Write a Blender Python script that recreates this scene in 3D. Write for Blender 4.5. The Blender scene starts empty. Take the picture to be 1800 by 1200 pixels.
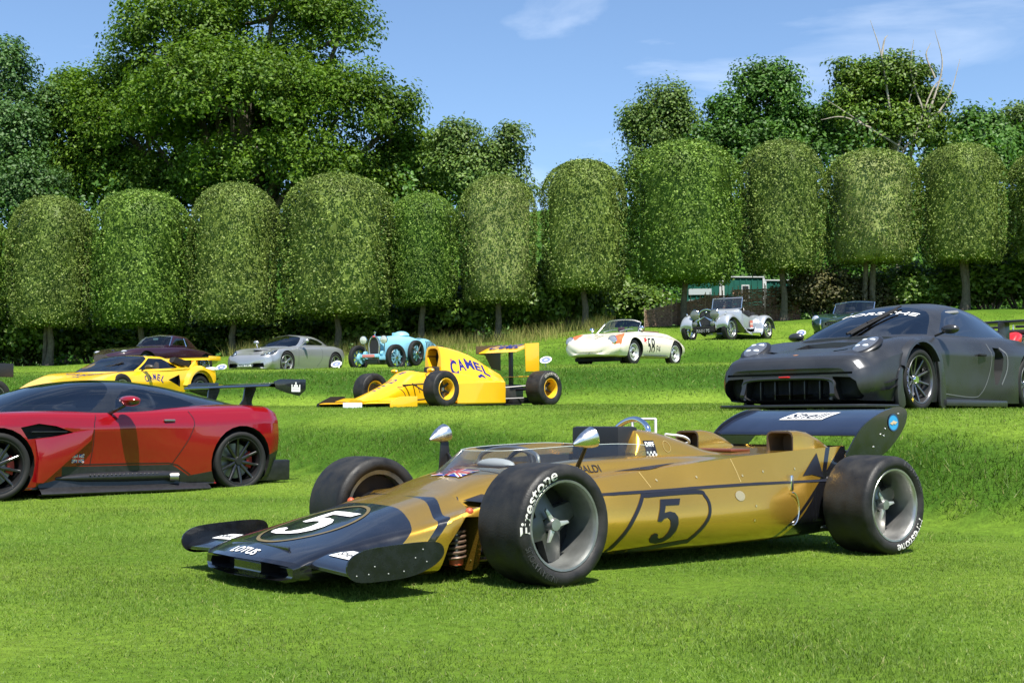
import bpy, bmesh, math, random
import numpy as np
from mathutils import Vector, Matrix
from mathutils.bvhtree import BVHTree

sc = bpy.context.scene
R = math.radians
# ---------------------------------------------------------------- camera
cam_d = bpy.data.cameras.new('camera')
cam_d.sensor_width = 36.0
cam_d.lens = 46.0
cam_d.clip_start = 0.05
cam_d.clip_end = 3000
cam = bpy.data.objects.new('camera', cam_d)
sc.collection.objects.link(cam)
cam.location = (0, 0, 0.765)
cam.rotation_euler = (R(90) + math.atan(145 / 2300), 0, 0)
sc.camera = cam
# ---------------------------------------------------------------- sky, sun, exposure
SUN = Vector((0.13, -0.45, 0.88)).normalized()
world = bpy.data.worlds.new('World')
sc.world = world
world.use_nodes = True
wn = world.node_tree
wn.nodes.clear()
sky = wn.nodes.new('ShaderNodeTexSky')
sky.sky_type = 'NISHITA'
sky.sun_disc = False
sky.sun_elevation = math.asin(SUN.z)
sky.sun_rotation = math.atan2(SUN.x, SUN.y)
sky.air_density = 1.0
sky.dust_density = 0.1
sky.ozone_density = 5.0
tc = wn.nodes.new('ShaderNodeTexCoord')
mp = wn.nodes.new('ShaderNodeMapping')
mp.inputs['Scale'].default_value = (1.6, 1.6, 7.5)
mp.inputs['Rotation'].default_value = (0.12, 0.22, 0.4)
cn = wn.nodes.new('ShaderNodeTexNoise')
cn.inputs['Scale'].default_value = 2.1
cn.inputs['Detail'].default_value = 7
cn.inputs['Roughness'].default_value = 0.55
cn.inputs['Distortion'].default_value = 0.6
cr_ = wn.nodes.new('ShaderNodeMapRange')
cr_.inputs['From Min'].default_value = 0.53
cr_.inputs['From Max'].default_value = 0.85
cr_.inputs['To Max'].default_value = 0.5
cm = wn.nodes.new('ShaderNodeMix')
cm.data_type = 'RGBA'
cm.inputs['B'].default_value = (7.6, 8.2, 9.0, 1)
bg = wn.nodes.new('ShaderNodeBackground')
bg.inputs['Strength'].default_value = 0.095
wo = wn.nodes.new('ShaderNodeOutputWorld')
wn.links.new(tc.outputs['Generated'], mp.inputs['Vector'])
wn.links.new(mp.outputs['Vector'], cn.inputs['Vector'])
wn.links.new(cn.outputs['Fac'], cr_.inputs['Value'])
wn.links.new(cr_.outputs['Result'], cm.inputs['Factor'])
wn.links.new(sky.outputs['Color'], cm.inputs['A'])
wn.links.new(cm.outputs['Result'], bg.inputs['Color'])
wn.links.new(bg.outputs['Background'], wo.inputs['Surface'])

sun_d = bpy.data.lights.new('sun', 'SUN')
sun_d.energy = 5.0
sun_d.angle = R(0.5)
sun_d.color = (1.0, 0.95, 0.86)
sun = bpy.data.objects.new('sun', sun_d)
sc.collection.objects.link(sun)
sun.rotation_euler = (-SUN).to_track_quat('-Z', 'Y').to_euler()
sun.location = SUN * 60

vs = sc.view_settings
vs.view_transform = 'Standard'
vs.look = 'None'
vs.gamma = 1.0
vs.use_curve_mapping = False
vs.exposure = 0.95
sc.cycles.max_bounces = 7
sc.cycles.transparent_max_bounces = 12
sc.cycles.diffuse_bounces = 3
sc.cycles.glossy_bounces = 3
sc.cycles.caustics_reflective = False
sc.cycles.caustics_refractive = False

rng = np.random.default_rng(7)
random.seed(7)
COL = sc.collection

# ================================================================ helpers: materials
MATS = {}
def _new(name):
    m = bpy.data.materials.new(name)
    m.use_nodes = True
    nt = m.node_tree
    return m, nt, nt.nodes['Principled BSDF']

def mat(name, col, rough=0.5, metal=0.0, coat=0.0, spec=0.5, var=0.0, vscale=8.0, rvar=0.0, bump=0.0, bscale=60.0, emit=None, coat_rough=0.03, flake=0.0):
    """plain principled surface with optional noise in colour, gloss and relief"""
    if name in MATS:
        return MATS[name]
    m, nt, b = _new(name)
    b.inputs['Base Color'].default_value = (*col, 1)
    b.inputs['Roughness'].default_value = rough
    b.inputs['Metallic'].default_value = metal
    b.inputs['Coat Weight'].default_value = coat
    b.inputs['Coat Roughness'].default_value = coat_rough
    b.inputs['Specular IOR Level'].default_value = spec
    if var or rvar or bump:
        t = nt.nodes.new('ShaderNodeTexCoord')
    if var or rvar:
        n = nt.nodes.new('ShaderNodeTexNoise')
        n.inputs['Scale'].default_value = vscale
        n.inputs['Detail'].default_value = 6
        nt.links.new(t.outputs['Object'], n.inputs['Vector'])
        if var:
            mr = nt.nodes.new('ShaderNodeMapRange')
            mr.inputs['From Min'].default_value = 0.3
            mr.inputs['From Max'].default_value = 0.7
            mr.inputs['To Min'].default_value = 1 - var
            mr.inputs['To Max'].default_value = 1 + var
            nt.links.new(n.outputs['Fac'], mr.inputs['Value'])
            mx = nt.nodes.new('ShaderNodeMix')
            mx.data_type = 'RGBA'
            mx.blend_type = 'MULTIPLY'
            mx.inputs['Factor'].default_value = 1
            mx.inputs['A'].default_value = (*col, 1)
            nt.links.new(mr.outputs['Result'], mx.inputs['B'])
            nt.links.new(mx.outputs['Result'], b.inputs['Base Color'])
        if rvar:
            mr = nt.nodes.new('ShaderNodeMapRange')
            mr.inputs['From Min'].default_value = 0.35
            mr.inputs['From Max'].default_value = 0.65
            mr.inputs['To Min'].default_value = max(0, rough - rvar)
            mr.inputs['To Max'].default_value = rough + rvar
            nt.links.new(n.outputs['Fac'], mr.inputs['Value'])
            nt.links.new(mr.outputs['Result'], b.inputs['Roughness'])
    if bump:
        n2 = nt.nodes.new('ShaderNodeTexNoise')
        n2.inputs['Scale'].default_value = bscale
        n2.inputs['Detail'].default_value = 4
        nt.links.new(t.outputs['Object'], n2.inputs['Vector'])
        bp = nt.nodes.new('ShaderNodeBump')
        bp.inputs['Strength'].default_value = bump
        bp.inputs['Distance'].default_value = 0.01
        nt.links.new(n2.outputs['Fac'], bp.inputs['Height'])
        nt.links.new(bp.outputs['Normal'], b.inputs['Normal'])
    MATS[name] = m
    return m

def glass(name, tint=(0.8, 0.85, 0.85), refl=0.06, rough=0.01, haze=0.0):
    """thin pane: clear or tinted transmission with a fresnel reflection"""
    if name in MATS:
        return MATS[name]
    m, nt, b = _new(name)
    nt.nodes.remove(b)
    tr = nt.nodes.new('ShaderNodeBsdfTransparent')
    tr.inputs['Color'].default_value = (*tint, 1)
    gl = nt.nodes.new('ShaderNodeBsdfGlossy')
    gl.inputs['Roughness'].default_value = rough
    lw = nt.nodes.new('ShaderNodeFresnel')
    lw.inputs['IOR'].default_value = 1.5
    mr = nt.nodes.new('ShaderNodeMapRange')
    mr.inputs['From Min'].default_value = 0.04
    mr.inputs['To Min'].default_value = refl
    mr.inputs['To Max'].default_value = 1.0
    mx = nt.nodes.new('ShaderNodeMixShader')
    nt.links.new(lw.outputs['Fac'], mr.inputs['Value'])
    nt.links.new(mr.outputs['Result'], mx.inputs['Fac'])
    nt.links.new(tr.outputs[0], mx.inputs[1])
    nt.links.new(gl.outputs[0], mx.inputs[2])
    if haze:
        df = nt.nodes.new('ShaderNodeBsdfTranslucent')
        df.inputs['Color'].default_value = (.8, .85, .85, 1)
        m2 = nt.nodes.new('ShaderNodeMixShader')
        m2.inputs['Fac'].default_value = haze
        nt.links.new(mx.outputs[0], m2.inputs[1]); nt.links.new(df.outputs[0], m2.inputs[2])
        mx = m2
    nt.links.new(mx.outputs[0], nt.nodes['Material Output'].inputs['Surface'])
    MATS[name] = m
    return m

def leaf_mat(name, c1, c2, trans=0.35, rough=0.45, big=0.25, gloss=0.25, c3=None, dry=None, amp=0.27):
    """leaf or blade: colour differs from leaf to leaf, some light passes through"""
    if name in MATS:
        return MATS[name]
    m, nt, b = _new(name)
    g = nt.nodes.new('ShaderNodeNewGeometry')
    rp = nt.nodes.new('ShaderNodeValToRGB')
    rp.color_ramp.elements[0].color = (*c1, 1)
    rp.color_ramp.elements[1].color = (*c2, 1)
    if c3:
        e = rp.color_ramp.elements.new(0.92)
        e.color = (*c2, 1)
        rp.color_ramp.elements[2].color = (*c3, 1)
    nt.links.new(g.outputs['Random Per Island'], rp.inputs['Fac'])
    n = nt.nodes.new('ShaderNodeTexNoise')
    n.inputs['Scale'].default_value = big
    n.inputs['Detail'].default_value = 3
    nt.links.new(g.outputs['Position'], n.inputs['Vector'])
    mr = nt.nodes.new('ShaderNodeMapRange')
    mr.inputs['From Min'].default_value = 0.3
    mr.inputs['From Max'].default_value = 0.7
    mr.inputs['To Min'].default_value = 1 - amp
    mr.inputs['To Max'].default_value = 1 + amp
    nt.links.new(n.outputs['Fac'], mr.inputs['Value'])
    mx = nt.nodes.new('ShaderNodeMix')
    mx.data_type = 'RGBA'
    mx.blend_type = 'MULTIPLY'
    mx.inputs['Factor'].default_value = 1
    nt.links.new(rp.outputs['Color'], mx.inputs['A'])
    nt.links.new(mr.outputs['Result'], mx.inputs['B'])
    if dry:
        n3 = nt.nodes.new('ShaderNodeTexNoise')
        n3.inputs['Scale'].default_value = 0.55
        n3.inputs['Detail'].default_value = 6
        n3.inputs['Roughness'].default_value = 0.65
        nt.links.new(g.outputs['Position'], n3.inputs['Vector'])
        m3 = nt.nodes.new('ShaderNodeMapRange')
        m3.inputs['From Min'].default_value = 0.50
        m3.inputs['From Max'].default_value = 0.75
        m3.inputs['To Max'].default_value = 0.75
        nt.links.new(n3.outputs['Fac'], m3.inputs['Value'])
        dm = nt.nodes.new('ShaderNodeMix')
        dm.data_type = 'RGBA'
        dm.inputs['B'].default_value = (*dry, 1)
        nt.links.new(m3.outputs['Result'], dm.inputs['Factor'])
        nt.links.new(mx.outputs['Result'], dm.inputs['A'])
        mx = dm
    nt.links.new(mx.outputs['Result'], b.inputs['Base Color'])
    b.inputs['Roughness'].default_value = rough
    b.inputs['Specular IOR Level'].default_value = gloss
    tl = nt.nodes.new('ShaderNodeBsdfTranslucent')
    br = nt.nodes.new('ShaderNodeMix')
    br.data_type = 'RGBA'
    br.blend_type = 'MULTIPLY'
    br.inputs['Factor'].default_value = 1
    br.inputs['B'].default_value = (1.25, 1.35, 0.55, 1)
    nt.links.new(mx.outputs['Result'], br.inputs['A'])
    nt.links.new(br.outputs['Result'], tl.inputs['Color'])
    ms = nt.nodes.new('ShaderNodeMixShader')
    ms.inputs['Fac'].default_value = trans
    nt.links.new(b.outputs[0], ms.inputs[1])
    nt.links.new(tl.outputs[0], ms.inputs[2])
    nt.links.new(ms.outputs[0], nt.nodes['Material Output'].inputs['Surface'])
    MATS[name] = m
    return m

# ================================================================ helpers: objects
def tag(o, label=None, cat=None, group=None, kind=None):
    if label: o['label'] = label
    if cat: o['category'] = cat
    if group: o['group'] = group
    if kind: o['kind'] = kind
    return o

def empty(name, loc=(0, 0, 0), rot=(0, 0, 0), parent=None, scale=None):
    o = bpy.data.objects.new(name, None)
    o.empty_display_size = 0.2
    COL.objects.link(o)
    o.location = loc
    o.rotation_euler = rot
    if scale: o.scale = scale
    o.parent = parent
    return o

def link(name, me, parent=None, mats=None):
    o = bpy.data.objects.new(name, me)
    COL.objects.link(o)
    o.parent = parent
    if mats:
        for m in (mats if isinstance(mats, (list, tuple)) else [mats]):
            me.materials.append(m)
    return o

def obj(name, bm, mats, parent=None, smooth=True, angle=38, loc=None, rot=None):
    me = bpy.data.meshes.new(name)
    bm.normal_update()
    bm.to_mesh(me)
    bm.free()
    if smooth:
        me.polygons.foreach_set('use_smooth', [True] * len(me.polygons))
        me.set_sharp_from_angle(angle=R(angle))
    o = link(name, me, parent, mats)
    if loc is not None: o.location = loc
    if rot is not None: o.rotation_euler = rot
    return o

def np_mesh(name, v, f, mats=None, parent=None, smooth=False):
    me = bpy.data.meshes.new(name)
    v = np.ascontiguousarray(v, dtype=np.float32)
    f = np.ascontiguousarray(f, dtype=np.int32)
    k = f.shape[1]
    me.vertices.add(len(v))
    me.vertices.foreach_set('co', v.ravel())
    me.loops.add(f.size)
    me.loops.foreach_set('vertex_index', f.ravel())
    me.polygons.add(len(f))
    me.polygons.foreach_set('loop_start', np.arange(len(f), dtype=np.int32) * k)
    if smooth:
        me.polygons.foreach_set('use_smooth', np.ones(len(f), dtype=bool))
    me.update(calc_edges=True)
    me.validate()
    return link(name, me, parent, mats)

def copy_tree(o, parent=None):
    c = o.copy()
    COL.objects.link(c)
    c.parent = parent
    for ch in list(o.children):
        copy_tree(ch, c)
    return c

# ---- bmesh pieces
def B():
    return bmesh.new()

def add_box(bm, x0, x1, y0, y1, z0, z1, bev=0.0, mi=0):
    r = bmesh.ops.create_cube(bm, size=1)
    vs_ = r['verts']
    for v in vs_:
        v.co = Vector(((x0 + x1) / 2 + v.co.x * (x1 - x0), (y0 + y1) / 2 + v.co.y * (y1 - y0), (z0 + z1) / 2 + v.co.z * (z1 - z0)))
    fs = list({f for v in vs_ for f in v.link_faces})
    for f in fs: f.material_index = mi
    if bev:
        es = list({e for v in vs_ for e in v.link_edges})
        bmesh.ops.bevel(bm, geom=es, offset=bev, segments=2, affect='EDGES', profile=0.6)
    return bm

def add_tube(bm, pts, r, n=8, cap=True, mi=0):
    """round bar through points; r is one radius or one per point"""
    pts = [Vector(p) for p in pts]
    rs = [r] * len(pts) if not isinstance(r, (list, tuple)) else list(r)
    rings = []
    up = None
    for i, p in enumerate(pts):
        d = (pts[min(i + 1, len(pts) - 1)] - pts[max(i - 1, 0)]).normalized()
        if up is None:
            up = Vector((0, 0, 1)) if abs(d.z) < 0.9 else Vector((1, 0, 0))
        a = d.cross(up)
        if a.length < 1e-5: a = d.orthogonal()
        a.normalize()
        b = a.cross(d).normalized()
        up = b
        rings.append([bm.verts.new(p + (a * math.cos(t) + b * math.sin(t)) * rs[i]) for t in [2 * math.pi * k / n for k in range(n)]])
    for i in range(len(rings) - 1):
        for k in range(n):
            f = bm.faces.new((rings[i][k], rings[i][(k + 1) % n], rings[i + 1][(k + 1) % n], rings[i + 1][k]))
            f.material_index = mi
    if cap:
        for ring in (rings[0][::-1], rings[-1]):
            f = bm.faces.new(ring)
            f.material_index = mi
    return bm

def add_lathe(bm, prof, n=32, axis='y', c=(0, 0, 0), mi=0, a0=0.0, a1=2 * math.pi):
    """spin profile [(offset along axis, radius)] around axis through c"""
    full = abs(a1 - a0 - 2 * math.pi) < 1e-6
    m = n if full else n + 1
    rings = []
    for o, r in prof:
        ring = []
        for k in range(m):
            t = a0 + (a1 - a0) * k / n
            u, w = r * math.cos(t), r * math.sin(t)
            if axis == 'y': p = (c[0] + u, c[1] + o, c[2] + w)
            elif axis == 'x': p = (c[0] + o, c[1] + u, c[2] + w)
            else: p = (c[0] + u, c[1] + w, c[2] + o)
            ring.append(bm.verts.new(p))
        rings.append(ring)
    for i in range(len(rings) - 1):
        for k in range(m if full else m - 1):
            q = (k + 1) % m
            try:
                f = bm.faces.new((rings[i][k], rings[i][q], rings[i + 1][q], rings[i + 1][k]))
                f.material_index = mi
            except ValueError:
                pass
    return bm

def add_ball(bm, c, r, n=16, mi=0):
    rr = r if isinstance(r, (tuple, list)) else (r, r, r)
    g = bmesh.ops.create_uvsphere(bm, u_segments=n, v_segments=max(6, n // 2), radius=1)
    for v in g['verts']:
        v.co = Vector((c[0] + v.co.x * rr[0], c[1] + v.co.y * rr[1], c[2] + v.co.z * rr[2]))
        for f in v.link_faces: f.material_index = mi
    return bm

def add_prism(bm, poly, ax, a0, a1, mi=0, bev=0.0):
    """flat outline [(u,v)] given thickness along ax: y -> (x,z), x -> (y,z), z -> (x,y)"""
    def P(u, v, w):
        return (u, w, v) if ax == 'y' else (w, u, v) if ax == 'x' else (u, v, w)
    A = [bm.verts.new(P(u, v, a0)) for u, v in poly]
    C = [bm.verts.new(P(u, v, a1)) for u, v in poly]
    n = len(poly)
    fs = [bm.faces.new(A[::-1]), bm.faces.new(C)]
    for i in range(n):
        fs.append(bm.faces.new((A[i], A[(i + 1) % n], C[(i + 1) % n], C[i])))
    for f in fs: f.material_index = mi
    bmesh.ops.recalc_face_normals(bm, faces=fs)
    if bev:
        es = [e for e in set(fs[0].edges) | set(fs[1].edges)]
        bmesh.ops.bevel(bm, geom=es, offset=bev, segments=2, affect='EDGES', profile=0.6)
    return bm

def add_grid(bm, rows, mi=0, close_u=False):
    """quad sheet through rows of points"""
    V = [[bm.verts.new(p) for p in r] for r in rows]
    out = []
    for i in range(len(V) - 1):
        k = len(V[i])
        for j in range(k if close_u else k - 1):
            f = bm.faces.new((V[i][j], V[i][(j + 1) % k], V[i + 1][(j + 1) % k], V[i + 1][j]))
            f.material_index = mi
            out.append(f)
    return V, out

def crv(pts, m=6, closed=False):
    """catmull-rom through 2-D or 3-D points"""
    P = [np.array(p, float) for p in pts]
    n = len(P)
    out = []
    segs = n if closed else n - 1
    for i in range(segs):
        p1, p2 = P[i], P[(i + 1) % n]
        p0 = P[i - 1] if (closed or i > 0) else 2 * p1 - p2
        p3 = P[(i + 2) % n] if (closed or i + 2 < n) else 2 * p2 - p1
        for k in range(m):
            t = k / m
            out.append(0.5 * ((2 * p1) + (p2 - p0) * t + (2 * p0 - 5 * p1 + 4 * p2 - p3) * t * t + (3 * p1 - p0 - 3 * p2 + p3) * t ** 3))
    if not closed: out.append(P[-1])
    return [tuple(float(c) for c in p) for p in out]

def pchip(xs, Y, q):
    """monotone cubic along the first axis; Y is (n, ...)"""
    xs = np.asarray(xs, float); Y = np.asarray(Y, float); q = np.asarray(q, float)
    h = np.diff(xs)
    sh = (-1,) + (1,) * (Y.ndim - 1)
    d = np.diff(Y, axis=0) / h.reshape(sh)
    n = len(xs)
    m = np.zeros_like(Y)
    if n == 2:
        m[0] = m[1] = d[0]
    else:
        for i in range(1, n - 1):
            w1, w2 = 2 * h[i] + h[i - 1], h[i] + 2 * h[i - 1]
            ok = d[i - 1] * d[i] > 0
            with np.errstate(divide='ignore', invalid='ignore'):
                hm = (w1 + w2) / (w1 / d[i - 1] + w2 / d[i])
            m[i] = np.where(ok, hm, 0)
        m[0] = d[0]; m[-1] = d[-1]
    i = np.clip(np.searchsorted(xs, q, side='right') - 1, 0, n - 2)
    t = ((q - xs[i]) / h[i]).reshape(sh)
    hh = h[i].reshape(sh)
    return ((2 * t**3 - 3 * t**2 + 1) * Y[i] + (t**3 - 2 * t**2 + t) * hh * m[i] + (-2 * t**3 + 3 * t**2) * Y[i + 1] + (t**3 - t**2) * hh * m[i + 1])

class Shell:
    """body surface lofted through half sections [(x, [(y, z[, dx]), ...])], mirrored in y.
    Regions are cut out of it with crisp edges, then handed out as parts."""
    def __init__(s, secs, brk=(), m=4, nx=60, cap=True, mirror=True, nose=None, tail=None):
        secs = sorted(secs, key=lambda a: a[0])
        for end, sgn in ((nose, 1), (tail, -1)):
            if not end: continue
            # round off the end: (length, centre height, fullness)
            ln, zc, pw = end[:3]; zk = end[3] if len(end) > 3 else 0.0; yk = end[4] if len(end) > 4 else .35
            x0, P0 = secs[-1] if sgn > 0 else secs[0]
            for t in (.2, .4, .6, .76, .88, .95, .985, .998):
                k = (1 - t ** pw) ** (1 / pw)
                secs.append((x0 + sgn * ln * t, [(p[0] * (yk + (1 - yk) * k), zc + (p[1] - zc) * (zk + (1 - zk) * k), (p[2] if len(p) > 2 else 0.0) * (.6 + .4 * k)) for p in P0]))
            secs.sort(key=lambda a: a[0])
        xs = [a[0] for a in secs]
        Y = np.array([[(p[0], p[1], p[2] if len(p) > 2 else 0.0) for p in a[1]] for a in secs])
        q = np.unique(np.concatenate([np.linspace(xs[0], xs[-1], nx), xs]).round(4))
        C = pchip(xs, Y, q)
        K = Y.shape[1]
        cuts = [0] + sorted(brk) + [K - 1]
        s.bm = bmesh.new()
        rows = []
        for xq, ctl in zip(q, C):
            pts = []
            for a, b in zip(cuts[:-1], cuts[1:]):
                seg = crv([tuple(c) for c in ctl[a:b + 1]], m) if b - a > 1 else [tuple(ctl[a] + (ctl[b] - ctl[a]) * k / m) for k in range(m + 1)]
                pts += seg if not pts else seg[1:]
            rows.append([(xq + d, max(y, 0.0) if mirror else y, z) for y, z, d in pts])
        V, fs = add_grid(s.bm, rows)
        if mirror:
            V2, fs2 = add_grid(s.bm, [[(x, -y, z) for x, y, z in r] for r in rows])
            bmesh.ops.reverse_faces(s.bm, faces=fs2)
            if cap:
                for A, C2 in ((V[0], V2[0]), (V[-1], V2[-1])):
                    for j in range(len(A) - 1):
                        vs_ = (A[j], A[j + 1], C2[j + 1], C2[j])
                        if A[j].co.y + A[j + 1].co.y > 1e-6:
                            s.bm.faces.new(vs_)
            bmesh.ops.remove_doubles(s.bm, verts=s.bm.verts[:], dist=1e-5)
            bmesh.ops.dissolve_degenerate(s.bm, dist=1e-6, edges=s.bm.edges[:])
        bmesh.ops.recalc_face_normals(s.bm, faces=s.bm.faces[:])
        s.pl = s.bm.faces.layers.int.new('part')
        s.names = ['body']
        s.mats = []
        s._bvh = None
    def mi(s, m):
        if m not in s.mats: s.mats.append(m)
        return s.mats.index(m)
    def paint(s, m):
        k = s.mi(m)
        for f in s.bm.faces: f.material_index = k
    def bvh(s):
        if s._bvh is None:
            s._bvh = BVHTree.FromBMesh(s.bm)
        return s._bvh
    def cut(s, poly, ax='y', cond=None):
        """faces inside convex outline poly seen along ax, after cutting along its edges"""
        bm = s.bm
        ar = sum(poly[i][0] * poly[(i + 1) % len(poly)][1] - poly[(i + 1) % len(poly)][0] * poly[i][1] for i in range(len(poly)))
        if ar < 0: poly = poly[::-1]
        iu, iv = {'y': (0, 2), 'x': (1, 2), 'z': (0, 1)}[ax]
        u0, u1 = min(p[0] for p in poly), max(p[0] for p in poly)
        v0, v1 = min(p[1] for p in poly), max(p[1] for p in poly)
        cand = []
        for f in bm.faces:
            us = [v.co[iu] for v in f.verts]; vv = [v.co[iv] for v in f.verts]
            if max(us) < u0 or min(us) > u1 or max(vv) < v0 or min(vv) > v1: continue
            if cond and not cond(f.calc_center_median(), f.normal): continue
            cand.append(f)
        for i in range(len(poly)):
            if not cand: break
            p, q = poly[i], poly[(i + 1) % len(poly)]
            nu, nv = -(q[1] - p[1]), q[0] - p[0]
            L = math.hypot(nu, nv)
            if L < 1e-9: continue
            co = [0, 0, 0]; no = [0, 0, 0]
            co[iu], co[iv] = p; no[iu], no[iv] = nu / L, nv / L
            geom = list({v for f in cand for v in f.verts}) + list({e for f in cand for e in f.edges}) + cand
            r = bmesh.ops.bisect_plane(bm, geom=geom, dist=1e-6, plane_co=co, plane_no=no)
            co = Vector(co); no = Vector(no)
            cand = [g for g in r['geom'] if isinstance(g, bmesh.types.BMFace) and g.is_valid and (g.calc_center_median() - co).dot(no) > 0]
        s._bvh = None
        return cand
    def region(s, polys, m, ax='y', cond=None, part=None):
        """paint or part: region inside one or several convex outlines"""
        if not isinstance(polys[0][0], (tuple, list)): polys = [polys]
        out = []
        for p in polys:
            out += s.cut(p, ax, cond)
        k = s.mi(m)
        pi = 0
        if part:
            if part not in s.names: s.names.append(part)
            pi = s.names.index(part)
        for f in out:
            if not f.is_valid: continue
            f.material_index = k
            if part: f[s.pl] = pi
        return [f for f in out if f.is_valid]
    def recess(s, faces, vec, wall=None, floor=None, part=None, scale=1.0):
        """push a cut region along vec, leaving walls"""
        if not faces: return []
        r = bmesh.ops.extrude_face_region(s.bm, geom=faces)
        nf = [g for g in r['geom'] if isinstance(g, bmesh.types.BMFace)]
        nv = [g for g in r['geom'] if isinstance(g, bmesh.types.BMVert)]
        old = [f for f in faces if f.is_valid]
        if old: bmesh.ops.delete(s.bm, geom=old, context='FACES_ONLY')
        v = Vector(vec)
        c = sum((x.co for x in nv), Vector()) / max(1, len(nv))
        for x in nv: x.co = c + (x.co - c) * scale + v
        pi = None
        if part:
            if part not in s.names: s.names.append(part)
            pi = s.names.index(part)
        fl = set(nf)
        side = {f for x in nv for f in x.link_faces} - fl
        for f in side:
            if wall: f.material_index = s.mi(wall)
            if pi is not None: f[s.pl] = pi
        for f in nf:
            if floor: f.material_index = s.mi(floor)
            if pi is not None: f[s.pl] = pi
        s._bvh = None
        return nf
    def open_(s, faces):
        bmesh.ops.delete(s.bm, geom=[f for f in faces if f.is_valid], context='FACES')
        s._bvh = None
    def finish(s, parent, rename=None, angle=35, body='body'):
        """one object per part; normals are shared so that shading runs on across part edges"""
        bm = s.bm
        bm.normal_update()
        s.bvh()
        ca = math.cos(R(angle))
        groups = {}
        for f in bm.faces: groups.setdefault(f[s.pl], []).append(f)
        area = {}
        for f in bm.faces: area[f.index if False else f] = f.calc_area()
        out = {}
        for pi, fs in groups.items():
            nm = s.names[pi]
            if nm == 'body': nm = body
            vm = {}
            co = []; faces = []; nrm = []; mis = []
            for f in fs:
                idx = []
                for v in f.verts:
                    if v not in vm:
                        vm[v] = len(co); co.append(v.co[:])
                    idx.append(vm[v])
                    n = Vector()
                    for g in v.link_faces:
                        if g.normal.dot(f.normal) > ca: n += g.normal * area[g]
                    nrm.append(n.normalized()[:] if n.length > 0 else f.normal[:])
                faces.append(idx); mis.append(f.material_index)
            me = bpy.data.meshes.new(nm)
            me.from_pydata(co, [], faces)
            used = sorted(set(mis))
            for k in used: me.materials.append(s.mats[k])
            me.polygons.foreach_set('material_index', [used.index(k) for k in mis])
            me.polygons.foreach_set('use_smooth', [True] * len(me.polygons))
            me.update()
            me.normals_split_custom_set(nrm)
            o = link(nm, me, parent)
            out[s.names[pi]] = o
        s.out = out
        return out

# ---- prints and ribbons laid on a surface
FONT_CACHE = {}
def text_tris(txt, bold=0.0, shear=0.0, seg=0.03, height=1.0, width=None):
    """flat triangles of a word, centred, given height (and width)"""
    key = (txt, bold, shear)
    if key not in FONT_CACHE:
        cu = bpy.data.curves.new('lettering', 'FONT')
        cu.body = txt
        cu.offset = bold
        cu.shear = shear
        cu.resolution_u = 3
        o = bpy.data.objects.new('lettering', cu)
        me = o.to_mesh()
        me.calc_loop_triangles()
        v = np.array([p.co[:2] for p in me.vertices])
        t = [tuple(l.vertices) for l in me.loop_triangles]
        o.to_mesh_clear()
        bpy.data.objects.remove(o)
        bpy.data.curves.remove(cu)
        FONT_CACHE[key] = (v, t)
    v, t = FONT_CACHE[key]
    lo, hi = v.min(0), v.max(0)
    w = (v - (lo + hi) / 2) / (hi[1] - lo[1]) * height
    if width: w[:, 0] *= width / (w[:, 0].max() - w[:, 0].min())
    return [tuple(map(tuple, w[list(k)])) for k in t]

def poly_tris(pts):
    """triangles of a simple outline"""
    from mathutils.geometry import tessellate_polygon
    t = tessellate_polygon([[Vector((p[0], p[1], 0)) for p in pts]])
    return [tuple((pts[i][0], pts[i][1]) for i in k) for k in t]

def ring_tris(o, i):
    out = []
    n = len(o)
    for k in range(n):
        q = (k + 1) % n
        out += [(o[k], o[q], i[q]), (o[k], i[q], i[k])]
    return out

def ell(rx, ry, n=32, c=(0, 0)):
    return [(c[0] + rx * math.cos(2 * math.pi * k / n), c[1] + ry * math.sin(2 * math.pi * k / n)) for k in range(n)]

def warp(tris, fn):
    return [tuple(fn(*p) for p in t) for t in tris]

def decal(name, tris, frame, bvhs, m, parent, eps=0.003, seg=0.04, back=0.5):
    """print lying on a surface: frame = (origin, U, V); each point is dropped along -U x V onto the surface"""
    o, U, V = (Vector(a) for a in frame)
    U.normalize(); V.normalize()
    N = U.cross(V).normalized()
    if not isinstance(bvhs, (list, tuple)): bvhs = [bvhs]
    bm = bmesh.new()
    cache = {}
    for t in tris:
        vs_ = []
        for p in t:
            k = (round(p[0], 5), round(p[1], 5))
            if k not in cache: cache[k] = bm.verts.new((k[0], k[1], 0))
            vs_.append(cache[k])
        if len(set(vs_)) < 3: continue
        try: bm.faces.new(vs_)
        except ValueError: pass
    for _ in range(5):
        es = [e for e in bm.edges if e.calc_length() > seg]
        if not es: break
        bmesh.ops.subdivide_edges(bm, edges=es, cuts=1)
        bmesh.ops.triangulate(bm, faces=[f for f in bm.faces if len(f.verts) > 3])
    dead = []
    for v in bm.verts:
        p = o + U * v.co.x + V * v.co.y
        best = None
        for b in bvhs:
            h = b.ray_cast(p + N * back, -N, back * 2)
            if h[0] is not None and (best is None or h[3] < best[3]): best = h
        if best is None:
            dead.append(v)
        else:
            n = best[1] if best[1].dot(N) > 0 else -best[1]
            v.co = best[0] + n * eps
    if dead: bmesh.ops.delete(bm, geom=dead, context='VERTS')
    if not bm.faces:
        bm.free(); return None
    for f in bm.faces:
        f.normal_update()
        if f.normal.dot(N) < 0: f.normal_flip()
    return obj(name, bm, m, parent)

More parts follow.
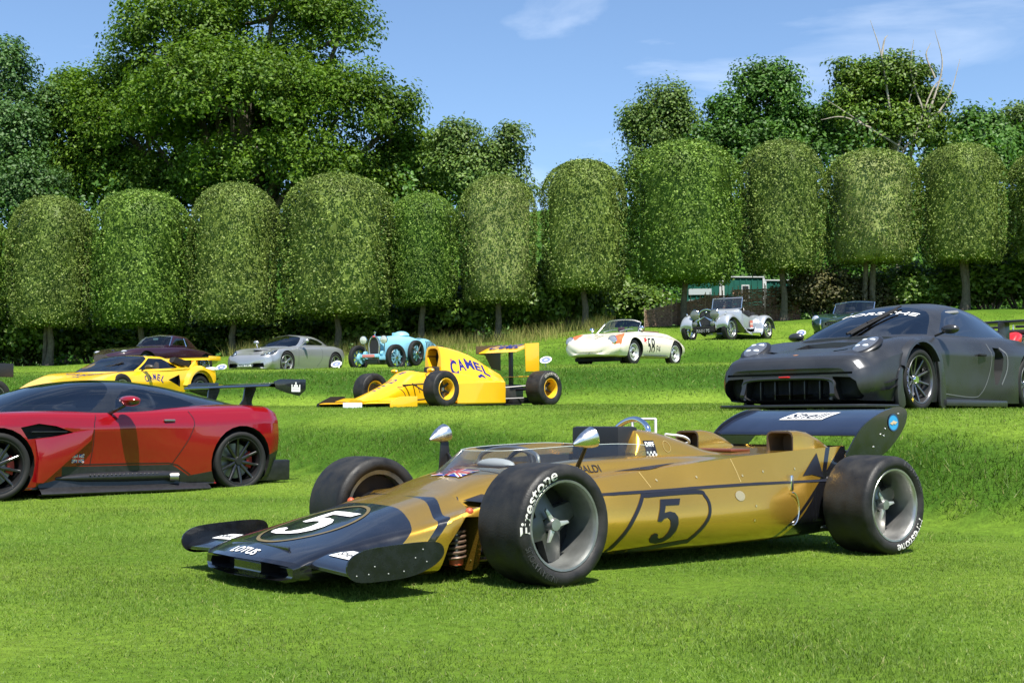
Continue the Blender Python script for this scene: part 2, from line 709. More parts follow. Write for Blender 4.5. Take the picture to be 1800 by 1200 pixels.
def flat(name, tris, frame, m, parent, eps=0.0):
    """flat print on a plane"""
    o, U, V = (Vector(a) for a in frame)
    U.normalize(); V.normalize()
    N = U.cross(V).normalized()
    bm = bmesh.new()
    for t in tris:
        bm.faces.new([bm.verts.new(o + U * p[0] + V * p[1] + N * eps) for p in t])
    bmesh.ops.remove_doubles(bm, verts=bm.verts[:], dist=1e-5)
    return obj(name, bm, m, parent)

def line_tris(pts, w):
    """ribbon of width w along a 2-D polyline"""
    out = []
    n = len(pts)
    L = []; Rr = []
    for i in range(n):
        a = np.array(pts[max(i - 1, 0)]); b = np.array(pts[min(i + 1, n - 1)])
        d = b - a; d = d / (np.linalg.norm(d) + 1e-9)
        nn = np.array((-d[1], d[0])) * w / 2
        L.append(tuple(np.array(pts[i]) + nn)); Rr.append(tuple(np.array(pts[i]) - nn))
    for i in range(n - 1):
        out += [(L[i], Rr[i], Rr[i + 1]), (L[i], Rr[i + 1], L[i + 1])]
    return out

# ================================================================ terrain
def sstep(a, b, x):
    t = np.clip((x - a) / (b - a), 0, 1)
    return t * t * (3 - 2 * t)

def foot1(x):
    return np.interp(x, [-60, -8, -3.3, -1, 3.2, 4.6, 8, 20, 60], [34, 20.4, 17.2, 15.4, 9.5, 8.1, 5.4, -2, -20])

def terrain(x, y):
    x = np.asarray(x, float); y = np.asarray(y, float)
    base = 0.035 * np.clip(y - 13.2, 0, 5)
    f1 = foot1(x) + 0.18 * np.sin(x * 1.3) + 0.1 * np.sin(x * 3.1 + 1)
    s = np.clip((y - f1) / 3.9, 0, 1)
    se = np.where(s < 0.12, s * s / 0.24, s - 0.06) / 0.94
    g = 1 - (1 - se) ** 2.15
    t1 = 0.574 + 0.0068 * np.clip(x, -20, 20) + 0.0216 * np.clip(y, 4, 27)
    h = base * (1 - g) + t1 * g
    f2 = 26.2 - 0.1 * x
    s2 = np.clip((y - f2) / 5.6, 0, 1)
    t2 = 2.2 + 0.012 * np.clip(x, -20, 20) + 0.022 * np.clip(y - 33, -2, 8)
    g2 = (1 - (1 - s2) ** 1.8) * sstep(0, 0.12, s2)
    h = h * (1 - g2) + t2 * g2
    w3 = sstep(-3.5, 2.0, x)
    g3 = sstep(0, 1, (y - 37.0) / 1.7)
    h = h + 0.86 * w3 * g3
    gt = np.interp(x, [-40, -16, -6.5, -0.5, 2.9, 9.3, 16, 40], [2.4, 2.83, 3.4, 3.67, 4.15, 4.4, 4.8, 5.6])
    g4 = sstep(40.5, 46.5, y)
    h = h * (1 - g4) + gt * g4
    h = h + 0.03 * np.clip(y - 46.5, 0, 60) + 0.36 * np.clip(y - 66, 0, 32)
    h = h + 0.012 * np.sin(x * 2.1 + y * 1.3) * np.sin(y * 1.7 - x * 0.6) * sstep(6, 12, y)
    return h

def T(x, y):
    return float(terrain(x, y))

gx = np.concatenate([[-900, -400, -160, -90, -60], np.arange(-45, -16, 1.0), np.arange(-16, 17, 0.33), np.arange(17, 46, 1.0), [60, 90, 160, 400, 900]])
gy = np.concatenate([[-300, -120, -60, -30, -16, -8, -3], np.arange(0, 22, 0.3), np.arange(22, 47, 0.33), np.arange(47, 70, 1.0), [75, 85, 100, 130, 200, 400, 900, 1800]])
GX, GY = np.meshgrid(gx, gy)
GZ = terrain(GX, GY)
gv = np.stack([GX.ravel(), GY.ravel(), GZ.ravel()], 1)
nxg, nyg = len(gx), len(gy)
ii = (np.arange(nyg - 1)[:, None] * nxg + np.arange(nxg - 1)[None, :]).ravel()
gf = np.stack([ii, ii + 1, ii + 1 + nxg, ii + nxg], 1)

def ground_material():
    m, nt, b = _new('turf')
    g = nt.nodes.new('ShaderNodeNewGeometry')
    n1 = nt.nodes.new('ShaderNodeTexNoise'); n1.inputs['Scale'].default_value = 0.55; n1.inputs['Detail'].default_value = 5
    n2 = nt.nodes.new('ShaderNodeTexNoise'); n2.inputs['Scale'].default_value = 14; n2.inputs['Detail'].default_value = 8; n2.inputs['Roughness'].default_value = 0.7
    nt.links.new(g.outputs['Position'], n1.inputs['Vector'])
    nt.links.new(g.outputs['Position'], n2.inputs['Vector'])
    r1 = nt.nodes.new('ShaderNodeValToRGB')
    r1.color_ramp.elements[0].position = 0.32; r1.color_ramp.elements[0].color = (0.075, 0.150, 0.012, 1)
    r1.color_ramp.elements[1].position = 0.68; r1.color_ramp.elements[1].color = (0.150, 0.235, 0.024, 1)
    nt.links.new(n1.outputs['Fac'], r1.inputs['Fac'])
    mr = nt.nodes.new('ShaderNodeMapRange')
    mr.inputs['From Min'].default_value = 0.3; mr.inputs['From Max'].default_value = 0.7
    mr.inputs['To Min'].default_value = 0.55; mr.inputs['To Max'].default_value = 1.25
    nt.links.new(n2.outputs['Fac'], mr.inputs['Value'])
    mx = nt.nodes.new('ShaderNodeMix'); mx.data_type = 'RGBA'; mx.blend_type = 'MULTIPLY'; mx.inputs['Factor'].default_value = 1
    nt.links.new(r1.outputs['Color'], mx.inputs['A']); nt.links.new(mr.outputs['Result'], mx.inputs['B'])
    la = nt.nodes.new('ShaderNodeAttribute'); la.attribute_name = 'shade_tint'  # bank shade is put into the turf colour here; far ground darkens too
    lm = nt.nodes.new('ShaderNodeMix'); lm.data_type = 'RGBA'; lm.blend_type = 'MULTIPLY'
    lm.inputs['B'].default_value = (0.34, 0.50, 0.40, 1)
    nt.links.new(la.outputs['Fac'], lm.inputs['Factor']); nt.links.new(mx.outputs['Result'], lm.inputs['A'])
    nt.links.new(lm.outputs['Result'], b.inputs['Base Color'])
    b.inputs['Roughness'].default_value = 0.9
    b.inputs['Specular IOR Level'].default_value = 0.1
    bp = nt.nodes.new('ShaderNodeBump'); bp.inputs['Strength'].default_value = 0.8; bp.inputs['Distance'].default_value = 0.04
    nt.links.new(n2.outputs['Fac'], bp.inputs['Height']); nt.links.new(bp.outputs['Normal'], b.inputs['Normal'])
    return m
ground = np_mesh('ground', gv, gf, ground_material(), smooth=True)
s1_ = (GY - foot1(GX)) / 3.9
l1 = sstep(0.0, 0.08, s1_) * (1 - sstep(0.38, 0.55, s1_))
d2 = GY - (26.2 - 0.1 * GX)
l2 = sstep(0.4, 1.2, d2) * (1 - sstep(3.4, 4.4, d2))
l3 = np.exp(-((GY - 37.7) / 0.5) ** 2) * (GX > -1)
l4 = sstep(44, 47, GY)
at_ = ground.data.attributes.new('shade_tint', 'FLOAT', 'POINT')
at_.data.foreach_set('value', np.clip(l1 + l2 + l3 + l4, 0, 1).ravel().astype(np.float32))
tag(ground, 'mown green terraces of lawn stepping up the slope', 'lawn', kind='structure')

# ---------------------------------------------------------------- grass blades
def in_view(x, y, m=0.05, bottom=3.6):
    return (np.abs(x) < (0.40 + m) * y + 0.35) & (y > bottom)

def grass_mesh(name, P, h, w, m, lean=0.45, seg=True):
    n = len(P)
    yaw = rng.uniform(0, 2 * np.pi, n)
    ld = rng.uniform(0, 2 * np.pi, n)
    ln = np.abs(rng.normal(0, lean, n)) * h
    wx, wy = np.cos(yaw) * w * 0.5, np.sin(yaw) * w * 0.5
    lx, ly = np.cos(ld) * ln, np.sin(ld) * ln
    x, y, z = P[:, 0], P[:, 1], P[:, 2] - 0.006
    if seg:
        V = np.empty((n, 5, 3))
        V[:, 0] = np.stack([x - wx, y - wy, z], 1)
        V[:, 1] = np.stack([x + wx, y + wy, z], 1)
        mx, my, mz = x + lx * 0.35, y + ly * 0.35, z + h * 0.62
        V[:, 2] = np.stack([mx - wx * 0.8, my - wy * 0.8, mz], 1)
        V[:, 3] = np.stack([mx + wx * 0.8, my + wy * 0.8, mz], 1)
        V[:, 4] = np.stack([x + lx, y + ly, z + h], 1)
        tri = np.array([[0, 1, 2], [1, 3, 2], [2, 3, 4]])
        F = (np.arange(n)[:, None, None] * 5 + tri[None]).reshape(-1, 3)
    else:
        V = np.empty((n, 3, 3))
        V[:, 0] = np.stack([x - wx, y - wy, z], 1)
        V[:, 1] = np.stack([x + wx, y + wy, z], 1)
        V[:, 2] = np.stack([x + lx, y + ly, z + h], 1)
        F = np.arange(n * 3).reshape(-1, 3)
    return np_mesh(name, V.reshape(-1, 3), F, m)

GRASS = leaf_mat('grass_blade', (0.078, 0.148, 0.018), (0.178, 0.268, 0.045), trans=0.42, rough=0.5, big=0.7, gloss=0.25, c3=(0.36, 0.35, 0.13), dry=(0.20, 0.25, 0.06), amp=0.34)
SHADED_BANK = leaf_mat('shaded_bank_grass', (0.040, 0.096, 0.009), (0.118, 0.196, 0.026), trans=0.34, rough=0.5, big=1.2, gloss=0.2, c3=(0.24, 0.24, 0.08))  # longer bank grass; the shade between its blades is put into this colour
LEDGE = leaf_mat('ledge_grass', (0.095, 0.168, 0.020), (0.200, 0.288, 0.050), trans=0.42, rough=0.5, big=0.9, gloss=0.2, c3=(0.34, 0.33, 0.12))  # lip grass; the look of sunlit blade tips is put into this colour
BANK = leaf_mat('bank_grass', (0.076, 0.145, 0.017), (0.174, 0.258, 0.043), trans=0.40, rough=0.5, big=0.8, gloss=0.2, c3=(0.30, 0.29, 0.09))

def noise2(x, y, s, k=0):
    return (np.sin(x * s + 1.3 * k) * np.sin(y * s * 1.13 + 0.7 + k) + 0.6 * np.sin(x * s * 2.3 + y * s * 1.7 + k) + 0.4 * np.sin(x * s * 4.1 - y * s * 3.7 + 2 * k)) / 2.0

def scatter(n, y0, y1, fn=None, pw=1.0):
    """points on the turf between two distances inside the field of view"""
    u = rng.random(n)
    y = (y0 ** pw + u * (y1 ** pw - y0 ** pw)) ** (1 / pw)
    x = rng.uniform(-1, 1, n) * (0.47 * y + 0.9)
    if fn is not None:
        k = fn(x, y)
        x, y = x[k], y[k]
    return np.stack([x, y, terrain(x, y)], 1)

below = lambda x, y: y < foot1(x) + 0.3
P = scatter(310000, 3.3, 8.5, below, pw=1.15)
tall = 0.015 + 0.007 * np.clip(noise2(P[:, 0], P[:, 1], 1.4), -1, 1)
h = tall * rng.uniform(0.55, 1.45, len(P))
tag(grass_mesh('lawn_grass', P, h, rng.uniform(0.0022, 0.0042, len(P)), GRASS, lean=1.0),
    'short bright mown lawn grass around the gold racing car', 'grass', kind='stuff')
P = scatter(215000, 8.5, 19.5, below, pw=1.2)
h = 0.024 * rng.uniform(0.6, 1.4, len(P))
tag(grass_mesh('lawn_grass', P, h, rng.uniform(0.004, 0.008, len(P)), GRASS, lean=1.0, seg=False),
    'mown lawn grass between the red coupe and the bank', 'grass', kind='stuff')
bank1 = lambda x, y: (y > foot1(x) + 0.1) & (y < foot1(x) + 5.0)
P = scatter(350000, 7.6, 23, bank1, pw=1.2)
s_ = np.clip((P[:, 1] - foot1(P[:, 0])) / 3.9, 0, 1)
face = np.exp(-((s_ - 0.22) / 0.2) ** 2)
h = (0.028 + 0.050 * face * (0.6 + 0.5 * noise2(P[:, 0], P[:, 1], 2.2, 3))) * rng.uniform(0.5, 1.5, len(P))
shade_tint = (s_ + 0.10 * noise2(P[:, 0], P[:, 1], 1.7, 2)) < 0.46
wd = rng.uniform(0.005, 0.010, len(P))
tag(grass_mesh('bank_grass', P[shade_tint], h[shade_tint], wd[shade_tint], SHADED_BANK, lean=0.9, seg=False), 'longer tufted grass, shade put into its colour, on the first bank behind the gold car', 'grass', kind='stuff')
tag(grass_mesh('ledge_grass', P[~shade_tint], h[~shade_tint] * 0.75, wd[~shade_tint], LEDGE, lean=1.0, seg=False), 'short grass, coloured as sunlit, along the lip of the first terrace', 'grass', kind='stuff')
terr = lambda x, y: (y > foot1(x) + 4.6)
P = scatter(260000, 13, 45, terr, pw=1.25)
f2_ = 26.2 - 0.1 * P[:, 0]
face = np.exp(-((P[:, 1] - f2_ - 2.2) / 1.6) ** 2) + np.exp(-((P[:, 1] - 37.8) / 0.5) ** 2) * (P[:, 0] > -1)
h = (0.026 + 0.035 * face) * rng.uniform(0.6, 1.5, len(P))
shade_tint = (P[:, 1] > f2_ + 0.7 + 0.5 * noise2(P[:, 0], P[:, 1], 1.5, 2)) & (P[:, 1] < f2_ + 4.0 + 0.4 * noise2(P[:, 0], P[:, 1], 1.1, 6)) | (np.abs(P[:, 1] - 37.7) < 0.55) & (P[:, 0] > -1)
wd = rng.uniform(0.012, 0.022, len(P)) * (0.5 + P[:, 1] / 45)
tag(grass_mesh('bank_grass', P[shade_tint], h[shade_tint], wd[shade_tint], SHADED_BANK, lean=0.9, seg=False), 'longer grass, shade put into its colour, on the banks below the upper terraces', 'grass', kind='stuff')
P, h = P[~shade_tint], h[~shade_tint]
tag(grass_mesh('terrace_grass', P, h, rng.uniform(0.012, 0.022, len(P)) * (0.5 + P[:, 1] / 45), BANK, lean=0.9, seg=False),
    'mown grass of the upper terraces under the parked classics', 'grass', kind='stuff')
MEADOW = leaf_mat('meadow_blade', (0.11, 0.15, 0.03), (0.34, 0.30, 0.11), trans=0.3, rough=0.6, big=0.6, gloss=0.1)
n = 15000
x = rng.uniform(-10, 3.5, n); y = rng.uniform(43.0, 47.5, n)
k = (noise2(x, y, 0.9, 1) + 0.3 * noise2(x, y, 3.3, 5) > -0.1) & (rng.random(n) < np.clip((y - 42.8) / 1.5, 0.1, 1))
P = np.stack([x[k], y[k], terrain(x[k], y[k])], 1)
tag(grass_mesh('meadow_grass', P, rng.uniform(0.12, 0.62, len(P)), rng.uniform(0.010, 0.022, len(P)), MEADOW, lean=0.5, seg=False),
    'tall straw coloured meadow grass at the foot of the clipped trees', 'grass', kind='stuff')

# ================================================================ trees
HOLLY = [leaf_mat('holly_leaf', (0.036, 0.072, 0.012), (0.205, 0.275, 0.060), trans=0.14, rough=0.5, big=1.1, gloss=0.15, c3=(0.28, 0.31, 0.13)),
         leaf_mat('holly_leaf_green', (0.032, 0.078, 0.010), (0.178, 0.278, 0.044), trans=0.14, rough=0.5, big=1.1, gloss=0.15, c3=(0.24, 0.31, 0.09))]
OAK = leaf_mat('oak_leaf', (0.048, 0.108, 0.010), (0.132, 0.222, 0.021), trans=0.32, rough=0.5, big=0.25, gloss=0.2)
DARKOAK = leaf_mat('dark_oak_leaf', (0.028, 0.088, 0.010), (0.085, 0.180, 0.024), trans=0.25, rough=0.5, big=0.3, gloss=0.3)
BIRCH = leaf_mat('birch_leaf', (0.055, 0.112, 0.020), (0.135, 0.205, 0.040), trans=0.25, rough=0.5, big=0.3, gloss=0.3)
YEW = leaf_mat('yew_leaf', (0.045, 0.105, 0.008), (0.125, 0.195, 0.018), trans=0.22, rough=0.5, big=0.3, gloss=0.3)
CONIFER = leaf_mat('blue_conifer_leaf', (0.032, 0.090, 0.020), (0.085, 0.165, 0.038), trans=0.2, rough=0.5, big=0.3, gloss=0.3)
SHRUB = leaf_mat('shrub_leaf', (0.045, 0.100, 0.012), (0.150, 0.230, 0.032), trans=0.3, rough=0.45, big=0.5, gloss=0.35)
BRONZE = leaf_mat('bronze_leaf', (0.045, 0.050, 0.018), (0.110, 0.100, 0.040), trans=0.2, rough=0.5, big=0.8, gloss=0.25)
BARK = mat('bark', (0.095, 0.080, 0.060), 0.9, var=0.45, vscale=9, bump=0.9, bscale=25)
GREYBARK = mat('dead_wood', (0.33, 0.29, 0.24), 0.85, var=0.3, vscale=6, bump=0.6, bscale=25)

def leaves(P, N, size, aspect=0.62, jit=0.7):
    """one folded leaf (two triangles) per point, facing roughly N"""
    n = len(P)
    N = N + rng.normal(0, jit, (n, 3))
    N /= np.linalg.norm(N, axis=1, keepdims=True) + 1e-9
    A = np.cross(N, rng.normal(0, 1, (n, 3)))
    A /= np.linalg.norm(A, axis=1, keepdims=True) + 1e-9
    C = np.cross(N, A)
    s = np.asarray(size).reshape(-1, 1)
    V = np.empty((n, 4, 3))
    V[:, 0] = P - A * s * 0.5
    V[:, 1] = P - C * s * 0.5 * aspect + N * s * 0.12
    V[:, 2] = P + A * s * 0.5
    V[:, 3] = P + C * s * 0.5 * aspect + N * s * 0.12
    tri = np.array([[0, 1, 2], [0, 2, 3]])
    F = (np.arange(n)[:, None, None] * 4 + tri[None]).reshape(-1, 3)
    return V.reshape(-1, 3), F

def trunk_bm(h, r, bend=0.15, n=9, limbs=()):
    bm = B()
    k = 7
    pts = [(bend * math.sin(i * 1.1) * 0.3, bend * math.cos(i * 1.7) * 0.3 - bend * 0.3, h * i / (k - 1)) for i in range(k)]
    rs = [r * (1.35 if i == 0 else 1 - 0.45 * i / (k - 1)) for i in range(k)]
    add_tube(bm, [(pts[0][0], pts[0][1], -0.3)] + pts, [rs[0]] + rs, n)
    for (a, b, rr) in limbs:
        p0 = Vector(a); p1 = Vector(b)
        mid = (p0 + p1) / 2 + Vector((0, 0, -0.06 * (p1 - p0).length))
        add_tube(bm, [p0, mid, p1], [rr, rr * 0.7, rr * 0.3], 6)
    return bm

# ---- clipped hollies: rounded cylinders of small leaves on a bare stem
def topiary_crown(seed, nl=15000, hm=0):
    """unit crown: radius 1, from z 0 to 1 (scaled later)"""
    r_ = np.random.default_rng(seed)
    ph = r_.uniform(0, 6.28, 6)
    def rad(t, a):
        # profile: slightly narrower at the base, domed at the top
        up = np.clip((t - 0.70) / 0.30, 0, 1)
        lo = np.clip((0.22 - t) / 0.22, 0, 1)
        r = np.sqrt(np.clip(1 - up ** 2.3, 0, 1)) * (1 - 0.14 * lo ** 1.8) * (0.97 + 0.03 * np.clip(t / 0.6, 0, 1))
        return r * (1 + 0.040 * np.sin(3 * a + ph[0] + 4 * t) + 0.032 * np.sin(5 * a + ph[1] - 7 * t) + 0.022 * np.sin(9 * a + 11 * t + ph[2]))
    n_side = int(nl * 0.78)
    t = r_.uniform(0, 0.985, n_side)
    a = r_.uniform(0, 2 * np.pi, n_side)
    lump = 0.035 * np.sin(13 * a + 3 * np.sin(9 * t * 3)) * np.sin(31 * t + 2 * np.sin(5 * a)) + 0.02 * np.sin(29 * a + 40 * t)
    r = rad(t, a) * (1 + lump - np.abs(r_.normal(0, 0.05, n_side))) + r_.normal(0, 0.010, n_side)
    z = t.copy()
    nz = np.clip((t - 0.6) / 0.4, 0, 1) ** 1.5
    # rounding over the top, spread evenly over the dome
    n_top = int(nl * 0.17)
    rr = np.sqrt(r_.uniform(0, 1, n_top)); aa = r_.uniform(0, 2 * np.pi, n_top)
    zt = 0.70 + 0.30 * (1 - rr ** 2) ** (1 / 2.3) + r_.normal(0, 0.006, n_top)
    n_bot = nl - n_side - n_top
    rb = np.sqrt(r_.uniform(0, 1, n_bot)) * 0.8; ab = r_.uniform(0, 2 * np.pi, n_bot)
    zb = r_.uniform(-0.02, 0.05, n_bot)
    X = np.concatenate([r * np.cos(a), rr * np.cos(aa), rb * np.cos(ab)])
    Y = np.concatenate([r * np.sin(a), rr * np.sin(aa), rb * np.sin(ab)])
    Z = np.concatenate([z, zt, zb])
    NX = np.concatenate([np.cos(a) * (1 - 0.45 * nz), rr * np.cos(aa) * 0.8, rb * 0])
    NY = np.concatenate([np.sin(a) * (1 - 0.45 * nz), rr * np.sin(aa) * 0.8, rb * 0])
    NZ = np.concatenate([nz * 0.5 + 0.45, np.ones(n_top) * 0.8, -np.ones(n_bot)])
    P_ = np.stack([X, Y, Z], 1); N_ = np.stack([NX, NY, NZ], 1)
    # small pockets between the sprays
    q = np.sin(X * 17 + 2 * np.sin(Z * 23)) * np.sin(Y * 17 + 1.7 * np.sin(Z * 31 + 1)) + np.sin(Z * 57 + 3 * np.sin(X * 11) + 2 * np.sin(Y * 13))
    keep = (q > -0.62) | (r_.random(len(q)) < 0.2)
    stray = r_.random(len(q)) < 0.012
    P_[stray] = (P_[stray] - np.array([0, 0, .5])) * r_.uniform(1.02, 1.09, (stray.sum(), 1)) + np.array([0, 0, .5])
    return P_[keep], N_[keep], rad

def make_crown(name, seed, rx, hz, m, nl=15000, leaf=0.085):
    P, N, rad = topiary_crown(seed, nl)
    P = P * np.array([rx, rx, hz])
    V, F = leaves(P, N, rng.uniform(0.6, 1.3, len(P)) * leaf, jit=0.9)
    # inner mass of twigs and leaves that closes the view through
    na, nz = 36, 16
    tt = np.linspace(0.02, 0.97, nz)
    ring = []
    for t in tt:
        a = np.linspace(0, 2 * np.pi, na, endpoint=False)
        r = rad(np.full(na, t), a) * 0.80
        ring.append(np.stack([r * np.cos(a) * rx, r * np.sin(a) * rx, np.full(na, t * hz)], 1))
    C = np.concatenate(ring)
    base = len(V)
    q = []
    for i in range(nz - 1):
        for j in range(na):
            a, b, c, d = i * na + j, i * na + (j + 1) % na, (i + 1) * na + (j + 1) % na, (i + 1) * na + j
            q += [[a, b, c], [a, c, d]]
    q += [[0, j + 1, j] for j in range(1, na - 1)] + [[(nz - 1) * na, (nz - 1) * na + j, (nz - 1) * na + j + 1] for j in range(1, na - 1)]
    V = np.concatenate([V, C]); F = np.concatenate([F, np.array(q) + base])
    o = np_mesh(name, V, F, m)
    return o.data, o

crowns = []
for k in range(6):
    me, o = make_crown('crown', 20 + k, 1.5, 4.3, HOLLY[(0, 1, 0, 0, 1, 0)[k]], nl=32000, leaf=0.074)
    bpy.data.objects.remove(o)
    crowns.append(me)
tr_me = None
def topiary(px, y, w_px, top_px, bot_px, var, label, cat_row, f=2300.0, two=False):
    X = (px - 900) / f * y
    g = T(X, y)
    zt = 0.765 + (745 - top_px) / f * y
    zb = max(0.765 + (745 - bot_px) / f * y, g + 0.6)
    r = w_px / f * y / 2
    t = empty('clipped_holly_tree', (X, y, g), (0, 0, random.uniform(0, 6.28)))
    tag(t, label, 'tree', cat_row)
    bm = trunk_bm(zb - g + 0.9, 0.13, 0.12)
    if two:
        add_tube(bm, [(0.28, 0.1, -0.2), (0.26, 0.08, 1.0), (0.16, 0.05, zb - g + 0.8)], [0.11, 0.09, 0.07], 8)
    obj('trunk', bm, BARK, t)
    c = link('crown', crowns[var], t)
    c.location = (0, 0, zb - g)
    c.scale = (r / 1.5, r / 1.5, (zt - zb) / 4.3)
    return t
ROW1 = [(85, 46, 143, 343, 572, 0, 'pale clipped holly tree farthest left, behind the yellow wedge coupe', True),
        (245, 46, 174, 333, 572, 4, 'clipped holly tree directly behind the maroon roadster', False),
        (410, 46, 156, 320, 566, 2, 'clipped holly tree above the front of the silver coupe', False),
        (592, 45.5, 198, 304, 556, 3, 'broad clipped holly tree between the silver coupe and the pale blue vintage car', False),
        (742, 46, 124, 338, 535, 1, 'smallest narrow bright green clipped holly tree, above the pale blue vintage car', False),
        (875, 46, 136, 307, 532, 5, 'clipped holly tree rising above the yellow racing car rear wing', False),
        (1027, 46, 152, 279, 510, 2, 'clipped holly tree above the cream roadster windscreen', False),
        (1205, 45.5, 198, 245, 496, 4, 'broad tall clipped holly tree behind the silver vintage roadster', False),
        (1378, 46, 148, 244, 476, 0, 'tall pale clipped holly tree to the right of the wattle fence', False),
        (1537, 46, 164, 260, 462, 5, 'clipped holly tree above the grey coupe windscreen lettering', True),
        (1697, 46, 150, 250, 460, 3, 'clipped holly tree above the grey coupe side window', True),
        (-62, 46, 140, 375, 560, 1, 'clipped holly tree of which only a sliver shows at the left edge', False),
        (1858, 45.5, 150, 258, 455, 0, 'clipped holly tree of which only a dark edge shows at the right', False)]
for px, y, w, tp, bt, v, lab, two in ROW1:
    topiary(px, y, w, tp, bt, v, lab, 'clipped hollies in the front row', two=two)
# ---- free-growing trees
def free_crown(seed, blobs, nl, leaf, m, clump=1.0, per=70, flat_=0.75):
    """foliage gathered in clumps spread over several lobes; blobs: (x,y,z,rx,ry,rz,weight)"""
    r_ = np.random.default_rng(seed)
    W = np.array([b[3] * b[4] + b[3] * b[5] for b in blobs]); W = W / W.sum()
    nc = nl // per
    cid = r_.choice(len(blobs), nc, p=W)
    d = r_.normal(0, 1, (nc, 3)); d /= np.linalg.norm(d, axis=1, keepdims=True)
    d[:, 2] = np.where(d[:, 2] < -0.35, -d[:, 2], d[:, 2])
    bl = np.array([b[:6] for b in blobs])
    rr = r_.uniform(0.45, 1.02, nc)[:, None]
    C = bl[cid, :3] + d * bl[cid, 3:6] * rr
    cs = clump * r_.uniform(0.55, 1.25, nc)
    k = np.repeat(np.arange(nc), per)
    o = r_.normal(0, 1, (len(k), 3)); o /= np.linalg.norm(o, axis=1, keepdims=True)
    o *= r_.uniform(0.25, 1.0, len(k))[:, None] ** 0.6
    P = C[k] + o * cs[k][:, None] * np.array([1, 1, flat_])
    N = o + d[k] * 0.5 + np.array([0, 0, 0.55])
    V, F = leaves(P, N, r_.uniform(0.6, 1.35, len(P)) * leaf, jit=0.55)
    return V, F, C

def free_tree(name, px, y, label, blobs_px, m, nl, leaf, clump=1.0, seed=1, trunk_r=0.35, limbs=True, group='trees beyond the clipped hollies', per=70, bark=None, flat_=0.75):
    """blobs_px: (px, py, rx_px, rz_px, dy) lobes seen in the picture, dy their offset in depth"""
    f = 2300.0
    X0 = (px - 900) / f * y
    g = T(X0, y)
    blobs = []
    for (bx, by, rx, rz, dy) in blobs_px:
        yy = y + dy
        blobs.append(((bx - 900) / f * yy - X0, dy, 0.765 + (745 - by) / f * yy - g, rx / f * yy, max(rx, rz) / f * yy * 0.8, rz / f * yy))
    t = empty(name, (X0, y, g))
    tag(t, label, 'tree', group)
    V, F, C = free_crown(seed, blobs, nl, leaf, m, clump, per, flat_)
    np_mesh('crown', V, F, m, t)
    top = max(b[2] for b in blobs)
    lim = []
    r_ = random.Random(seed)
    for b in blobs:
        lim.append(((0, 0, top * 0.35), (b[0], b[1], b[2]), trunk_r * 0.45))
    idx = r_.sample(range(len(C)), min(28, len(C)))
    for i in idx:
        c = C[i]
        b = min(blobs, key=lambda q: (q[0] - c[0]) ** 2 + (q[1] - c[1]) ** 2 + (q[2] - c[2]) ** 2)
        lim.append(((b[0], b[1], b[2]), tuple(c), trunk_r * 0.2))
    obj('trunk', trunk_bm(top * 0.85, trunk_r, 0.5, limbs=lim), bark or BARK, t)
    return t

free_tree('oak_tree', 430, 64, 'huge spreading oak filling the upper left against the sky', [(300, 60, 130, 95, 0), (470, 20, 150, 100, 1), (590, 60, 95, 90, 0), (400, 190, 210, 120, -2), (590, 200, 130, 100, -1), (250, 230, 120, 90, 1), (180, 190, 80, 90, 2), (690, 210, 55, 80, 0), (480, 310, 200, 80, -1), (640, 320, 90, 80, 1), (330, 340, 160, 70, 2), (230, 330, 110, 80, 3), (360, 130, 110, 80, 0), (480, 150, 140, 90, 1), (240, 140, 80, 70, 2), (420, 250, 140, 80, 3)], OAK, 160000, 0.20, 0.72, seed=3, trunk_r=0.7, flat_=0.9, per=42)
free_tree('oak_tree', 120, 68, 'oak with yellowish leaves left of the huge oak', [(120, 230, 90, 90, 0), (170, 320, 110, 90, 0), (60, 330, 90, 90, 0), (110, 160, 45, 40, 1)], OAK, 42000, 0.20, 0.75, seed=5, per=42)
free_tree('conifer_tree', 20, 66, 'bluish conifer at the left edge of the sky', [(0, 140, 40, 90, 0), (5, 250, 75, 100, -1), (30, 360, 95, 90, -2), (75, 200, 40, 60, 1)], CONIFER, 34000, 0.18, 0.85, seed=6)
free_tree('willow_tree', 730, 66, 'lower yellow green tree on the right flank of the huge oak', [(720, 290, 75, 70, 0), (680, 350, 80, 60, 0), (760, 340, 60, 60, 1)], OAK, 15000, 0.24, 0.9, seed=8)
free_tree('sallow_tree', 840, 62, 'loose pale green tree beside the gap of open sky', [(800, 250, 50, 45, 0), (815, 310, 80, 60, 0), (880, 285, 45, 45, 0), (870, 340, 70, 50, 0), (900, 240, 22, 25, 0)], BIRCH, 22000, 0.18, 0.75, seed=9, trunk_r=0.22)
free_tree('birch_tree', 1165, 66, 'drooping grey green birch left of the dark oak', [(1170, 190, 50, 45, 0), (1150, 240, 55, 50, 0), (1120, 210, 35, 22, 0), (1205, 220, 35, 60, 0), (1150, 310, 70, 60, 0)], BIRCH, 20000, 0.17, 0.7, seed=10, trunk_r=0.22, flat_=1.2)
free_tree('dark_oak_tree', 1330, 66, 'dark green oak standing against blue sky right of centre', [(1355, 160, 70, 60, 0), (1290, 200, 55, 50, 0), (1385, 220, 60, 55, 0), (1260, 260, 60, 50, 0), (1330, 270, 110, 60, 0), (1440, 230, 40, 45, 0)], DARKOAK, 34000, 0.20, 0.8, seed=11)
yew = free_tree('dying_yew_tree', 1580, 64, 'yellowish yew with bare dead branches sticking out of its top', [(1570, 150, 90, 60, 0), (1520, 190, 65, 70, 0), (1620, 200, 60, 70, 0), (1580, 240, 110, 60, 0), (1500, 130, 30, 35, 0)], YEW, 36000, 0.18, 0.75, seed=12, bark=GREYBARK, flat_=0.5)
bm = B()
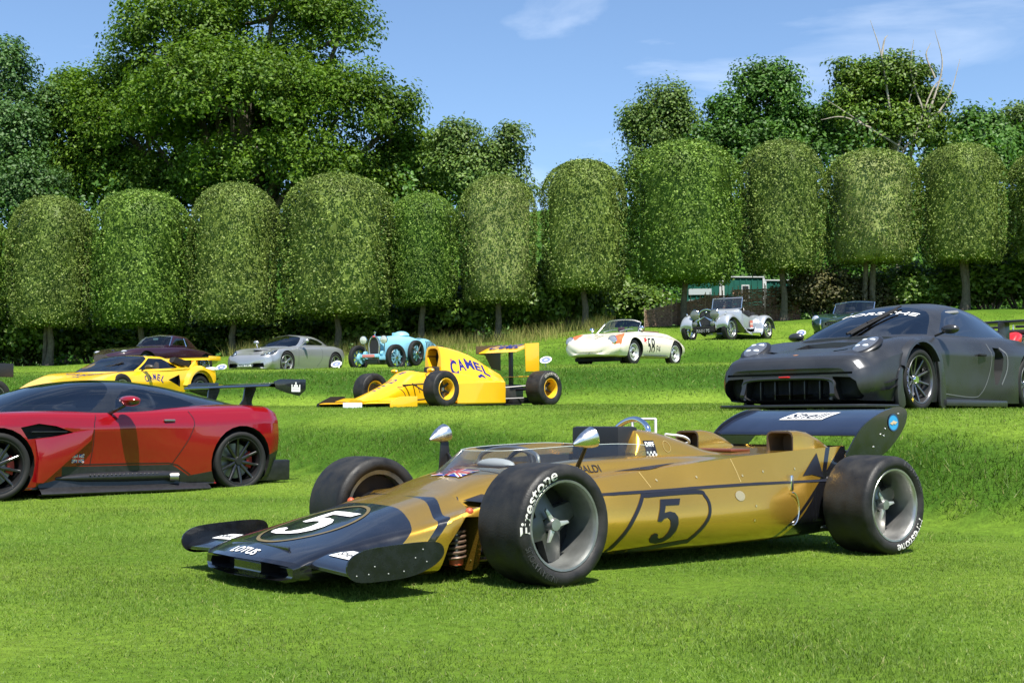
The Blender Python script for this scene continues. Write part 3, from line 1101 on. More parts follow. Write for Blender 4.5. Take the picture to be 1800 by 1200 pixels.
for (a, b, c) in [((1575, 200), (1560, 90), (1541, 25)), ((1560, 90), (1566, 60), (1572, 52)), ((1640, 210), (1612, 120), (1618, 60)), ((1640, 200), (1668, 110), (1656, 42)), ((1640, 220), (1680, 160), (1700, 95)), ((1600, 260), (1530, 215), (1455, 165)), ((1590, 270), (1640, 200), (1690, 190)), ((1655, 130), (1640, 90), (1648, 66)), ((1540, 220), (1490, 200), (1450, 205)), ((1610, 250), (1650, 150), (1672, 130)), ((1580, 290), (1600, 200), (1625, 110))]:
    pts = []
    for (px, py) in (a, b, c):
        pts.append(((px - 900) / 2300 * 62.6 - yew.location.x, -1.4, 0.765 + (745 - py) / 2300 * 62.6 - yew.location.z))
    pts = crv(pts, 5)
    add_tube(bm, pts, [0.065 * (1 - 0.85 * i / (len(pts) - 1)) for i in range(len(pts))], 5)
obj('dead_branches', bm, GREYBARK, yew)
free_tree('dark_oak_tree', 1735, 68, 'small dark oak behind the last clipped hollies on the right', [(1715, 220, 45, 35, 0), (1760, 240, 50, 45, 0), (1720, 280, 80, 50, 0)], DARKOAK, 11000, 0.24, 0.8, seed=13)
free_tree('birch_tree', 1800, 70, 'thin birch at the right edge of the sky', [(1800, 215, 28, 45, 0), (1810, 290, 40, 60, 0)], BIRCH, 7000, 0.22, 0.8, seed=14, trunk_r=0.15)
free_tree('dark_oak_tree', 1480, 70, 'dark oak half hidden behind the dying yew', [(1470, 250, 60, 55, 0), (1500, 210, 50, 50, 0)], DARKOAK, 9000, 0.24, 0.8, seed=15)

# ---- dense wood behind, one mass of leaves
r_ = np.random.default_rng(33)
n = 150000
x = r_.uniform(-45, 45, n)
dep = r_.uniform(0, 1, n)
y = 60 + 12 * dep
hh = r_.uniform(0, 1, n) ** 0.9
topz = np.interp(x, [-45, -20, -2, 0.5, 2.5, 6, 20, 45], [12.5, 13.0, 12.0, 9.5, 9.5, 13.0, 13.6, 14.5]) + 0.9 * np.sin(x * 0.9) + 0.6 * np.sin(x * 2.3 + 1)
z = terrain(x, y) + hh * (topz - 4.5)
cl = noise2(x, z, 1.1, 2) + 0.5 * noise2(y, z, 1.7, 4)
k = cl > -0.35
P = np.stack([x[k], y[k], z[k]], 1)
V, F = leaves(P, np.tile(np.array([0, -0.7, 0.6]), (len(P), 1)), r_.uniform(0.16, 0.32, len(P)), jit=0.8)
tag(np_mesh('woodland', V, F, DARKOAK), 'dense dark woodland closing the view behind the clipped trees', 'woodland', kind='stuff')

# ---- shrubs under the hollies
def shrub_mesh(seed, nl=9000, leaf=0.13, m=None):
    V, F, C = free_crown(seed, [(0, 0, 0.9, 1.3, 1.0, 0.9), (0.7, 0.1, 0.6, 0.9, 0.8, 0.7), (-0.8, 0, 0.6, 0.9, 0.8, 0.75)], nl, leaf, m, 0.42, 45)
    return V, F
sm = []
for k in range(3):
    V, F = shrub_mesh(50 + k)
    o = np_mesh('foliage', V, F, SHRUB)
    sm.append(o.data); bpy.data.objects.remove(o)
V, F = shrub_mesh(59, 8000, 0.11)
o = np_mesh('foliage', V, F, BRONZE); bronze_me = o.data; bpy.data.objects.remove(o)
stem_bm = B()
for a in range(7):
    t = a * 0.9
    add_tube(stem_bm, [(0.1 * math.cos(t), 0.1 * math.sin(t), -0.1), (0.4 * math.cos(t), 0.3 * math.sin(t), 0.5), (0.9 * math.cos(t + 0.2), 0.6 * math.sin(t + 0.2), 1.2)], [0.035, 0.025, 0.01], 5)
o = obj('stems', stem_bm, BARK); stem_me = o.data; bpy.data.objects.remove(o)
def shrub(px, base_y, y, sx, sz, label, me=None, group='shrubs under the clipped hollies'):
    X = (px - 900) / 2300 * y
    t = empty('shrub', (X, y, T(X, y) - 0.05), (0, 0, random.uniform(0, 6.28)))
    tag(t, label, 'shrub', group)
    a = link('foliage', me or sm[random.randrange(3)], t); a.scale = (sx, sx, sz)
    b = link('stems', stem_me, t); b.scale = (sx, sx, sz)
for px, y, sx, sz, lab in [(40, 48.5, 1.5, 1.5, 'leafy shrub behind the first holly stem on the left'),
                           (165, 49, 1.5, 1.3, 'leafy shrub left of the maroon roadster'),
                           (-20, 47.6, 1.2, 1.1, 'leafy shrub at the left edge'),
                           (330, 49.5, 1.4, 1.2, 'dark shrub behind the maroon roadster rear'),
                           (430, 49.5, 1.4, 1.3, 'shrub behind the silver coupe bonnet'),
                           (520, 49.2, 1.4, 1.2, 'shrub behind the silver coupe roof'),
                           (640, 48.3, 1.5, 1.4, 'shrub behind the pale blue car radiator'),
                           (705, 49, 1.1, 1.3, 'shrub behind the pale blue car cockpit'),
                           (790, 48.5, 1.6, 1.5, 'arching shrub between two holly stems in the middle'),
                           (930, 50, 1.3, 1.4, 'shaded shrub right of the twin stems in the middle'),
                           (985, 47.6, 1.2, 1.6, 'shrub with hanging foliage left of the cream roadster'),
                           (1090, 52, 1.5, 1.3, 'dark shrub behind the cream roadster'),
                           (1590, 48, 1.3, 1.1, 'shrub right of the holly stem above the grey coupe'),
                           (1655, 47.8, 1.3, 1.0, 'round shrub left of the two right-hand stems'),
                           (1740, 48.2, 1.6, 1.3, 'light green shrub right of the two right-hand stems'),
                           (1800, 48.0, 1.6, 1.5, 'light green shrub at the right edge')]:
    shrub(px, 0, y, sx, sz, lab)
for px, y, sx, sz, lab in [(1440, 46.6, 1.1, 1.05, 'bronze leaved shrub right of the wattle fence'), (1495, 47.2, 1.1, 0.9, 'bronze leaved shrub behind the dark green roadster')]:
    shrub(px, 0, y, sx, sz, lab, bronze_me)

# ---- wattle fence: five woven hurdles, each of vertical stakes and woven rods
WILLOW = mat('willow', (0.19, 0.115, 0.075), 0.9, var=0.5, vscale=14, bump=0.5)
STAKE = mat('willow_stake', (0.30, 0.22, 0.15), 0.9, var=0.3, vscale=10)
def wattle(p0, p1, ztop0, ztop1, label):
    (xa, ya), (xb, yb) = p0, p1
    t = empty('wattle_hurdle', (xa, ya, T(xa, ya)))
    tag(t, label, 'fence', 'wattle hurdles of the fence')
    L = math.hypot(xb - xa, yb - ya)
    t.rotation_euler = (0, 0, math.atan2(yb - ya, xb - xa))
    g0 = T(xa, ya)
    ns = max(5, int(L / 0.21))
    for k in range(ns + 1):
        u = L * k / ns
        top = (ztop0 + (ztop1 - ztop0) * k / ns) - g0 + random.uniform(0.08, 0.2)
        obj('stake', add_tube(B(), [(u, 0, -0.2), (u + random.uniform(-.02, .02), 0, top)], [0.022, 0.015], 5), STAKE, t)
    bot = 0.05
    nr = 36
    bm = B()
    for j in range(nr):
        pts = []
        for k in range(ns * 2 + 1):
            u = L * k / (ns * 2)
            top = (ztop0 + (ztop1 - ztop0) * u / L) - g0
            zz = bot + (top - bot) * (j + 0.5) / nr
            pts.append((u, 0.03 * math.sin(math.pi * (k / 2 + 0.5)) * (1 if j % 2 else -1), zz + random.uniform(-0.02, 0.02)))
        add_tube(bm, pts, random.uniform(.016, .026), 5)
    tag(obj('woven_rods', bm, WILLOW, t), kind='stuff')
f_ = 2300.0
def at(px, y): return ((px - 900) / f_ * y, y)
def zz(py, y): return 0.765 + (745 - py) / f_ * y
wattle(at(1134, 45.0), at(1180, 45.6), zz(546, 45), zz(536, 45.6), 'leftmost dark wattle hurdle behind the cream roadster')
wattle(at(1182, 45.6), at(1240, 46.4), zz(535, 45.6), zz(522, 46.4), 'wattle hurdle between the holly stem and the silver vintage roadster')
wattle(at(1242, 46.4), at(1287, 47.2), zz(520, 46.4), zz(518, 47.2), 'wattle hurdle behind the silver roadster windscreen')
wattle(at(1289, 46.6), at(1345, 46.6), zz(509, 46.6), zz(507, 46.6), 'taller wattle hurdle right of the silver roadster windscreen')
wattle(at(1347, 46.6), at(1408, 46.8), zz(507, 46.6), zz(501, 46.8), 'rightmost wattle hurdle partly behind a holly stem')

# ---- green site cabins behind the fence
TEAL = mat('teal_cladding', (0.004, 0.085, 0.062), 0.5, var=0.12, vscale=3)
WTRIM = mat('white_trim', (0.50, 0.52, 0.52), 0.6)
GREYP = mat('grey_panel', (0.40, 0.45, 0.47), 0.5)
DARKGL = mat('dark_window', (0.03, 0.035, 0.04), 0.1)
def cabin(px0, px1, y, ztop, zbot, label, rot=0.0, depth=2.6, extras=True):
    xa, xb = (px0 - 900) / f_ * y, (px1 - 900) / f_ * y
    t = empty('site_cabin', ((xa + xb) / 2, y, zbot), (0, 0, rot))
    tag(t, label, 'cabin', 'green cabins behind the fence')
    w, h = (xb - xa) / 2, ztop - zbot
    bm = add_box(B(), -w, w, 0, depth, 0, h)
    obj('wall', bm, TEAL, t, smooth=False)
    n = int(2 * w / 0.22)
    for k in range(n + 1):
        u = -w + 2 * w * k / n
        obj('rib', add_box(B(), u - 0.02, u + 0.02, -0.025, -0.001, 0.05, h - 0.08), TEAL, t, smooth=False)
    obj('roof_trim', add_box(B(), -w - 0.05, w + 0.05, -0.06, depth + 0.05, h + 0.002, h + 0.045), WTRIM, t, smooth=False)
    obj('corner_post', add_box(B(), -w - 0.03, -w + 0.05, -0.05, -0.026, 0, h), WTRIM, t, smooth=False)
    obj('corner_post', add_box(B(), w - 0.05, w + 0.03, -0.05, -0.026, 0, h), WTRIM, t, smooth=False)
    if extras:
        f = obj('window', add_box(B(), -w * 0.1, w * 0.28, -0.055, -0.027, h - 0.95, h - 0.30), WTRIM, t, smooth=False)
        obj('pane', add_box(B(), -w * 0.06, w * 0.08, -0.062, -0.056, h - 0.9, h - 0.35), DARKGL, f, smooth=False)
        obj('pane', add_box(B(), w * 0.10, w * 0.24, -0.062, -0.056, h - 0.9, h - 0.35), DARKGL, f, smooth=False)
cabin(1272, 1345, 53, zz(487, 53), zz(540, 53), 'teal green cabin with white corner post behind the tall wattle hurdle', 0.05)
c2 = cabin(1205, 1268, 52, zz(492, 52), zz(545, 52), 'teal green cabin with grey panel, seen over the low wattle hurdle', -0.12, extras=False)
cabin(1346, 1396, 54, zz(493, 54), zz(540, 54), 'teal green cabin partly behind the holly stem', 0.1, extras=False)
cabin(1580, 1622, 55, zz(473, 55), zz(540, 55), 'teal green cabin end showing above the shrubs at right', 0.0, extras=False)
pn = bpy.data.objects['site_cabin.001']
obj('notice_panel', add_box(B(), -0.55, 0.35, -0.06, -0.028, 0.62, 0.86), GREYP, pn, smooth=False)
obj('notice_strip', add_box(B(), -0.55, -0.15, -0.06, -0.028, 0.36, 0.42), GREYP, pn, smooth=False)


# ================================================================ car parts
RUBBER = mat('tyre_rubber', (0.016, 0.0155, 0.015), 0.58, var=0.5, vscale=11, rvar=0.12, spec=0.35, bump=0.15, bscale=120)
OLDRUB = mat('road_tyre', (0.014, 0.014, 0.014), 0.7, var=0.2, vscale=9, spec=0.3)
ALLOY = mat('cast_alloy', (0.42, 0.42, 0.42), 0.38, metal=0.9, var=0.12, vscale=14, rvar=0.08)
MAGNES = mat('magnesium_grey', (0.20, 0.20, 0.19), 0.45, metal=0.7, var=0.2, vscale=12, rvar=0.1)
DARKMAG = mat('dark_magnesium', (0.075, 0.075, 0.072), 0.5, metal=0.5, var=0.2, vscale=12)
CHROME = mat('chrome', (0.80, 0.80, 0.82), 0.08, metal=1.0)
BRUSHED = mat('polished_aluminium', (0.72, 0.71, 0.70), 0.28, metal=1.0, rvar=0.1, vscale=20)
STEEL = mat('steel', (0.35, 0.34, 0.33), 0.35, metal=0.9)
BLACKMET = mat('black_enamel', (0.012, 0.012, 0.013), 0.35, spec=0.5)
MATTBLK = mat('matt_black', (0.010, 0.010, 0.011), 0.7, spec=0.3)
INTER = mat('dark_interior', (0.018, 0.018, 0.019), 0.8)
WHITE = mat('white_print', (0.78, 0.78, 0.76), 0.5)
BLACKP = mat('black_print', (0.010, 0.010, 0.014), 0.35)
REDP = mat('red_print', (0.55, 0.02, 0.02), 0.4)
BLUEP = mat('blue_print', (0.02, 0.03, 0.30), 0.4)
NAVY = mat('navy_print', (0.012, 0.016, 0.16), 0.4)
RUST = mat('red_oxide', (0.42, 0.07, 0.025), 0.5)
DISC = mat('brake_disc', (0.28, 0.27, 0.26), 0.4, metal=0.9)
LAMPGL = glass('lamp_glass', (0.85, 0.87, 0.88), 0.10)
SCREEN = glass('windscreen_glass', (0.62, 0.68, 0.70), 0.12)
TINTED = glass('tinted_glass', (0.25, 0.28, 0.31), 0.16)
CLEAR = glass('clear_perspex', (0.80, 0.87, 0.85), 0.10, haze=.15)

def tyre_profile(Rr, W, rim, sh=0.16):
    """half-open section of a tyre: offset across, radius"""
    w = W / 2
    d = Rr - rim
    half = [(w * 0.80, rim - 0.004), (w * 0.93, rim + 0.10 * d), (w * 1.0, rim + 0.38 * d), (w * 0.985, rim + 0.66 * d), (w * 0.93, Rr - sh * d), (w * 0.84, Rr - 0.035 * d), (w * 0.6, Rr), (0, Rr + 0.002)]
    h2 = crv(half, 3)
    return [(-a, b) for a, b in h2[:-1]] + [(0, Rr + 0.002)] + h2[:-1][::-1]

def sidewall_y(prof, r):
    """outer offset of the side wall at radius r"""
    W = max(a for a, b in prof)
    best = 0
    pts = [(b, a) for a, b in prof if a > 0.55 * W]
    pts.sort()
    return float(np.interp(r, [p[0] for p in pts], [p[1] for p in pts]))

def tyre_text(txt, prof, r, h, phi, parent, m, bold=0.02, wide=1.0, shear=0.0):
    """lettering curved round the outer side wall, centred at angle phi (deg, clockwise from the front)"""
    tr = text_tris(txt, bold=bold, shear=shear, height=h)
    bm = B()
    for t in tr:
        vs_ = []
        for u, v in t:
            rr = r + v
            a = R(phi) + wide * u / r
            vs_.append(bm.verts.new((rr * math.cos(a), sidewall_y(prof, rr) + 0.0025, rr * math.sin(a))))
        bm.faces.new(vs_)
    bmesh.ops.remove_doubles(bm, verts=bm.verts[:], dist=1e-5)
    bmesh.ops.recalc_face_normals(bm, faces=bm.faces[:])
    return obj('tyre_lettering', bm, m, parent, smooth=False)

def spoke_mesh(r0, r1, w0, w1, y0, y1, t, bev=0.004, dish=0.0):
    """one spoke pointing up (z), y outwards"""
    bm = B()
    n = 5
    rows = []
    for k in range(n):
        a = k / (n - 1)
        z = r0 + (r1 - r0) * a; w = w0 + (w1 - w0) * a; y = y0 + (y1 - y0) * a + dish * math.sin(math.pi * a)
        rows.append([(-w / 2, y - t, z), (-w / 2, y - t * 0.15, z), (-w * 0.28, y, z), (w * 0.28, y, z), (w / 2, y - t * 0.15, z), (w / 2, y - t, z)])
    V, f = add_grid(bm, rows, close_u=True)
    bm.faces.new(V[0]); bm.faces.new(V[-1][::-1])
    bmesh.ops.recalc_face_normals(bm, faces=bm.faces[:])
    me = bpy.data.meshes.new('spoke')
    bm.to_mesh(me); bm.free()
    me.polygons.foreach_set('use_smooth', [True] * len(me.polygons)); me.set_sharp_from_angle(angle=R(35))
    return me

def wheel(parent, Rr, W, rim, mats, spokes=None, lip=0.94, face=0.1, disc=True, hub_r=0.035, caliper=None, n=40, tyre_m=None, flat_disc=None, hub_len=0.03, dish_r=0.86):
    """wheel > tyre, rim, hub, brake_disc, spoke...; outer side is +y. mats = (rim, spoke, hub)"""
    t = empty('wheel', parent=parent)
    prof = tyre_profile(Rr, W, rim)
    obj('tyre', add_lathe(B(), prof, n), tyre_m or RUBBER, t)
    w = W / 2
    bm = B()
    p = [(w * lip, rim + 0.006), (w * (lip + 0.03), rim + 0.002), (w * (lip + 0.02), rim - 0.008), (w * lip - 0.008, rim - 0.014), (w * lip - 0.02, rim - 0.018), (w * face + 0.03, rim * dish_r + 0.004), (w * face - 0.01, rim * dish_r), (-w * 0.6, rim * dish_r), (-w * 0.86, rim - 0.02), (-w * 0.92, rim + 0.004)]
    add_lathe(bm, p, n)
    obj('rim', bm, mats[0], t)
    if flat_disc:
        obj('wheel_disc', add_lathe(B(), flat_disc, n), mats[1], t)
    if spokes:
        me = spoke_mesh(*spokes[1:])
        me.materials.append(mats[1])
        for k in range(spokes[0]):
            o = link('spoke', me, t)
            o.rotation_euler = (0, 2 * math.pi * k / spokes[0] + (0.35 if spokes[0] < 6 else 0.1), 0)
    y0 = w * face
    obj('hub', add_lathe(B(), [(y0 - 0.05, hub_r * 1.25), (y0, hub_r * 1.2), (y0 + hub_len * 0.6, hub_r), (y0 + hub_len, hub_r * 0.85), (y0 + hub_len, 0.0005)], 20), mats[2], t)
    if disc:
        obj('brake_disc', add_lathe(B(), [(y0 - 0.065, 0.03), (y0 - 0.065, rim * 0.74), (y0 - 0.085, rim * 0.74), (y0 - 0.085, 0.03)], 28), DISC, t)
    if caliper:
        bm = B()
        add_lathe(bm, [(y0 - 0.04, rim * 0.52), (y0 - 0.04, rim * 0.80), (y0 - 0.11, rim * 0.80), (y0 - 0.11, rim * 0.52), (y0 - 0.04, rim * 0.52)], 8, a0=R(150), a1=R(205))
        obj('caliper', bm, caliper, t)
    return t, prof

def put_wheels(w, spots):
    """spots: (x, y, z, right side?, steer)"""
    out = []
    for i, (x, y, z, rt, st) in enumerate(spots):
        o = w if i == 0 else copy_tree(w, w.parent)
        o.location = (x, y, z)
        o.rotation_euler = (0, 0, (math.pi if rt else 0) + st)
        out.append(o)
    return out

def union_flag(name, frame, bvhs, parent, w, h, eps=0.004):
    tr_b = poly_tris([(-w/2, -h/2), (w/2, -h/2), (w/2, h/2), (-w/2, h/2)])
    decal(name, tr_b, frame, bvhs, BLUEP, parent, eps=eps)
    ww = h * 0.2
    sal = line_tris([(-w/2, -h/2), (w/2, h/2)], ww) + line_tris([(-w/2, h/2), (w/2, -h/2)], ww) + line_tris([(-w/2, 0), (w/2, 0)], h * 0.34) + line_tris([(0, -h/2), (0, h/2)], h * 0.34)
    decal('flag_white_cross', sal, frame, bvhs, WHITE, parent, eps=eps + 0.0015)
    rd = line_tris([(-w/2, 0), (w/2, 0)], h * 0.2) + line_tris([(0, -h/2), (0, h/2)], h * 0.2) + line_tris([(-w/2, -h/2), (w/2, h/2)], h * 0.07) + line_tris([(-w/2, h/2), (w/2, -h/2)], h * 0.07)
    decal('flag_red_cross', rd, frame, bvhs, REDP, parent, eps=eps + 0.003)

def car(name, X, Y, a, label, cat, h=None, pitch=0.0, roll=0.0):
    """empty at the ground under the front axle; nose towards local +x, left side +y; heading a degrees"""
    z = T(X, Y) if h is None else h
    o = empty(name, (X, Y, z))
    o.rotation_mode = 'XYZ'
    o.rotation_euler = (R(roll), R(pitch), math.pi + R(a))
    tag(o, label, cat)
    return o

FIVE = [(-0.26, 0.02), (-0.20, 0.50), (0.30, 0.50), (0.26, 0.36), (-0.08, 0.36), (-0.105, 0.20), (0.02, 0.225), (0.15, 0.19), (0.24, 0.09), (0.27, -0.06), (0.25, -0.22), (0.17, -0.37), (0.04, -0.46), (-0.12, -0.49), (-0.27, -0.46), (-0.33, -0.38), (-0.32, -0.29), (-0.25, -0.24), (-0.17, -0.27), (-0.15, -0.34), (-0.08, -0.385), (0.0, -0.36), (0.06, -0.25), (0.08, -0.10), (0.055, 0.03), (-0.01, 0.085), (-0.10, 0.07), (-0.17, 0.005)]

# ================================================================ gold and black turbine wedge
GOLD = mat('gold_paint', (0.62, 0.36, 0.048), 0.22, metal=0.8, coat=.6, var=0.03, vscale=2, rvar=0.02, coat_rough=0.03)
LBLACK = mat('black_race_paint', (0.007, 0.007, 0.009), 0.22, coat=0.9, var=0.3, vscale=10, rvar=0.06, coat_rough=0.05)
lotus = car('wedge_racing_car', -0.35, 6.98, 37.6, 'gold and black wedge racing car number 5 on the lower lawn', 'racing car', h=0.0)

# nose wedge
nose = Shell([
    (1.225, [(0, .058), (.37, .058, -.05), (.440, .072, -.075), (.448, .098, -.078), (.43, .122, -.072), (.25, .138, -.02), (0, .141)]),
    (1.205, [(0, .050), (.40, .050, -.05), (.468, .068, -.078), (.478, .105, -.08), (.460, .138, -.075), (.25, .150, -.02), (0, .154)]),
    (.80, [(0, .05), (.45, .05), (.502, .08), (.508, .175), (.455, .228), (.25, .265), (0, .273)]),
    (.50, [(0, .05), (.48, .05), (.535, .09), (.543, .245), (.46, .292), (.26, .342), (0, .352)]),
    (.30, [(0, .05), (.50, .05), (.562, .10), (.575, .315), (.47, .335), (.285, .392), (0, .405)]),
    (.20, [(0, .05), (.50, .05), (.575, .10), (.590, .345), (.48, .352), (.30, .415), (0, .432)])], brk=(1,), m=5, nx=46)
nose.paint(GOLD)
nose.region([(1.3, -.05), (.80, -.05), (.515, .295), (.40, .40), (1.3, .40)], LBLACK)
nose.region([[(.700, -.05), (.655, -.05), (.375, .295), (.418, .295)], [(.418, .295), (.375, .295), (.27, .40), (.313, .40)]], LBLACK)
for s_ in (-1, 1):
    fs = nose.region([(s_ * .14, .066), (s_ * .38, .068), (s_ * .41, .085), (s_ * .39, .114), (s_ * .14, .122)], MATTBLK, ax='x', cond=lambda c, n: n.x > .6)
    nose.recess(fs, (-.10, 0, 0), MATTBLK, MATTBLK)
for s_ in (1, -1):
    nose.open_(nose.region([(.435, -.02), (.375, .19), (.285, .318), (.10, .318), (.10, -.02)], GOLD, cond=lambda c, n, s_=s_: c.y * s_ > .40 and (n.y * s_ > .3 or n.z < -.5 or n.x < -.5)))
nb = nose.bvh()
nose.finish(lotus, body='nose_cone')
# scuttle tub between the front wheels
tub = Shell([
    (.32, [(0, .06), (.34, .06), (.39, .10), (.40, .28), (.33, .35), (.25, .385), (0, .398)]),
    (.17, [(0, .06), (.36, .06), (.41, .10), (.415, .30), (.37, .375), (.28, .42), (0, .438)]),
    (.0, [(0, .06), (.38, .06), (.42, .10), (.425, .34), (.38, .425), (.25, .478), (0, .490)]),
    (-.2, [(0, .06), (.40, .06), (.44, .1), (.44, .36), (.41, .455), (.30, .515), (0, .535)]),
    (-.50, [(0, .06), (.42, .06), (.46, .1), (.46, .38), (.43, .47), (.33, .545), (0, .558)])], brk=(1,), m=5, nx=26)
tub.paint(GOLD)
fs = tub.region([(-.8, -.25), (-.33, -.25), (-.22, -.17), (-.19, 0), (-.22, .17), (-.33, .25), (-.8, .25)], INTER, ax='z', cond=lambda c, n: n.z > .2)
tub.recess(fs, (0, 0, -.30), GOLD, INTER)
tub.region([(.34, -.02), (.34, .31), (.02, .33), (-.30, .33), (-.30, -.02)], MATTBLK, cond=lambda c, n: abs(n.y) > .4)
tubb = tub.bvh()
tub.finish(lotus, body='scuttle')
hull = Shell([
    (-.28, [(0, .07), (.30, .075), (.36, .10), (.40, .2), (.40, .3), (.40, .385), (.39, .395), (.39, .44), (.38, .46), (.31, .53), (0, .535)]),
    (-.45, [(0, .07), (.44, .075), (.52, .10), (.57, .2), (.57, .3), (.55, .385), (.53, .40), (.47, .455), (.40, .48), (.325, .550), (0, .56)]),
    (-.70, [(0, .07), (.50, .075), (.60, .10), (.655, .2), (.652, .31), (.62, .395), (.60, .408), (.50, .484), (.42, .505), (.335, .570), (0, .578)]),
    (-1.0, [(0, .07), (.51, .075), (.61, .10), (.665, .2), (.660, .31), (.625, .400), (.605, .413), (.507, .515), (.43, .528), (.34, .582), (0, .59)]),
    (-1.3, [(0, .07), (.51, .075), (.61, .10), (.660, .2), (.655, .31), (.622, .408), (.602, .421), (.517, .542), (.45, .548), (.345, .586), (0, .59)]),
    (-1.7, [(0, .075), (.50, .08), (.60, .105), (.648, .2), (.645, .31), (.615, .415), (.600, .428), (.532, .577), (.46, .580), (.30, .586), (0, .588)]),
    (-2.1, [(0, .08), (.48, .085), (.57, .11), (.628, .2), (.628, .31), (.605, .418), (.592, .43), (.547, .604), (.48, .600), (.30, .597), (0, .597)]),
    (-2.62, [(0, .10), (.44, .105), (.52, .13), (.585, .2), (.595, .31), (.590, .42), (.580, .432), (.552, .632), (.49, .625), (.30, .620), (0, .620)])], brk=(1, 5, 6, 7), m=4, nx=60)
hull.paint(GOLD)
lo_side = lambda c, n: abs(c.y) > .3 or True
hull.region([(-1.86, .0), (-3, .0), (-3, .75), (-2.72, .75)], LBLACK)
hull.region([[(-1.79, .0), (-1.755, .0), (-2.36, .45), (-2.40, .45)], [(-2.40, .45), (-2.36, .45), (-2.475, .70), (-2.515, .70)]], LBLACK, cond=lambda c, n: abs(n.y) > .25 and c.z < .64)
fs = hull.region([(-1.10, -.265), (-1.16, -.22), (-1.16, .22), (-1.10, .265), (-.6, .285), (-.2, .28), (-.2, -.28), (-.6, -.285)], INTER, ax='z', cond=lambda c, n: n.z > .5 and c.z > .4)
hull.recess(fs, (0, 0, -.36), INTER, INTER)
hb = hull.bvh()
hull.finish(lotus, body='hull')
LB = [nb, tubb, hb]
# panel joints and fasteners
def rib(name, pts, frame, bv, m, parent, w=0.005, eps=0.0012):
    return decal(name, line_tris(pts, w), frame, bv, m, parent, eps=eps)
FY = ((0, 0, 0), (-1, 0, 0), (0, 0, 1))     # seen from the left side: u = -x
FZ = ((0, 0, 0), (0, 1, 0), (-1, 0, 0))     # seen from above: u = y, v = -x
def LY(yo): return ((0, yo, 0), (-1, 0, 0), (0, 0, 1))
rib('panel_joint', crv([(-.19, .10), (-.19, .33), (-.17, .40)], 4), LY(.6), tubb, BLACKP, lotus, .006)
rib('panel_joint', [(-y_, 0.19 - .0) for y_ in np.linspace(-.36, .36, 14)], ((0, 0, .6), (0, 1, 0), (-1, 0, 0)), [nb, tubb], BLACKP, lotus, .006) if False else None
rib('cowl_joint', [(y_, .14) for y_ in np.linspace(-.40, .40, 16)], ((0, 0, .6), (0, 1, 0), (-1, 0, 0)), tubb, BLACKP, lotus, .008)
rib('panel_joint', [(1.63, .435), (1.625, .50), (1.615, .565)], LY(.7), hb, mat('joint_gold', (.62, .45, .16), .4, metal=.6), lotus, .006)
rib('panel_joint', [(.93, .425), (.925, .47), (.92, .505)], LY(.7), hb, mat('joint_gold', (.62, .45, .16), .4), lotus, .005)
SCREWM = mat('fastener', (.70, .58, .30), .35, metal=.8)
for (x, z) in [(-1.0, .46), (-1.3, .47), (-1.66, .47), (-1.84, .49), (-1.70, .30), (-1.68, .22), (-2.12, .50), (-1.55, .36), (-2.0, .16)]:
    decal('fastener', poly_tris(ell(.007, .007, 8)), ((x, .7, z), (-1, 0, 0), (0, 0, 1)), hb, SCREWM, lotus, eps=.003)
for s_ in (1, -1):
    pts = [(.80, .508), (1.05, .530), (1.38, .556), (1.25, .545), (1.0, .515)]
    decal('cockpit_gap', poly_tris([(s_ * u, v) for u, v in pts]), ((0, s_ * .7, 0), (-s_, 0, 0), (0, 0, 1)), hb, BLACKP, lotus, eps=.003)
for s_ in (1, -1):
    decal('cover_seam', line_tris([(s_ * u, v) for u, v in [(.46, .392), (.70, .401), (1.0, .4065), (1.3, .4145), (1.7, .4215), (2.1, .424), (2.42, .4255)]], .013), ((0, s_ * .9, 0), (-s_, 0, 0), (0, 0, 1)), hb, BLACKP, lotus, eps=.003, seg=.08, back=.6)  # joint line, with the shadow under the cover edge drawn into it
# side number in its outlined panel
for s_ in (1, -1):
    fr = ((-.98, s_ * .7, .245), (-s_, 0, 0), (0, 0, 1))
    # outline runs forward at the bottom
    pts = [(-.37, -.145), (-.16, .125), (-.12, .14), (.26, .148), (.315, .125), (.335, .07), (.31, .0), (.19, -.105), (.13, -.118), (-.33, -.155)]
    if s_ < 0: pts = [(-u, v) for u, v in pts]
    ring = crv(pts, 4, closed=True)
    decal('number_outline', line_tris(ring + ring[:2], .022), fr, hb, BLACKP, lotus, seg=.05)
    decal('race_number', warp(poly_tris(FIVE), lambda u, v: (u * .30 + v * .055 + .0, v * .235)), fr, hb, BLACKP, lotus, eps=.0035)
    decal('driver_name', text_tris('FITTIPALDI', height=.038, bold=.005), ((-.60, s_ * .7, .522), (-s_, 0, .03), (0, 0, 1)), hb, BLACKP, lotus)
    # arrow head on the rear stripe
    decal('stripe_arrow', poly_tris([(2.18, .455), (2.345, .59), (2.375, .44), (2.27, .462)] if s_ > 0 else [(-2.18, .455), (-2.27, .462), (-2.375, .44), (-2.345, .59)]), ((0, s_ * .8, 0), (-s_, 0, 0), (0, 0, 1)), hb, BLACKP, lotus)
    decal('maker_badge', poly_tris(ell(.04, .028, 14)), ((-1.58, s_ * .7, .36), (-s_, 0, 0), (0, 0, 1)), hb, mat('pale_badge', (.42, .36, .22), .4, metal=.5), lotus)
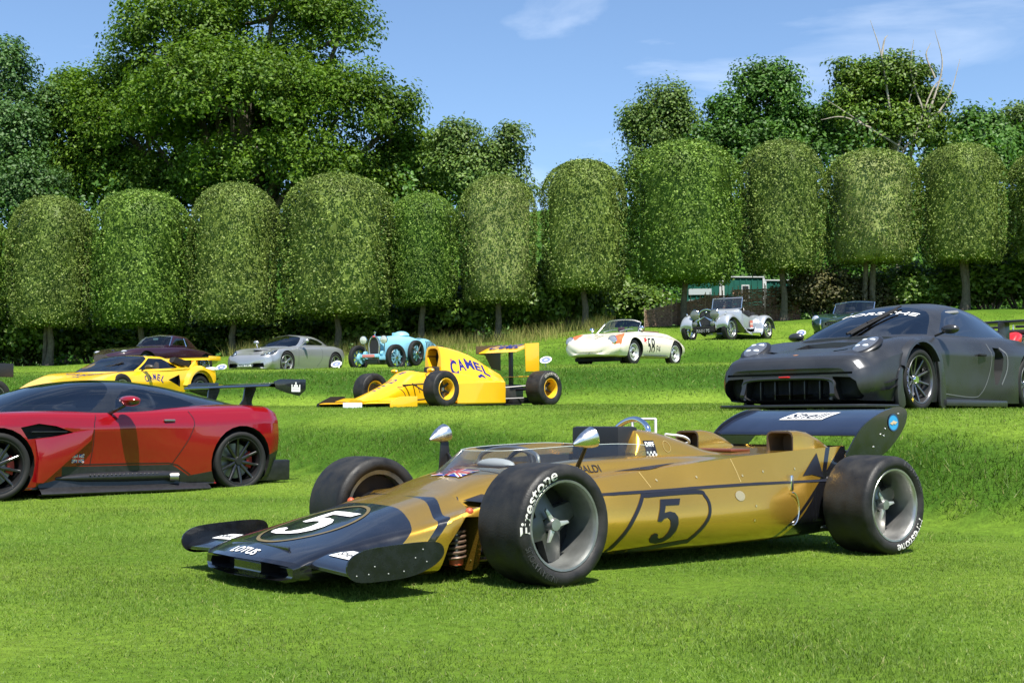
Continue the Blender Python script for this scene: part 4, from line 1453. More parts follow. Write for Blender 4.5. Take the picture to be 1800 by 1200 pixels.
# nose number, ring and name
decal('nose_roundel', ring_tris(ell(.255, .285, 40), ell(.238, .266, 40)), ((.79, .0, .6), (0, 1, 0), (-1, 0, 0)), nb, mat('dull_gold_line', (.20, .15, .06), .4, metal=.4), lotus)
decal('nose_number', warp(poly_tris(FIVE), lambda u, v: (u * .50, v * .36)), ((.79, .0, .6), (0, 1, 0), (-1, 0, 0)), nb, WHITE, lotus, eps=.0035)
decal('nose_lettering', text_tris('LOTUS', bold=.02, height=.05, width=.24), ((1.165, .015, .6), (0, 1, 0), (-1, 0, 0)), nb, WHITE, lotus)
union_flag('union_flag', ((-.06, .0, .8), (0, 1, 0), (-1, 0, 0)), tubb, lotus, .26, .12)
bm = add_box(B(), -.006, .006, -.30, .30, -.006, .012, .004)
obj('bonnet_lip', bm, LBLACK, lotus, loc=(1.085, 0, .188))
# chequered plate beside the headrest
# front fins and their end plates
SHELLW = WHITE
for s_ in (1, -1):
    fin = empty('front_fin', (0, 0, 0), parent=lotus)
    prof = crv([(1.075, .125), (1.06, .15), (.95, .185), (.80, .190), (.62, .175), (.80, .160), (.95, .140), (1.06, .118)], 3, closed=True)
    bm = B()
    A = [bm.verts.new((x, s_ * .49, z)) for x, z in prof]; C = [bm.verts.new((x, s_ * .848, z - .012)) for x, z in prof]
    for i in range(len(A)):
        bm.faces.new((A[i], A[(i + 1) % len(A)], C[(i + 1) % len(A)], C[i]))
    bm.faces.new(A); bm.faces.new(C[::-1]); bmesh.ops.recalc_face_normals(bm, faces=bm.faces[:])
    fb = BVHTree.FromBMesh(bm)
    obj('fin_plane', bm, LBLACK, fin, angle=50)
    out = crv([(1.105, .130), (1.095, .185), (1.02, .222), (.85, .238), (.69, .243), (.620, .228), (.608, .18), (.67, .130), (.79, .094), (.95, .084), (1.06, .090)], 4, closed=True)
    bm = add_prism(B(), out, 'y', s_ * .850, s_ * .860)
    obj('end_plate', bm, mat('worn_black', (.006, .007, .009), .25, coat=.3, var=.3, vscale=20, rvar=.06), fin, angle=30)
    for (x, z) in [(1.06, .115), (1.0, .118), (.97, .15), (.82, .12), (.70, .155), (.76, .175), (.72, .21), (.9, .115)]:
        obj('rivet', add_ball(B(), (x, s_ * .861, z), .0038, 6), mat('bare_alloy', (.30, .31, .30), .5, metal=.7), fin)
    pl = [(-.10, -.045), (.12, -.045), (.08, .055), (-.055, .055)]
    decal('sponsor_patch', poly_tris(pl), ((.955, s_ * .615, .5), (0, 1, 0), (-1, 0, 0)), fb, WHITE, fin)
    decal('sponsor_lettering', text_tris('Shell', bold=.0, height=.045, width=.13), ((.957, s_ * .617, .5), (0, 1, 0), (-1, 0, 0)), fb, BLACKP, fin, eps=.0045)
# suspension: faired arms, springs, links, drive shafts
for s_ in (1, -1):
    arm = B()
    rows = []
    for y, z, a, b in [(.38, .385, .16, -.16), (.55, .375, .10, -.10), (.70, .36, .055, -.06)]:
        rows.append([(a, s_ * y, z), (a * .3, s_ * y, z + .028), (b, s_ * y, z + .004), (a * .2, s_ * y, z - .014)])
    V, _ = add_grid(arm, rows, close_u=True); arm.faces.new(V[0]); arm.faces.new(V[-1][::-1]); bmesh.ops.recalc_face_normals(arm, faces=arm.faces[:])
    obj('upper_wishbone', arm, GOLD if s_ < 0 else BLACKMET, lotus)
    bm = B()
    add_tube(bm, [(.22, s_ * .38, .12), (.02, s_ * .72, .14)], .014, 8); add_tube(bm, [(-.2, s_ * .38, .12), (-.02, s_ * .72, .14)], .014, 8)
    obj('lower_wishbone', bm, BLACKMET, lotus)
    obj('steering_arm', add_tube(B(), [(.12, s_ * .36, .25), (.10, s_ * .74, .25)], .010, 8), STEEL, lotus)
    obj('drive_shaft', add_tube(B(), [(0, s_ * .3, .28), (0, s_ * .72, .29)], .022, 10), STEEL, lotus)
    c = [(.285 + .043 * math.cos(t), s_ * (.50) + .043 * math.sin(t), .115 + .150 * t / (2 * math.pi * 6)) for t in np.linspace(0, 2 * math.pi * 6, 72)]
    sp = obj('coil_spring', add_tube(B(), c, .0075, 6), mat('spring_brown', (.12, .075, .05), .5, metal=.3), lotus)
    obj('damper', add_tube(B(), [(.285, s_ * .50, .08), (.285, s_ * .50, .285)], .019, 10), STEEL, sp)
    obj('spring_seat', add_lathe(B(), [(.085, .001), (.085, .034), (.115, .036), (.118, .001)], 14, axis='z', c=(.285, s_ * .50, 0)), RUST, sp)
    obj('damper_eye', add_ball(B(), (.25, s_ * .56, .34), .022, 10), RUST, sp)
    obj('brake_line', add_tube(B(), crv([(.20, s_ * .5, .10), (.14, s_ * .60, .12), (.12, s_ * .58, .25), (.10, s_ * .50, .33)], 5), .005, 6), mat('brass', (.55, .40, .15), .35, metal=.9), lotus)
    # rear
    bm = B()
    add_tube(bm, [(-2.2, s_ * .35, .14), (-2.54, s_ * .72, .13)], .016, 8); add_tube(bm, [(-2.75, s_ * .25, .14), (-2.56, s_ * .72, .13)], .016, 8)
    obj('rear_wishbone', bm, BLACKMET, lotus)
    bm = B()
    add_tube(bm, [(-2.3, s_ * .45, .45), (-2.54, s_ * .72, .42)], .014, 8); add_tube(bm, [(-2.72, s_ * .3, .45), (-2.56, s_ * .72, .42)], .014, 8)
    obj('rear_upper_link', bm, BLACKMET, lotus)
    obj('rear_drive_shaft', add_tube(B(), [(-2.54, s_ * .2, .29), (-2.54, s_ * .72, .29)], .026, 10), STEEL, lotus)
    obj('rear_damper', add_tube(B(), [(-2.38, s_ * .56, .14), (-2.36, s_ * .52, .42)], .026, 10), STEEL, lotus)
    lp = [(-2.03 - .055 * math.sin(t) * 1.0, s_ * .635, .27 + .095 * math.cos(t)) for t in np.linspace(-.1, math.pi * 1.05, 14)]
    obj('cable_loop', add_tube(B(), lp, .0045, 6), BRUSHED, lotus)
    obj('bonnet_catch', add_box(B(), -2.055, -2.03, s_ * .60 - .02, s_ * .60 + .025, .375, .465, .006), CHROME, lotus)
obj('gearbox', add_box(B(), -3.0, -2.45, -.17, .17, .16, .46, .04), DARKMAG, lotus)
obj('rear_bulkhead', add_box(B(), -2.70, -2.622, -.50, .50, .13, .60, .03), BLACKMET, lotus)
# wheels
w0, prof0 = wheel(lotus, .29, .335, .212, (mat('rim_grey', (.24, .25, .24), .42, metal=.7, var=.15, vscale=9, rvar=.1), mat('spoke_grey', (.13, .13, .125), .45, metal=.5, var=.2, vscale=12), ALLOY), spokes=(4, .035, .195, .125, .075, .045, .012, .06), lip=.90, face=.22, hub_r=.033, hub_len=.055, dish_r=.90, disc=False)
obj('dark_backing', add_lathe(B(), [(-.10, .001), (-.10, .186), (-.035, .186), (-.035, .001)], 28), MATTBLK, w0)  # black disc added behind the spokes for the shade in the openings
for k in range(3):
    ear = B()
    add_prism(ear, [(-.014, .03), (.014, .03), (.009, .086), (-.003, .093)], 'y', .068, .082, bev=.003)
    o = obj('spinner_ear', ear, mat('satin_silver', (.62, .62, .60), .4, metal=.7), w0); o.rotation_euler = (0, R(120 * k + 35), 0)
put = put_wheels(w0, [(0, .823, .288, False, R(2)), (0, -.823, .288, True, R(2)), (-2.54, .823, .288, False, 0), (-2.54, -.823, .288, True, 0)])
TYREW = mat('tyre_white', (.62, .60, .56), .7, var=.2, vscale=30)
tyre_text('Firestone', prof0, .2515, .056, 34, put[0], TYREW, bold=.012, wide=1.25)
tyre_text('INDIANAPOLIS', prof0, .256, .030, -48, put[0], mat('tyre_relief', (.045, .045, .046), .5), bold=.0, wide=.9)
tyre_text('Firestone', prof0, .254, .050, 236, put[2], TYREW, bold=.012, wide=1.2)
tyre_text('INDIANAPOLIS', prof0, .256, .030, 135, put[2], mat('tyre_relief', (.045, .045, .046), .5), bold=.0, wide=.9)
for o in (put[2], put[3]):
    for c in o.children:
        if c.name.startswith('spoke'): c.data = c.data.copy(); c.data.materials[0] = MAGNES; 
        if c.name.startswith('rim'): c.data = c.data.copy(); c.data.materials[0] = mat('rim_bright', (.42, .42, .41), .38, metal=.85, var=.12, vscale=9, rvar=.1)
# cockpit: seat, wheel, instrument binnacle
obj('seat', add_box(B(), -1.18, -.85, -.22, .22, .18, .46, .05), INTER, lotus)
obj('dashboard', add_box(B(), -.36, -.30, -.24, .24, .30, .535, .02), MATTBLK, lotus)
sw = add_lathe(B(), [(.012 * math.cos(t), .125 + .012 * math.sin(t)) for t in np.linspace(0, 2 * math.pi, 9)], 24, axis='x')
o = obj('steering_wheel', sw, BLACKMET, lotus, loc=(-.48, 0, .50), rot=(0, R(-15), 0))
obj('steering_boss', add_tube(B(), [(0, 0, 0), (.1, 0, -.03)], .025, 10), STEEL, o)
obj('gauge_cover', add_ball(B(), (-.33, .0, .545), (.05, .16, .035), 16), mat('pale_grey', (.35, .36, .38), .4), lotus)
obj('dash_hoop', add_tube(B(), crv([(-.40, .27, .50), (-.42, .24, .60), (-.43, .0, .635), (-.42, -.24, .60), (-.40, -.27, .50)], 5), .013, 8), STEEL, lotus)
# wrap-round screen
bot = crv([(-.005, 0, .500), (-.04, .14, .495), (-.12, .28, .497), (-.30, .345, .520), (-.60, .355, .548), (-.95, .355, .577), (-1.18, .345, .590)], 5)
top = crv([(-.165, 0, .622), (-.19, .12, .623), (-.26, .22, .625), (-.40, .285, .635), (-.65, .305, .648), (-.95, .31, .655), (-1.20, .31, .645)], 5)
rows = [[tuple(np.array(a) * (1 - t) + np.array(b) * t) for a, b in zip(bot, top)] for t in np.linspace(0, 1, 5)]
rows = [[(x, -y, z) for x, y, z in r[::-1]][:-1] + r for r in rows]
bm = B(); add_grid(bm, rows)
scr = obj('windscreen', bm, CLEAR, lotus)
obj('screen_edge', add_tube(B(), rows[-1], .0016, 5), mat('perspex_edge', (.55, .62, .60), .2), scr)
# mirrors
for s_, px_, zz_ in ((1, -.50, .685), (-1, -.345, .700)):
    mr_ = empty('mirror', parent=lotus)
    bm = add_lathe(B(), [(.085, .006), (.07, .014), (.02, .040), (-.02, .052), (-.045, .055), (-.05, .05), (-.05, .001)], 24, axis='x')
    o = obj('mirror_housing', bm, BRUSHED, mr_, loc=(px_, s_ * .56, zz_), rot=(0, R(18), R(-8 * s_)))
    if s_ > 0:
        obj('mirror_stalk', add_tube(B(), [(px_ - .03, .44, .52), (px_, .555, zz_ - .04)], [.013, .010], 8), BLACKMET, mr_)
    else:
        bm = B()
        V, _ = add_grid(bm, [[(px_ + .05 - k * .03, -.43 - k * .008, .46), (px_ + .05 - k * .10, -.43, .46)] for k in (0, 1)] ) if False else (None, None)
        add_prism(bm, [(px_ + .02, .48), (px_ - .075, .46), (px_ - .045, zz_ - .03), (px_ + .005, zz_ - .03)], 'y', -.005, .005, bev=.002)
        o2 = obj('mirror_stalk', bm, BLACKMET, mr_, loc=(0, -.545, 0))
        obj('mirror_stay', add_tube(B(), [(px_ - .04, -.545, .60), (px_ - .02, -.40, .51)], .006, 6), BLACKMET, mr_)
# headrest, fairing, roll hoop
fair = Shell([(-1.10, [(0, .5), (.285, .5), (.30, .575), (.27, .60), (.2, .61), (0, .615)]),
              (-1.17, [(0, .5), (.29, .5), (.295, .6), (.25, .69), (.185, .735), (0, .742)]),
              (-1.24, [(0, .5), (.30, .5), (.302, .6), (.255, .69), (.18, .732), (0, .738)]),
              (-1.5, [(0, .5), (.315, .5), (.305, .585), (.255, .655), (.16, .688), (0, .695)]),
              (-1.8, [(0, .5), (.30, .5), (.28, .580), (.2, .602), (.1, .606), (0, .607)]),
              (-1.98, [(0, .5), (.2, .5), (.18, .575), (.1, .592), (.05, .594), (0, .594)])], brk=(1,), m=5, nx=30)
fair.paint(GOLD)
fb_ = fair.bvh()
fair.finish(lotus, body='headrest_fairing')
bm = add_box(B(), -1.20, -1.045, -.205, .205, .56, .752, .022)
obj('headrest', bm, mat('black_leather', (.012, .012, .014), .5, bump=.1), lotus)
obj('roll_hoop', add_tube(B(), crv([(-1.33, .14, .64), (-1.345, .13, .745), (-1.36, .0, .795), (-1.345, -.13, .745), (-1.33, -.14, .64)], 6), .017, 10), CHROME, lotus)
fr_ = B()
for a, b in [((-1.44, -.10, .69), (-1.44, -.10, .795)), ((-1.44, -.10, .795), (-1.44, .10, .795)), ((-1.44, .10, .795), (-1.44, .10, .69))]:
    add_tube(fr_, [a, b], .0085, 6)
obj('white_frame', fr_, WHITE, lotus)
obj('white_piping', add_tube(B(), crv([(-1.46, .16, .705), (-1.60, .17, .690), (-1.70, .12, .655), (-1.74, 0, .64)], 5), .008, 6), WHITE, lotus)
dk = decal('louvre_panel', poly_tris([(-.13, 1.50), (.13, 1.50), (.10, 1.68), (-.10, 1.68)]), ((0, 0, .9), (0, 1, 0), (-1, 0, 0)), fb_, mat('brown_mesh', (.10, .075, .055), .6), lotus)
fr = ((-1.215, .5, .615), (-1, 0, 0), (0, 0, 1))
decal('sponsor_plate', poly_tris([(-.038, -.05), (.038, -.05), (.038, .055), (-.038, .055)]), fr, fb_, BLACKP, lotus, eps=.003)
decal('plate_lettering', text_tris('DIFF', bold=.02, height=.026, width=.062), ((-1.215, .5, .648), (-1, 0, 0), (0, 0, 1)), fb_, WHITE, lotus, eps=.005)
chk = []
for i in range(6):
    for j in range(3):
        if (i + j) % 2 == 0:
            u, v = -.036 + i * .012, -.042 + j * .012
            chk += poly_tris([(u, v), (u + .012, v), (u + .012, v + .012), (u, v + .012)])
decal('plate_chequer', chk, fr, fb_, WHITE, lotus, eps=.005)
decal('filler_disc', ring_tris(ell(.030, .033, 16), ell(.027, .030, 16)), ((-1.345, .5, .635), (-1, 0, 0), (0, 0, 1)), fb_, mat('joint_gold', (.62, .45, .16), .4), lotus)
# air scoops on the rear deck
def scoop(y0, y1, parent):
    e = empty('air_scoop', parent=parent)
    def ring(x, a, b, z0, z1, r):
        pts = [(a, z0), (b, z0), (b, z1 - r), (b - r * .3, z1 - r * .3), (b - r, z1), (a + r, z1), (a + r * .3, z1 - r * .3), (a, z1 - r)]
        return [(x, u, v) for u, v in pts]
    bm = B()
    stations = [(-2.20, .0, .722), (-2.26, 0, .726), (-2.36, .004, .715), (-2.46, .012, .682), (-2.56, .025, .628)]
    rows = [ring(x, y0 + k, y1 - k, .585, z, min(.035, (z - .585) * .4)) for x, k, z in stations]
    V, _ = add_grid(bm, rows, close_u=True); bm.faces.new(V[-1])
    bmesh.ops.recalc_face_normals(bm, faces=bm.faces[:])
    obj('scoop_shell', bm, GOLD, e, angle=45)
    bm = B()
    rows = [ring(-2.199, y0, y1, .585, .722, .035), ring(-2.199, y0 + .009, y1 - .009, .594, .712, .032), ring(-2.34, y0 + .012, y1 - .012, .597, .700, .03)]
    V, _ = add_grid(bm, rows, close_u=True); bm.faces.new(V[-1])
    bmesh.ops.recalc_face_normals(bm, faces=bm.faces[:])
    obj('scoop_mouth', bm, mat('bronze_inside', (.10, .065, .04), .6), e, angle=45)
scoop(.29, .50, lotus); scoop(-.50, -.29, lotus)
obj('deck_hatch', add_box(B(), -2.15, -1.98, -.20, .20, .597, .612, .005), mat('copper_pipe', (.25, .08, .05), .4, metal=.5), lotus)
obj('tail_deck', add_box(B(), -2.95, -2.615, -.50, .50, .585, .60, .006), LBLACK, lotus)
# rear wing
wg = empty('rear_wing', parent=lotus)
pr_ = crv([(-2.70, .690), (-2.72, .722), (-2.85, .790), (-3.0, .838), (-3.12, .862), (-3.0, .825), (-2.85, .770), (-2.74, .704)], 4, closed=True)
bm = B()
A = [bm.verts.new((x, -.598, z)) for x, z in pr_]; C = [bm.verts.new((x, .598, z)) for x, z in pr_]
for i in range(len(A)): bm.faces.new((A[i], A[(i + 1) % len(A)], C[(i + 1) % len(A)], C[i]))
bmesh.ops.recalc_face_normals(bm, faces=bm.faces[:])
wb = BVHTree.FromBMesh(bm)
obj('wing_plane', bm, mat('navy_black', (.010, .014, .030), .3, coat=.5, var=.2, vscale=5), wg, angle=50)
for s_ in (1, -1):
    out = crv([(-2.56, .545), (-2.60, .62), (-2.72, .745), (-2.88, .825), (-3.03, .868), (-3.14, .872), (-3.185, .830), (-3.15, .745), (-3.05, .650), (-2.92, .570), (-2.75, .535)], 4, closed=True)
    ep = obj('end_plate', add_prism(B(), out, 'y', s_ * .600, s_ * .610), LBLACK, wg, angle=30)
    obj('wing_strut', add_box(B(), -2.80, -2.62, s_ * .575, s_ * .597, .45, .60, .004), BLACKMET, wg)
    if s_ > 0:
        U, V_ = (-1, 0, 0), (0, 0, 1)
        flat('badge', poly_tris(ell(.052, .052, 24)), ((-3.035, .611, .775), U, V_), mat('sky_blue', (.03, .28, .55), .4), ep, .0015)
        flat('badge_ring', ring_tris(ell(.056, .056, 24), ell(.048, .048, 24)), ((-3.035, .611, .775), U, V_), mat('badge_navy', (.02, .05, .12), .4), ep, .003)
        flat('badge_wings', poly_tris([(-.04, -.006), (-.01, -.016), (.0, -.004), (.012, -.014), (.04, .004), (.012, .008), (.0, .014), (-.015, .006)]), ((-3.035, .611, .775), U, V_), mat('badge_gold', (.55, .42, .25), .4), ep, .0045)
        flat('chassis_lettering', text_tris('GOLD LEAF', height=.008), ((-2.965, .611, .735), (-.35, 0, .9), (-.9, 0, -.35)), WHITE, ep, .002) if False else None
        for (x, z) in [(-2.83, .622), (-2.90, .70), (-2.95, .735), (-2.935, .69), (-3.09, .83)]:
            obj('rivet', add_ball(B(), (x, .611, z), .006, 6), BRUSHED, ep)
fr = ((-2.93, .02, 1.1), (0, 1, 0), (-1, 0, 0))
decal('sponsor_patch', poly_tris([(-.195, -.075), (.165, -.075), (.205, .075), (-.155, .075)]), fr, wb, WHITE, wg, seg=.03)
decal('sponsor_lettering', text_tris('Shell', bold=.012, shear=.15, height=.115, width=.31), fr, wb, BLACKP, wg, eps=.005, seg=.03)

# ================================================================ road-car tools
def circ(cx, cz, r, n=26):
    return [(cx + r * math.cos(2 * math.pi * k / n), cz + r * math.sin(2 * math.pi * k / n)) for k in range(n)]

def arches(sh, spots, depth=.34, ymin=.55):
    """wheel openings sunk into both flanks"""
    for (x, z, r) in spots:
        for s_ in (1, -1):
            fs = sh.region(circ(x, z, r), MATTBLK, cond=lambda c, n, s_=s_: c.y * s_ > ymin and n.y * s_ > .22)
            sh.recess(fs, (0, -s_ * depth, 0), MATTBLK, MATTBLK)

def seats(parent, x, ys, z0, z1, m, w=.24):
    for y in ys:
        st = empty('seat', parent=parent)
        obj('backrest', add_box(B(), x - .12, x, y - w, y + w, z0, z1, .05), m, st)
        obj('head_restraint', add_box(B(), x - .10, x - .02, y - w * .45, y + w * .45, z1 + .01, z1 + .13, .03), m, st)

def both(sh, poly, m, part, cond=None, **k):
    """left and right panels as separate parts of one name each"""
    out = []
    for s_ in (1, -1):
        out.append(sh.region(poly, m, cond=lambda c, n, s_=s_: c.y * s_ > 0.02 and (cond is None or cond(c, n)), part=part + ('' if s_ > 0 else ' far'), **k))
    return out

def clean(o):
    """drop the ' far' marker from part names"""
    for c in o.children:
        if ' far' in c.name: c.name = c.name.replace(' far', '')
        clean(c)

def text_on(name, txt, org, U, V, bv, m, parent, h, w=None, bold=.0, shear=0.0, eps=.003, seg=.04):
    return decal(name, text_tris(txt, bold=bold, shear=shear, height=h, width=w), (org, U, V), bv, m, parent, eps=eps, seg=seg)

# ================================================================ red track coupe
RED = mat('candy_red', (0.25, 0.003, 0.008), 0.18, metal=.2, coat=1.0, coat_rough=.01)
CARBON = mat('gloss_carbon', (0.010, 0.011, 0.013), 0.25, coat=1.0, var=.25, vscale=40)
SATIN = mat('satin_carbon', (0.014, 0.014, 0.016), 0.38, coat=.2, var=.3, vscale=25)
vul = car('red_track_coupe', -5.752, 13.642, 44.6, 'glossy red track coupe with black roof and rear wing on the lower lawn', 'sports car', h=.01)
S = [(1.02, [(0, .12), (.55, .12), (.70, .15), (.74, .25), (.74, .34), (.70, .42), (.62, .47), (.4, .51), (0, .53)]),
     (.80, [(0, .10), (.80, .10), (.90, .13), (.93, .30), (.93, .45), (.90, .56), (.82, .63), (.5, .65), (0, .64)]),
     (.45, [(0, .09), (.83, .09), (.95, .13), (.98, .33), (.99, .52), (.975, .69), (.87, .775), (.52, .775), (0, .755)]),
     (0, [(0, .08), (.84, .08), (.96, .12), (.99, .33), (1.0, .55), (.99, .745), (.89, .865), (.55, .86), (0, .83)]),
     (-.45, [(0, .08), (.82, .08), (.92, .12), (.945, .32), (.96, .53), (.968, .725), (.89, .872), (.55, .89), (0, .87)]),
     (-1.0, [(0, .08), (.82, .08), (.90, .12), (.905, .32), (.93, .50), (.968, .712), (.885, .866), (.58, .92), (0, .92)]),
     (-1.6, [(0, .08), (.82, .08), (.90, .12), (.91, .32), (.94, .50), (.972, .735), (.88, .885), (.58, .94), (0, .94)]),
     (-2.1, [(0, .08), (.84, .08), (.93, .12), (.96, .32), (.985, .53), (.99, .75), (.885, .915), (.58, .96), (0, .96)]),
     (-2.5, [(0, .08), (.86, .08), (.96, .12), (1.0, .33), (1.02, .56), (1.012, .775), (.90, .93), (.58, .98), (0, .98)]),
     (-2.9, [(0, .08), (.86, .08), (.97, .12), (1.01, .35), (1.03, .58), (1.018, .79), (.90, .945), (.58, .985), (0, .985)]),
     (-3.2, [(0, .14), (.80, .14), (.92, .18), (.97, .38), (.99, .60), (.975, .80), (.86, .945), (.55, .975), (0, .975)]),
     (-3.34, [(0, .28), (.74, .28), (.85, .32), (.90, .44), (.92, .62), (.90, .79), (.80, .905), (.5, .93), (0, .93)])]
sh = Shell(S, brk=(2, 5), m=5, nx=84)
sh.paint(RED)
sh.region([(-.30, -.84), (-3.0, -.62), (-3.0, .62), (-.30, .84)], INTER, ax='z', cond=lambda c, n: n.z > .5 and c.z > .8 and c.x > -2.95)
sh.region([[(-.33, 0), (-.33, .165), (-.47, .165), (-.69, .318), (-.69, 0)], [(-.69, 0), (-.69, .318), (-1.94, .315), (-2.14, .19), (-2.14, 0)], [(-2.14, 0), (-2.14, .19), (-2.46, .24), (-2.46, 0)], [(-3.05, 0), (-3.05, .30), (-3.15, .40), (-3.5, .50), (-3.5, 0)]], SATIN)
sh.region([(.6, 0), (.6, .22), (1.3, .36), (1.3, 0)], SATIN)
for s_ in (1, -1):
    fs = sh.region([(-.30, .60), (-.22, .72), (-.42, .760), (-.60, .735), (-.80, .665), (-.55, .625)], MATTBLK, cond=lambda c, n, s_=s_: c.y * s_ > .5, part='fender_vent' + ('' if s_ > 0 else ' far'))
    sh.recess(fs, (0, -s_ * .07, 0), MATTBLK, MATTBLK, part='fender_vent' + ('' if s_ > 0 else ' far'))
both(sh, [(-1.0, .325), (-1.02, .55), (-1.015, .72), (-1.05, .857), (-2.13, .90), (-2.19, .80), (-2.13, .62), (-1.98, .40), (-1.94, .325)], RED, 'door', lambda c, n: abs(n.y) > .2)
arches(sh, [(0, .335, .385), (-2.79, .345, .392)])
vb = sh.bvh()
out = sh.finish(vul)
doorL, doorR = out['door'], out['door far']
cab = Shell([
    (-.06, [(0, .78), (.62, .80), (.56, .83), (.44, .845), (.30, .85), (.15, .852), (0, .852)]),
    (-.35, [(0, .78), (.80, .83), (.74, .875), (.62, .93), (.44, .98), (.22, 1.005), (0, 1.012)]),
    (-.75, [(0, .78), (.86, .845), (.81, .91), (.71, 1.02), (.50, 1.105), (.25, 1.145), (0, 1.155)]),
    (-1.15, [(0, .78), (.88, .855), (.83, .94), (.73, 1.075), (.53, 1.175), (.27, 1.215), (0, 1.226)]),
    (-1.55, [(0, .78), (.88, .87), (.82, .96), (.72, 1.095), (.53, 1.195), (.27, 1.237), (0, 1.248)]),
    (-2.0, [(0, .78), (.86, .89), (.80, .96), (.70, 1.07), (.50, 1.165), (.25, 1.205), (0, 1.215)]),
    (-2.5, [(0, .78), (.76, .92), (.69, .97), (.58, 1.035), (.41, 1.095), (.2, 1.122), (0, 1.130)]),
    (-2.95, [(0, .78), (.58, .945), (.51, .972), (.42, 1.0), (.30, 1.025), (.15, 1.037), (0, 1.04)]),
    (-3.25, [(0, .78), (.42, .93), (.36, .945), (.29, .955), (.2, .963), (.1, .966), (0, .967)])], brk=(1,), m=5, nx=56)
cab.paint(CARBON)
cab.region([(-.08, .865), (-1.02, .888), (-1.17, 1.0), (-1.30, 1.12), (-1.40, 1.3), (-.08, 1.3)], TINTED, part='windscreen', cond=lambda c, n: c.z > .84)
both(cab, [(-1.30, .895), (-1.34, 1.02), (-1.45, 1.105), (-1.62, 1.14), (-1.85, 1.125), (-2.12, 1.05), (-2.33, .985), (-2.15, .925), (-1.75, .90)], TINTED, 'side_window', lambda c, n: abs(c.y) > .3)
cab.region([(-2.05, -.36), (-2.85, -.26), (-2.85, .26), (-2.05, .36)], TINTED, ax='z', cond=lambda c, n: n.z > .3, part='rear_window')
cb = cab.bvh()
cab.finish(vul, body='roof')
obj('cabin_tub', add_box(B(), -2.6, -.5, -.78, .78, .70, .88, .05), INTER, vul)
seats(vul, -1.75, (.36, -.36), .80, 1.02, mat('grey_trim', (.10, .10, .105), .7))
obj('dashboard', add_box(B(), -.95, -.70, -.70, .70, .86, .96, .04), mat('grey_trim', (.10, .10, .105), .7), vul)
obj('roll_cage', add_tube(B(), crv([(-1.85, .74, .86), (-1.80, .62, 1.08), (-1.75, .0, 1.16), (-1.80, -.62, 1.08), (-1.85, -.74, .86)], 5), .022, 8), mat('cage_grey', (.2, .2, .2), .5), vul)
for s_ in (1, -1):
    # vane behind the front wheel, sill blade, exhaust, mirror, shut lines
    bm = add_prism(B(), [(-.375, .60), (-.415, .40), (-.40, .162), (-.47, .158), (-.98, .585), (-1.0, .70), (-.78, .668), (-.55, .622)], 'y', s_ * .945, s_ * .982, bev=.008)
    obj('front_vane', bm, RED, vul)
    rows = []
    for x, d in [(-.44, 0), (-.60, .02), (-1.4, .025), (-2.1, .03), (-2.38, .02)]:
        rows.append([(x, s_ * .86, .045), (x, s_ * (1.0 + d), .035), (x, s_ * (1.008 + d), .05), (x, s_ * (.985 + d), .075), (x, s_ * .93, .11), (x, s_ * .91, .22), (x, s_ * .86, .26)])
    bm = B(); V, _ = add_grid(bm, rows); bmesh.ops.recalc_face_normals(bm, faces=bm.faces[:])
    if s_ > 0: pass
    obj('side_skirt', bm, SATIN, vul)
    rows = [[(x, s_ * (.905 + .07 * math.sin(a) * k), .20 + .055 * math.cos(a) * k) for a in np.linspace(0, math.pi, 7)] for x, k in [(-.62, .3), (-.9, .8), (-1.4, 1), (-1.9, 1), (-2.03, .9)]]
    bm = B(); add_grid(bm, rows); obj('exhaust_fairing', bm, SATIN, vul)
    ex = obj('exhaust_pipe', add_tube(B(), [(-1.92, s_ * .94, .185), (-2.0, s_ * .985, .185)], .046, 16), STEEL, vul)
    obj('exhaust_bore', add_lathe(B(), [(.0, .040), (.002, .001)], 14, axis='y', c=(0, 0, 0)), MATTBLK, ex, loc=(-2.004, s_ * .989, .185), rot=(0, 0, R(52 * s_)))
    mir = empty('mirror', parent=vul)
    obj('mirror_shell', add_ball(B(), (-1.32, s_ * 1.13, 1.005), (.095, .16, .05), 20), RED, mir, rot=None)
    obj('mirror_foot', add_ball(B(), (-1.325, s_ * 1.13, .985), (.085, .15, .045), 16), CARBON, mir)
    bm = B(); add_tube(bm, [(-1.22, s_ * .86, .862), (-1.25, s_ * .98, .905), (-1.315, s_ * 1.10, .968)], [.024, .02, .018], 8)
    obj('mirror_arm', bm, CARBON, mir)
    fr = ((0, s_ * 1.4, 0), (-s_, 0, 0), (0, 0, 1))
    q = lambda pts: [(s_ * -x, z) for x, z in pts]
    for pts in ([(-1.0, .325), (-1.02, .55), (-1.015, .72), (-1.05, .85)], [(-1.94, .325), (-2.03, .46), (-2.13, .62), (-2.185, .78), (-2.14, .895)]):
        decal('shut_line', line_tris(q(crv(pts, 5)), .008), fr, vb, BLACKP, vul, eps=.002, back=.9)
    decal('black_pinstripe', line_tris(q([(-.85, .335), (-1.4, .335), (-1.9, .332), (-2.0, .31), (-2.16, .20)]), .012), fr, vb, BLACKP, vul, eps=.002, back=.9)
    obj('door_handle', add_box(B(), -1.95, -1.82, s_ * .955, s_ * .985, .785, .807, .008), mat('grey_handle', (.22, .22, .22), .35, metal=.6), doorL if s_ > 0 else doorR)
    # rivets along the exhaust fairing
    for k in range(17):
        obj('rivet', add_ball(B(), (-.98 - k * .048, s_ * .962, .225), .011, 6), SATIN, vul)
    obj('vent_louvre', add_box(B(), -.72, -.34, s_ * .925, s_ * .968, .672, .682, .003), SATIN, vul)
union_flag('union_flag', ((-.86, 1.4, .40), (-1, 0, 0), (0, 0, 1)), vb, vul, .135, .085)
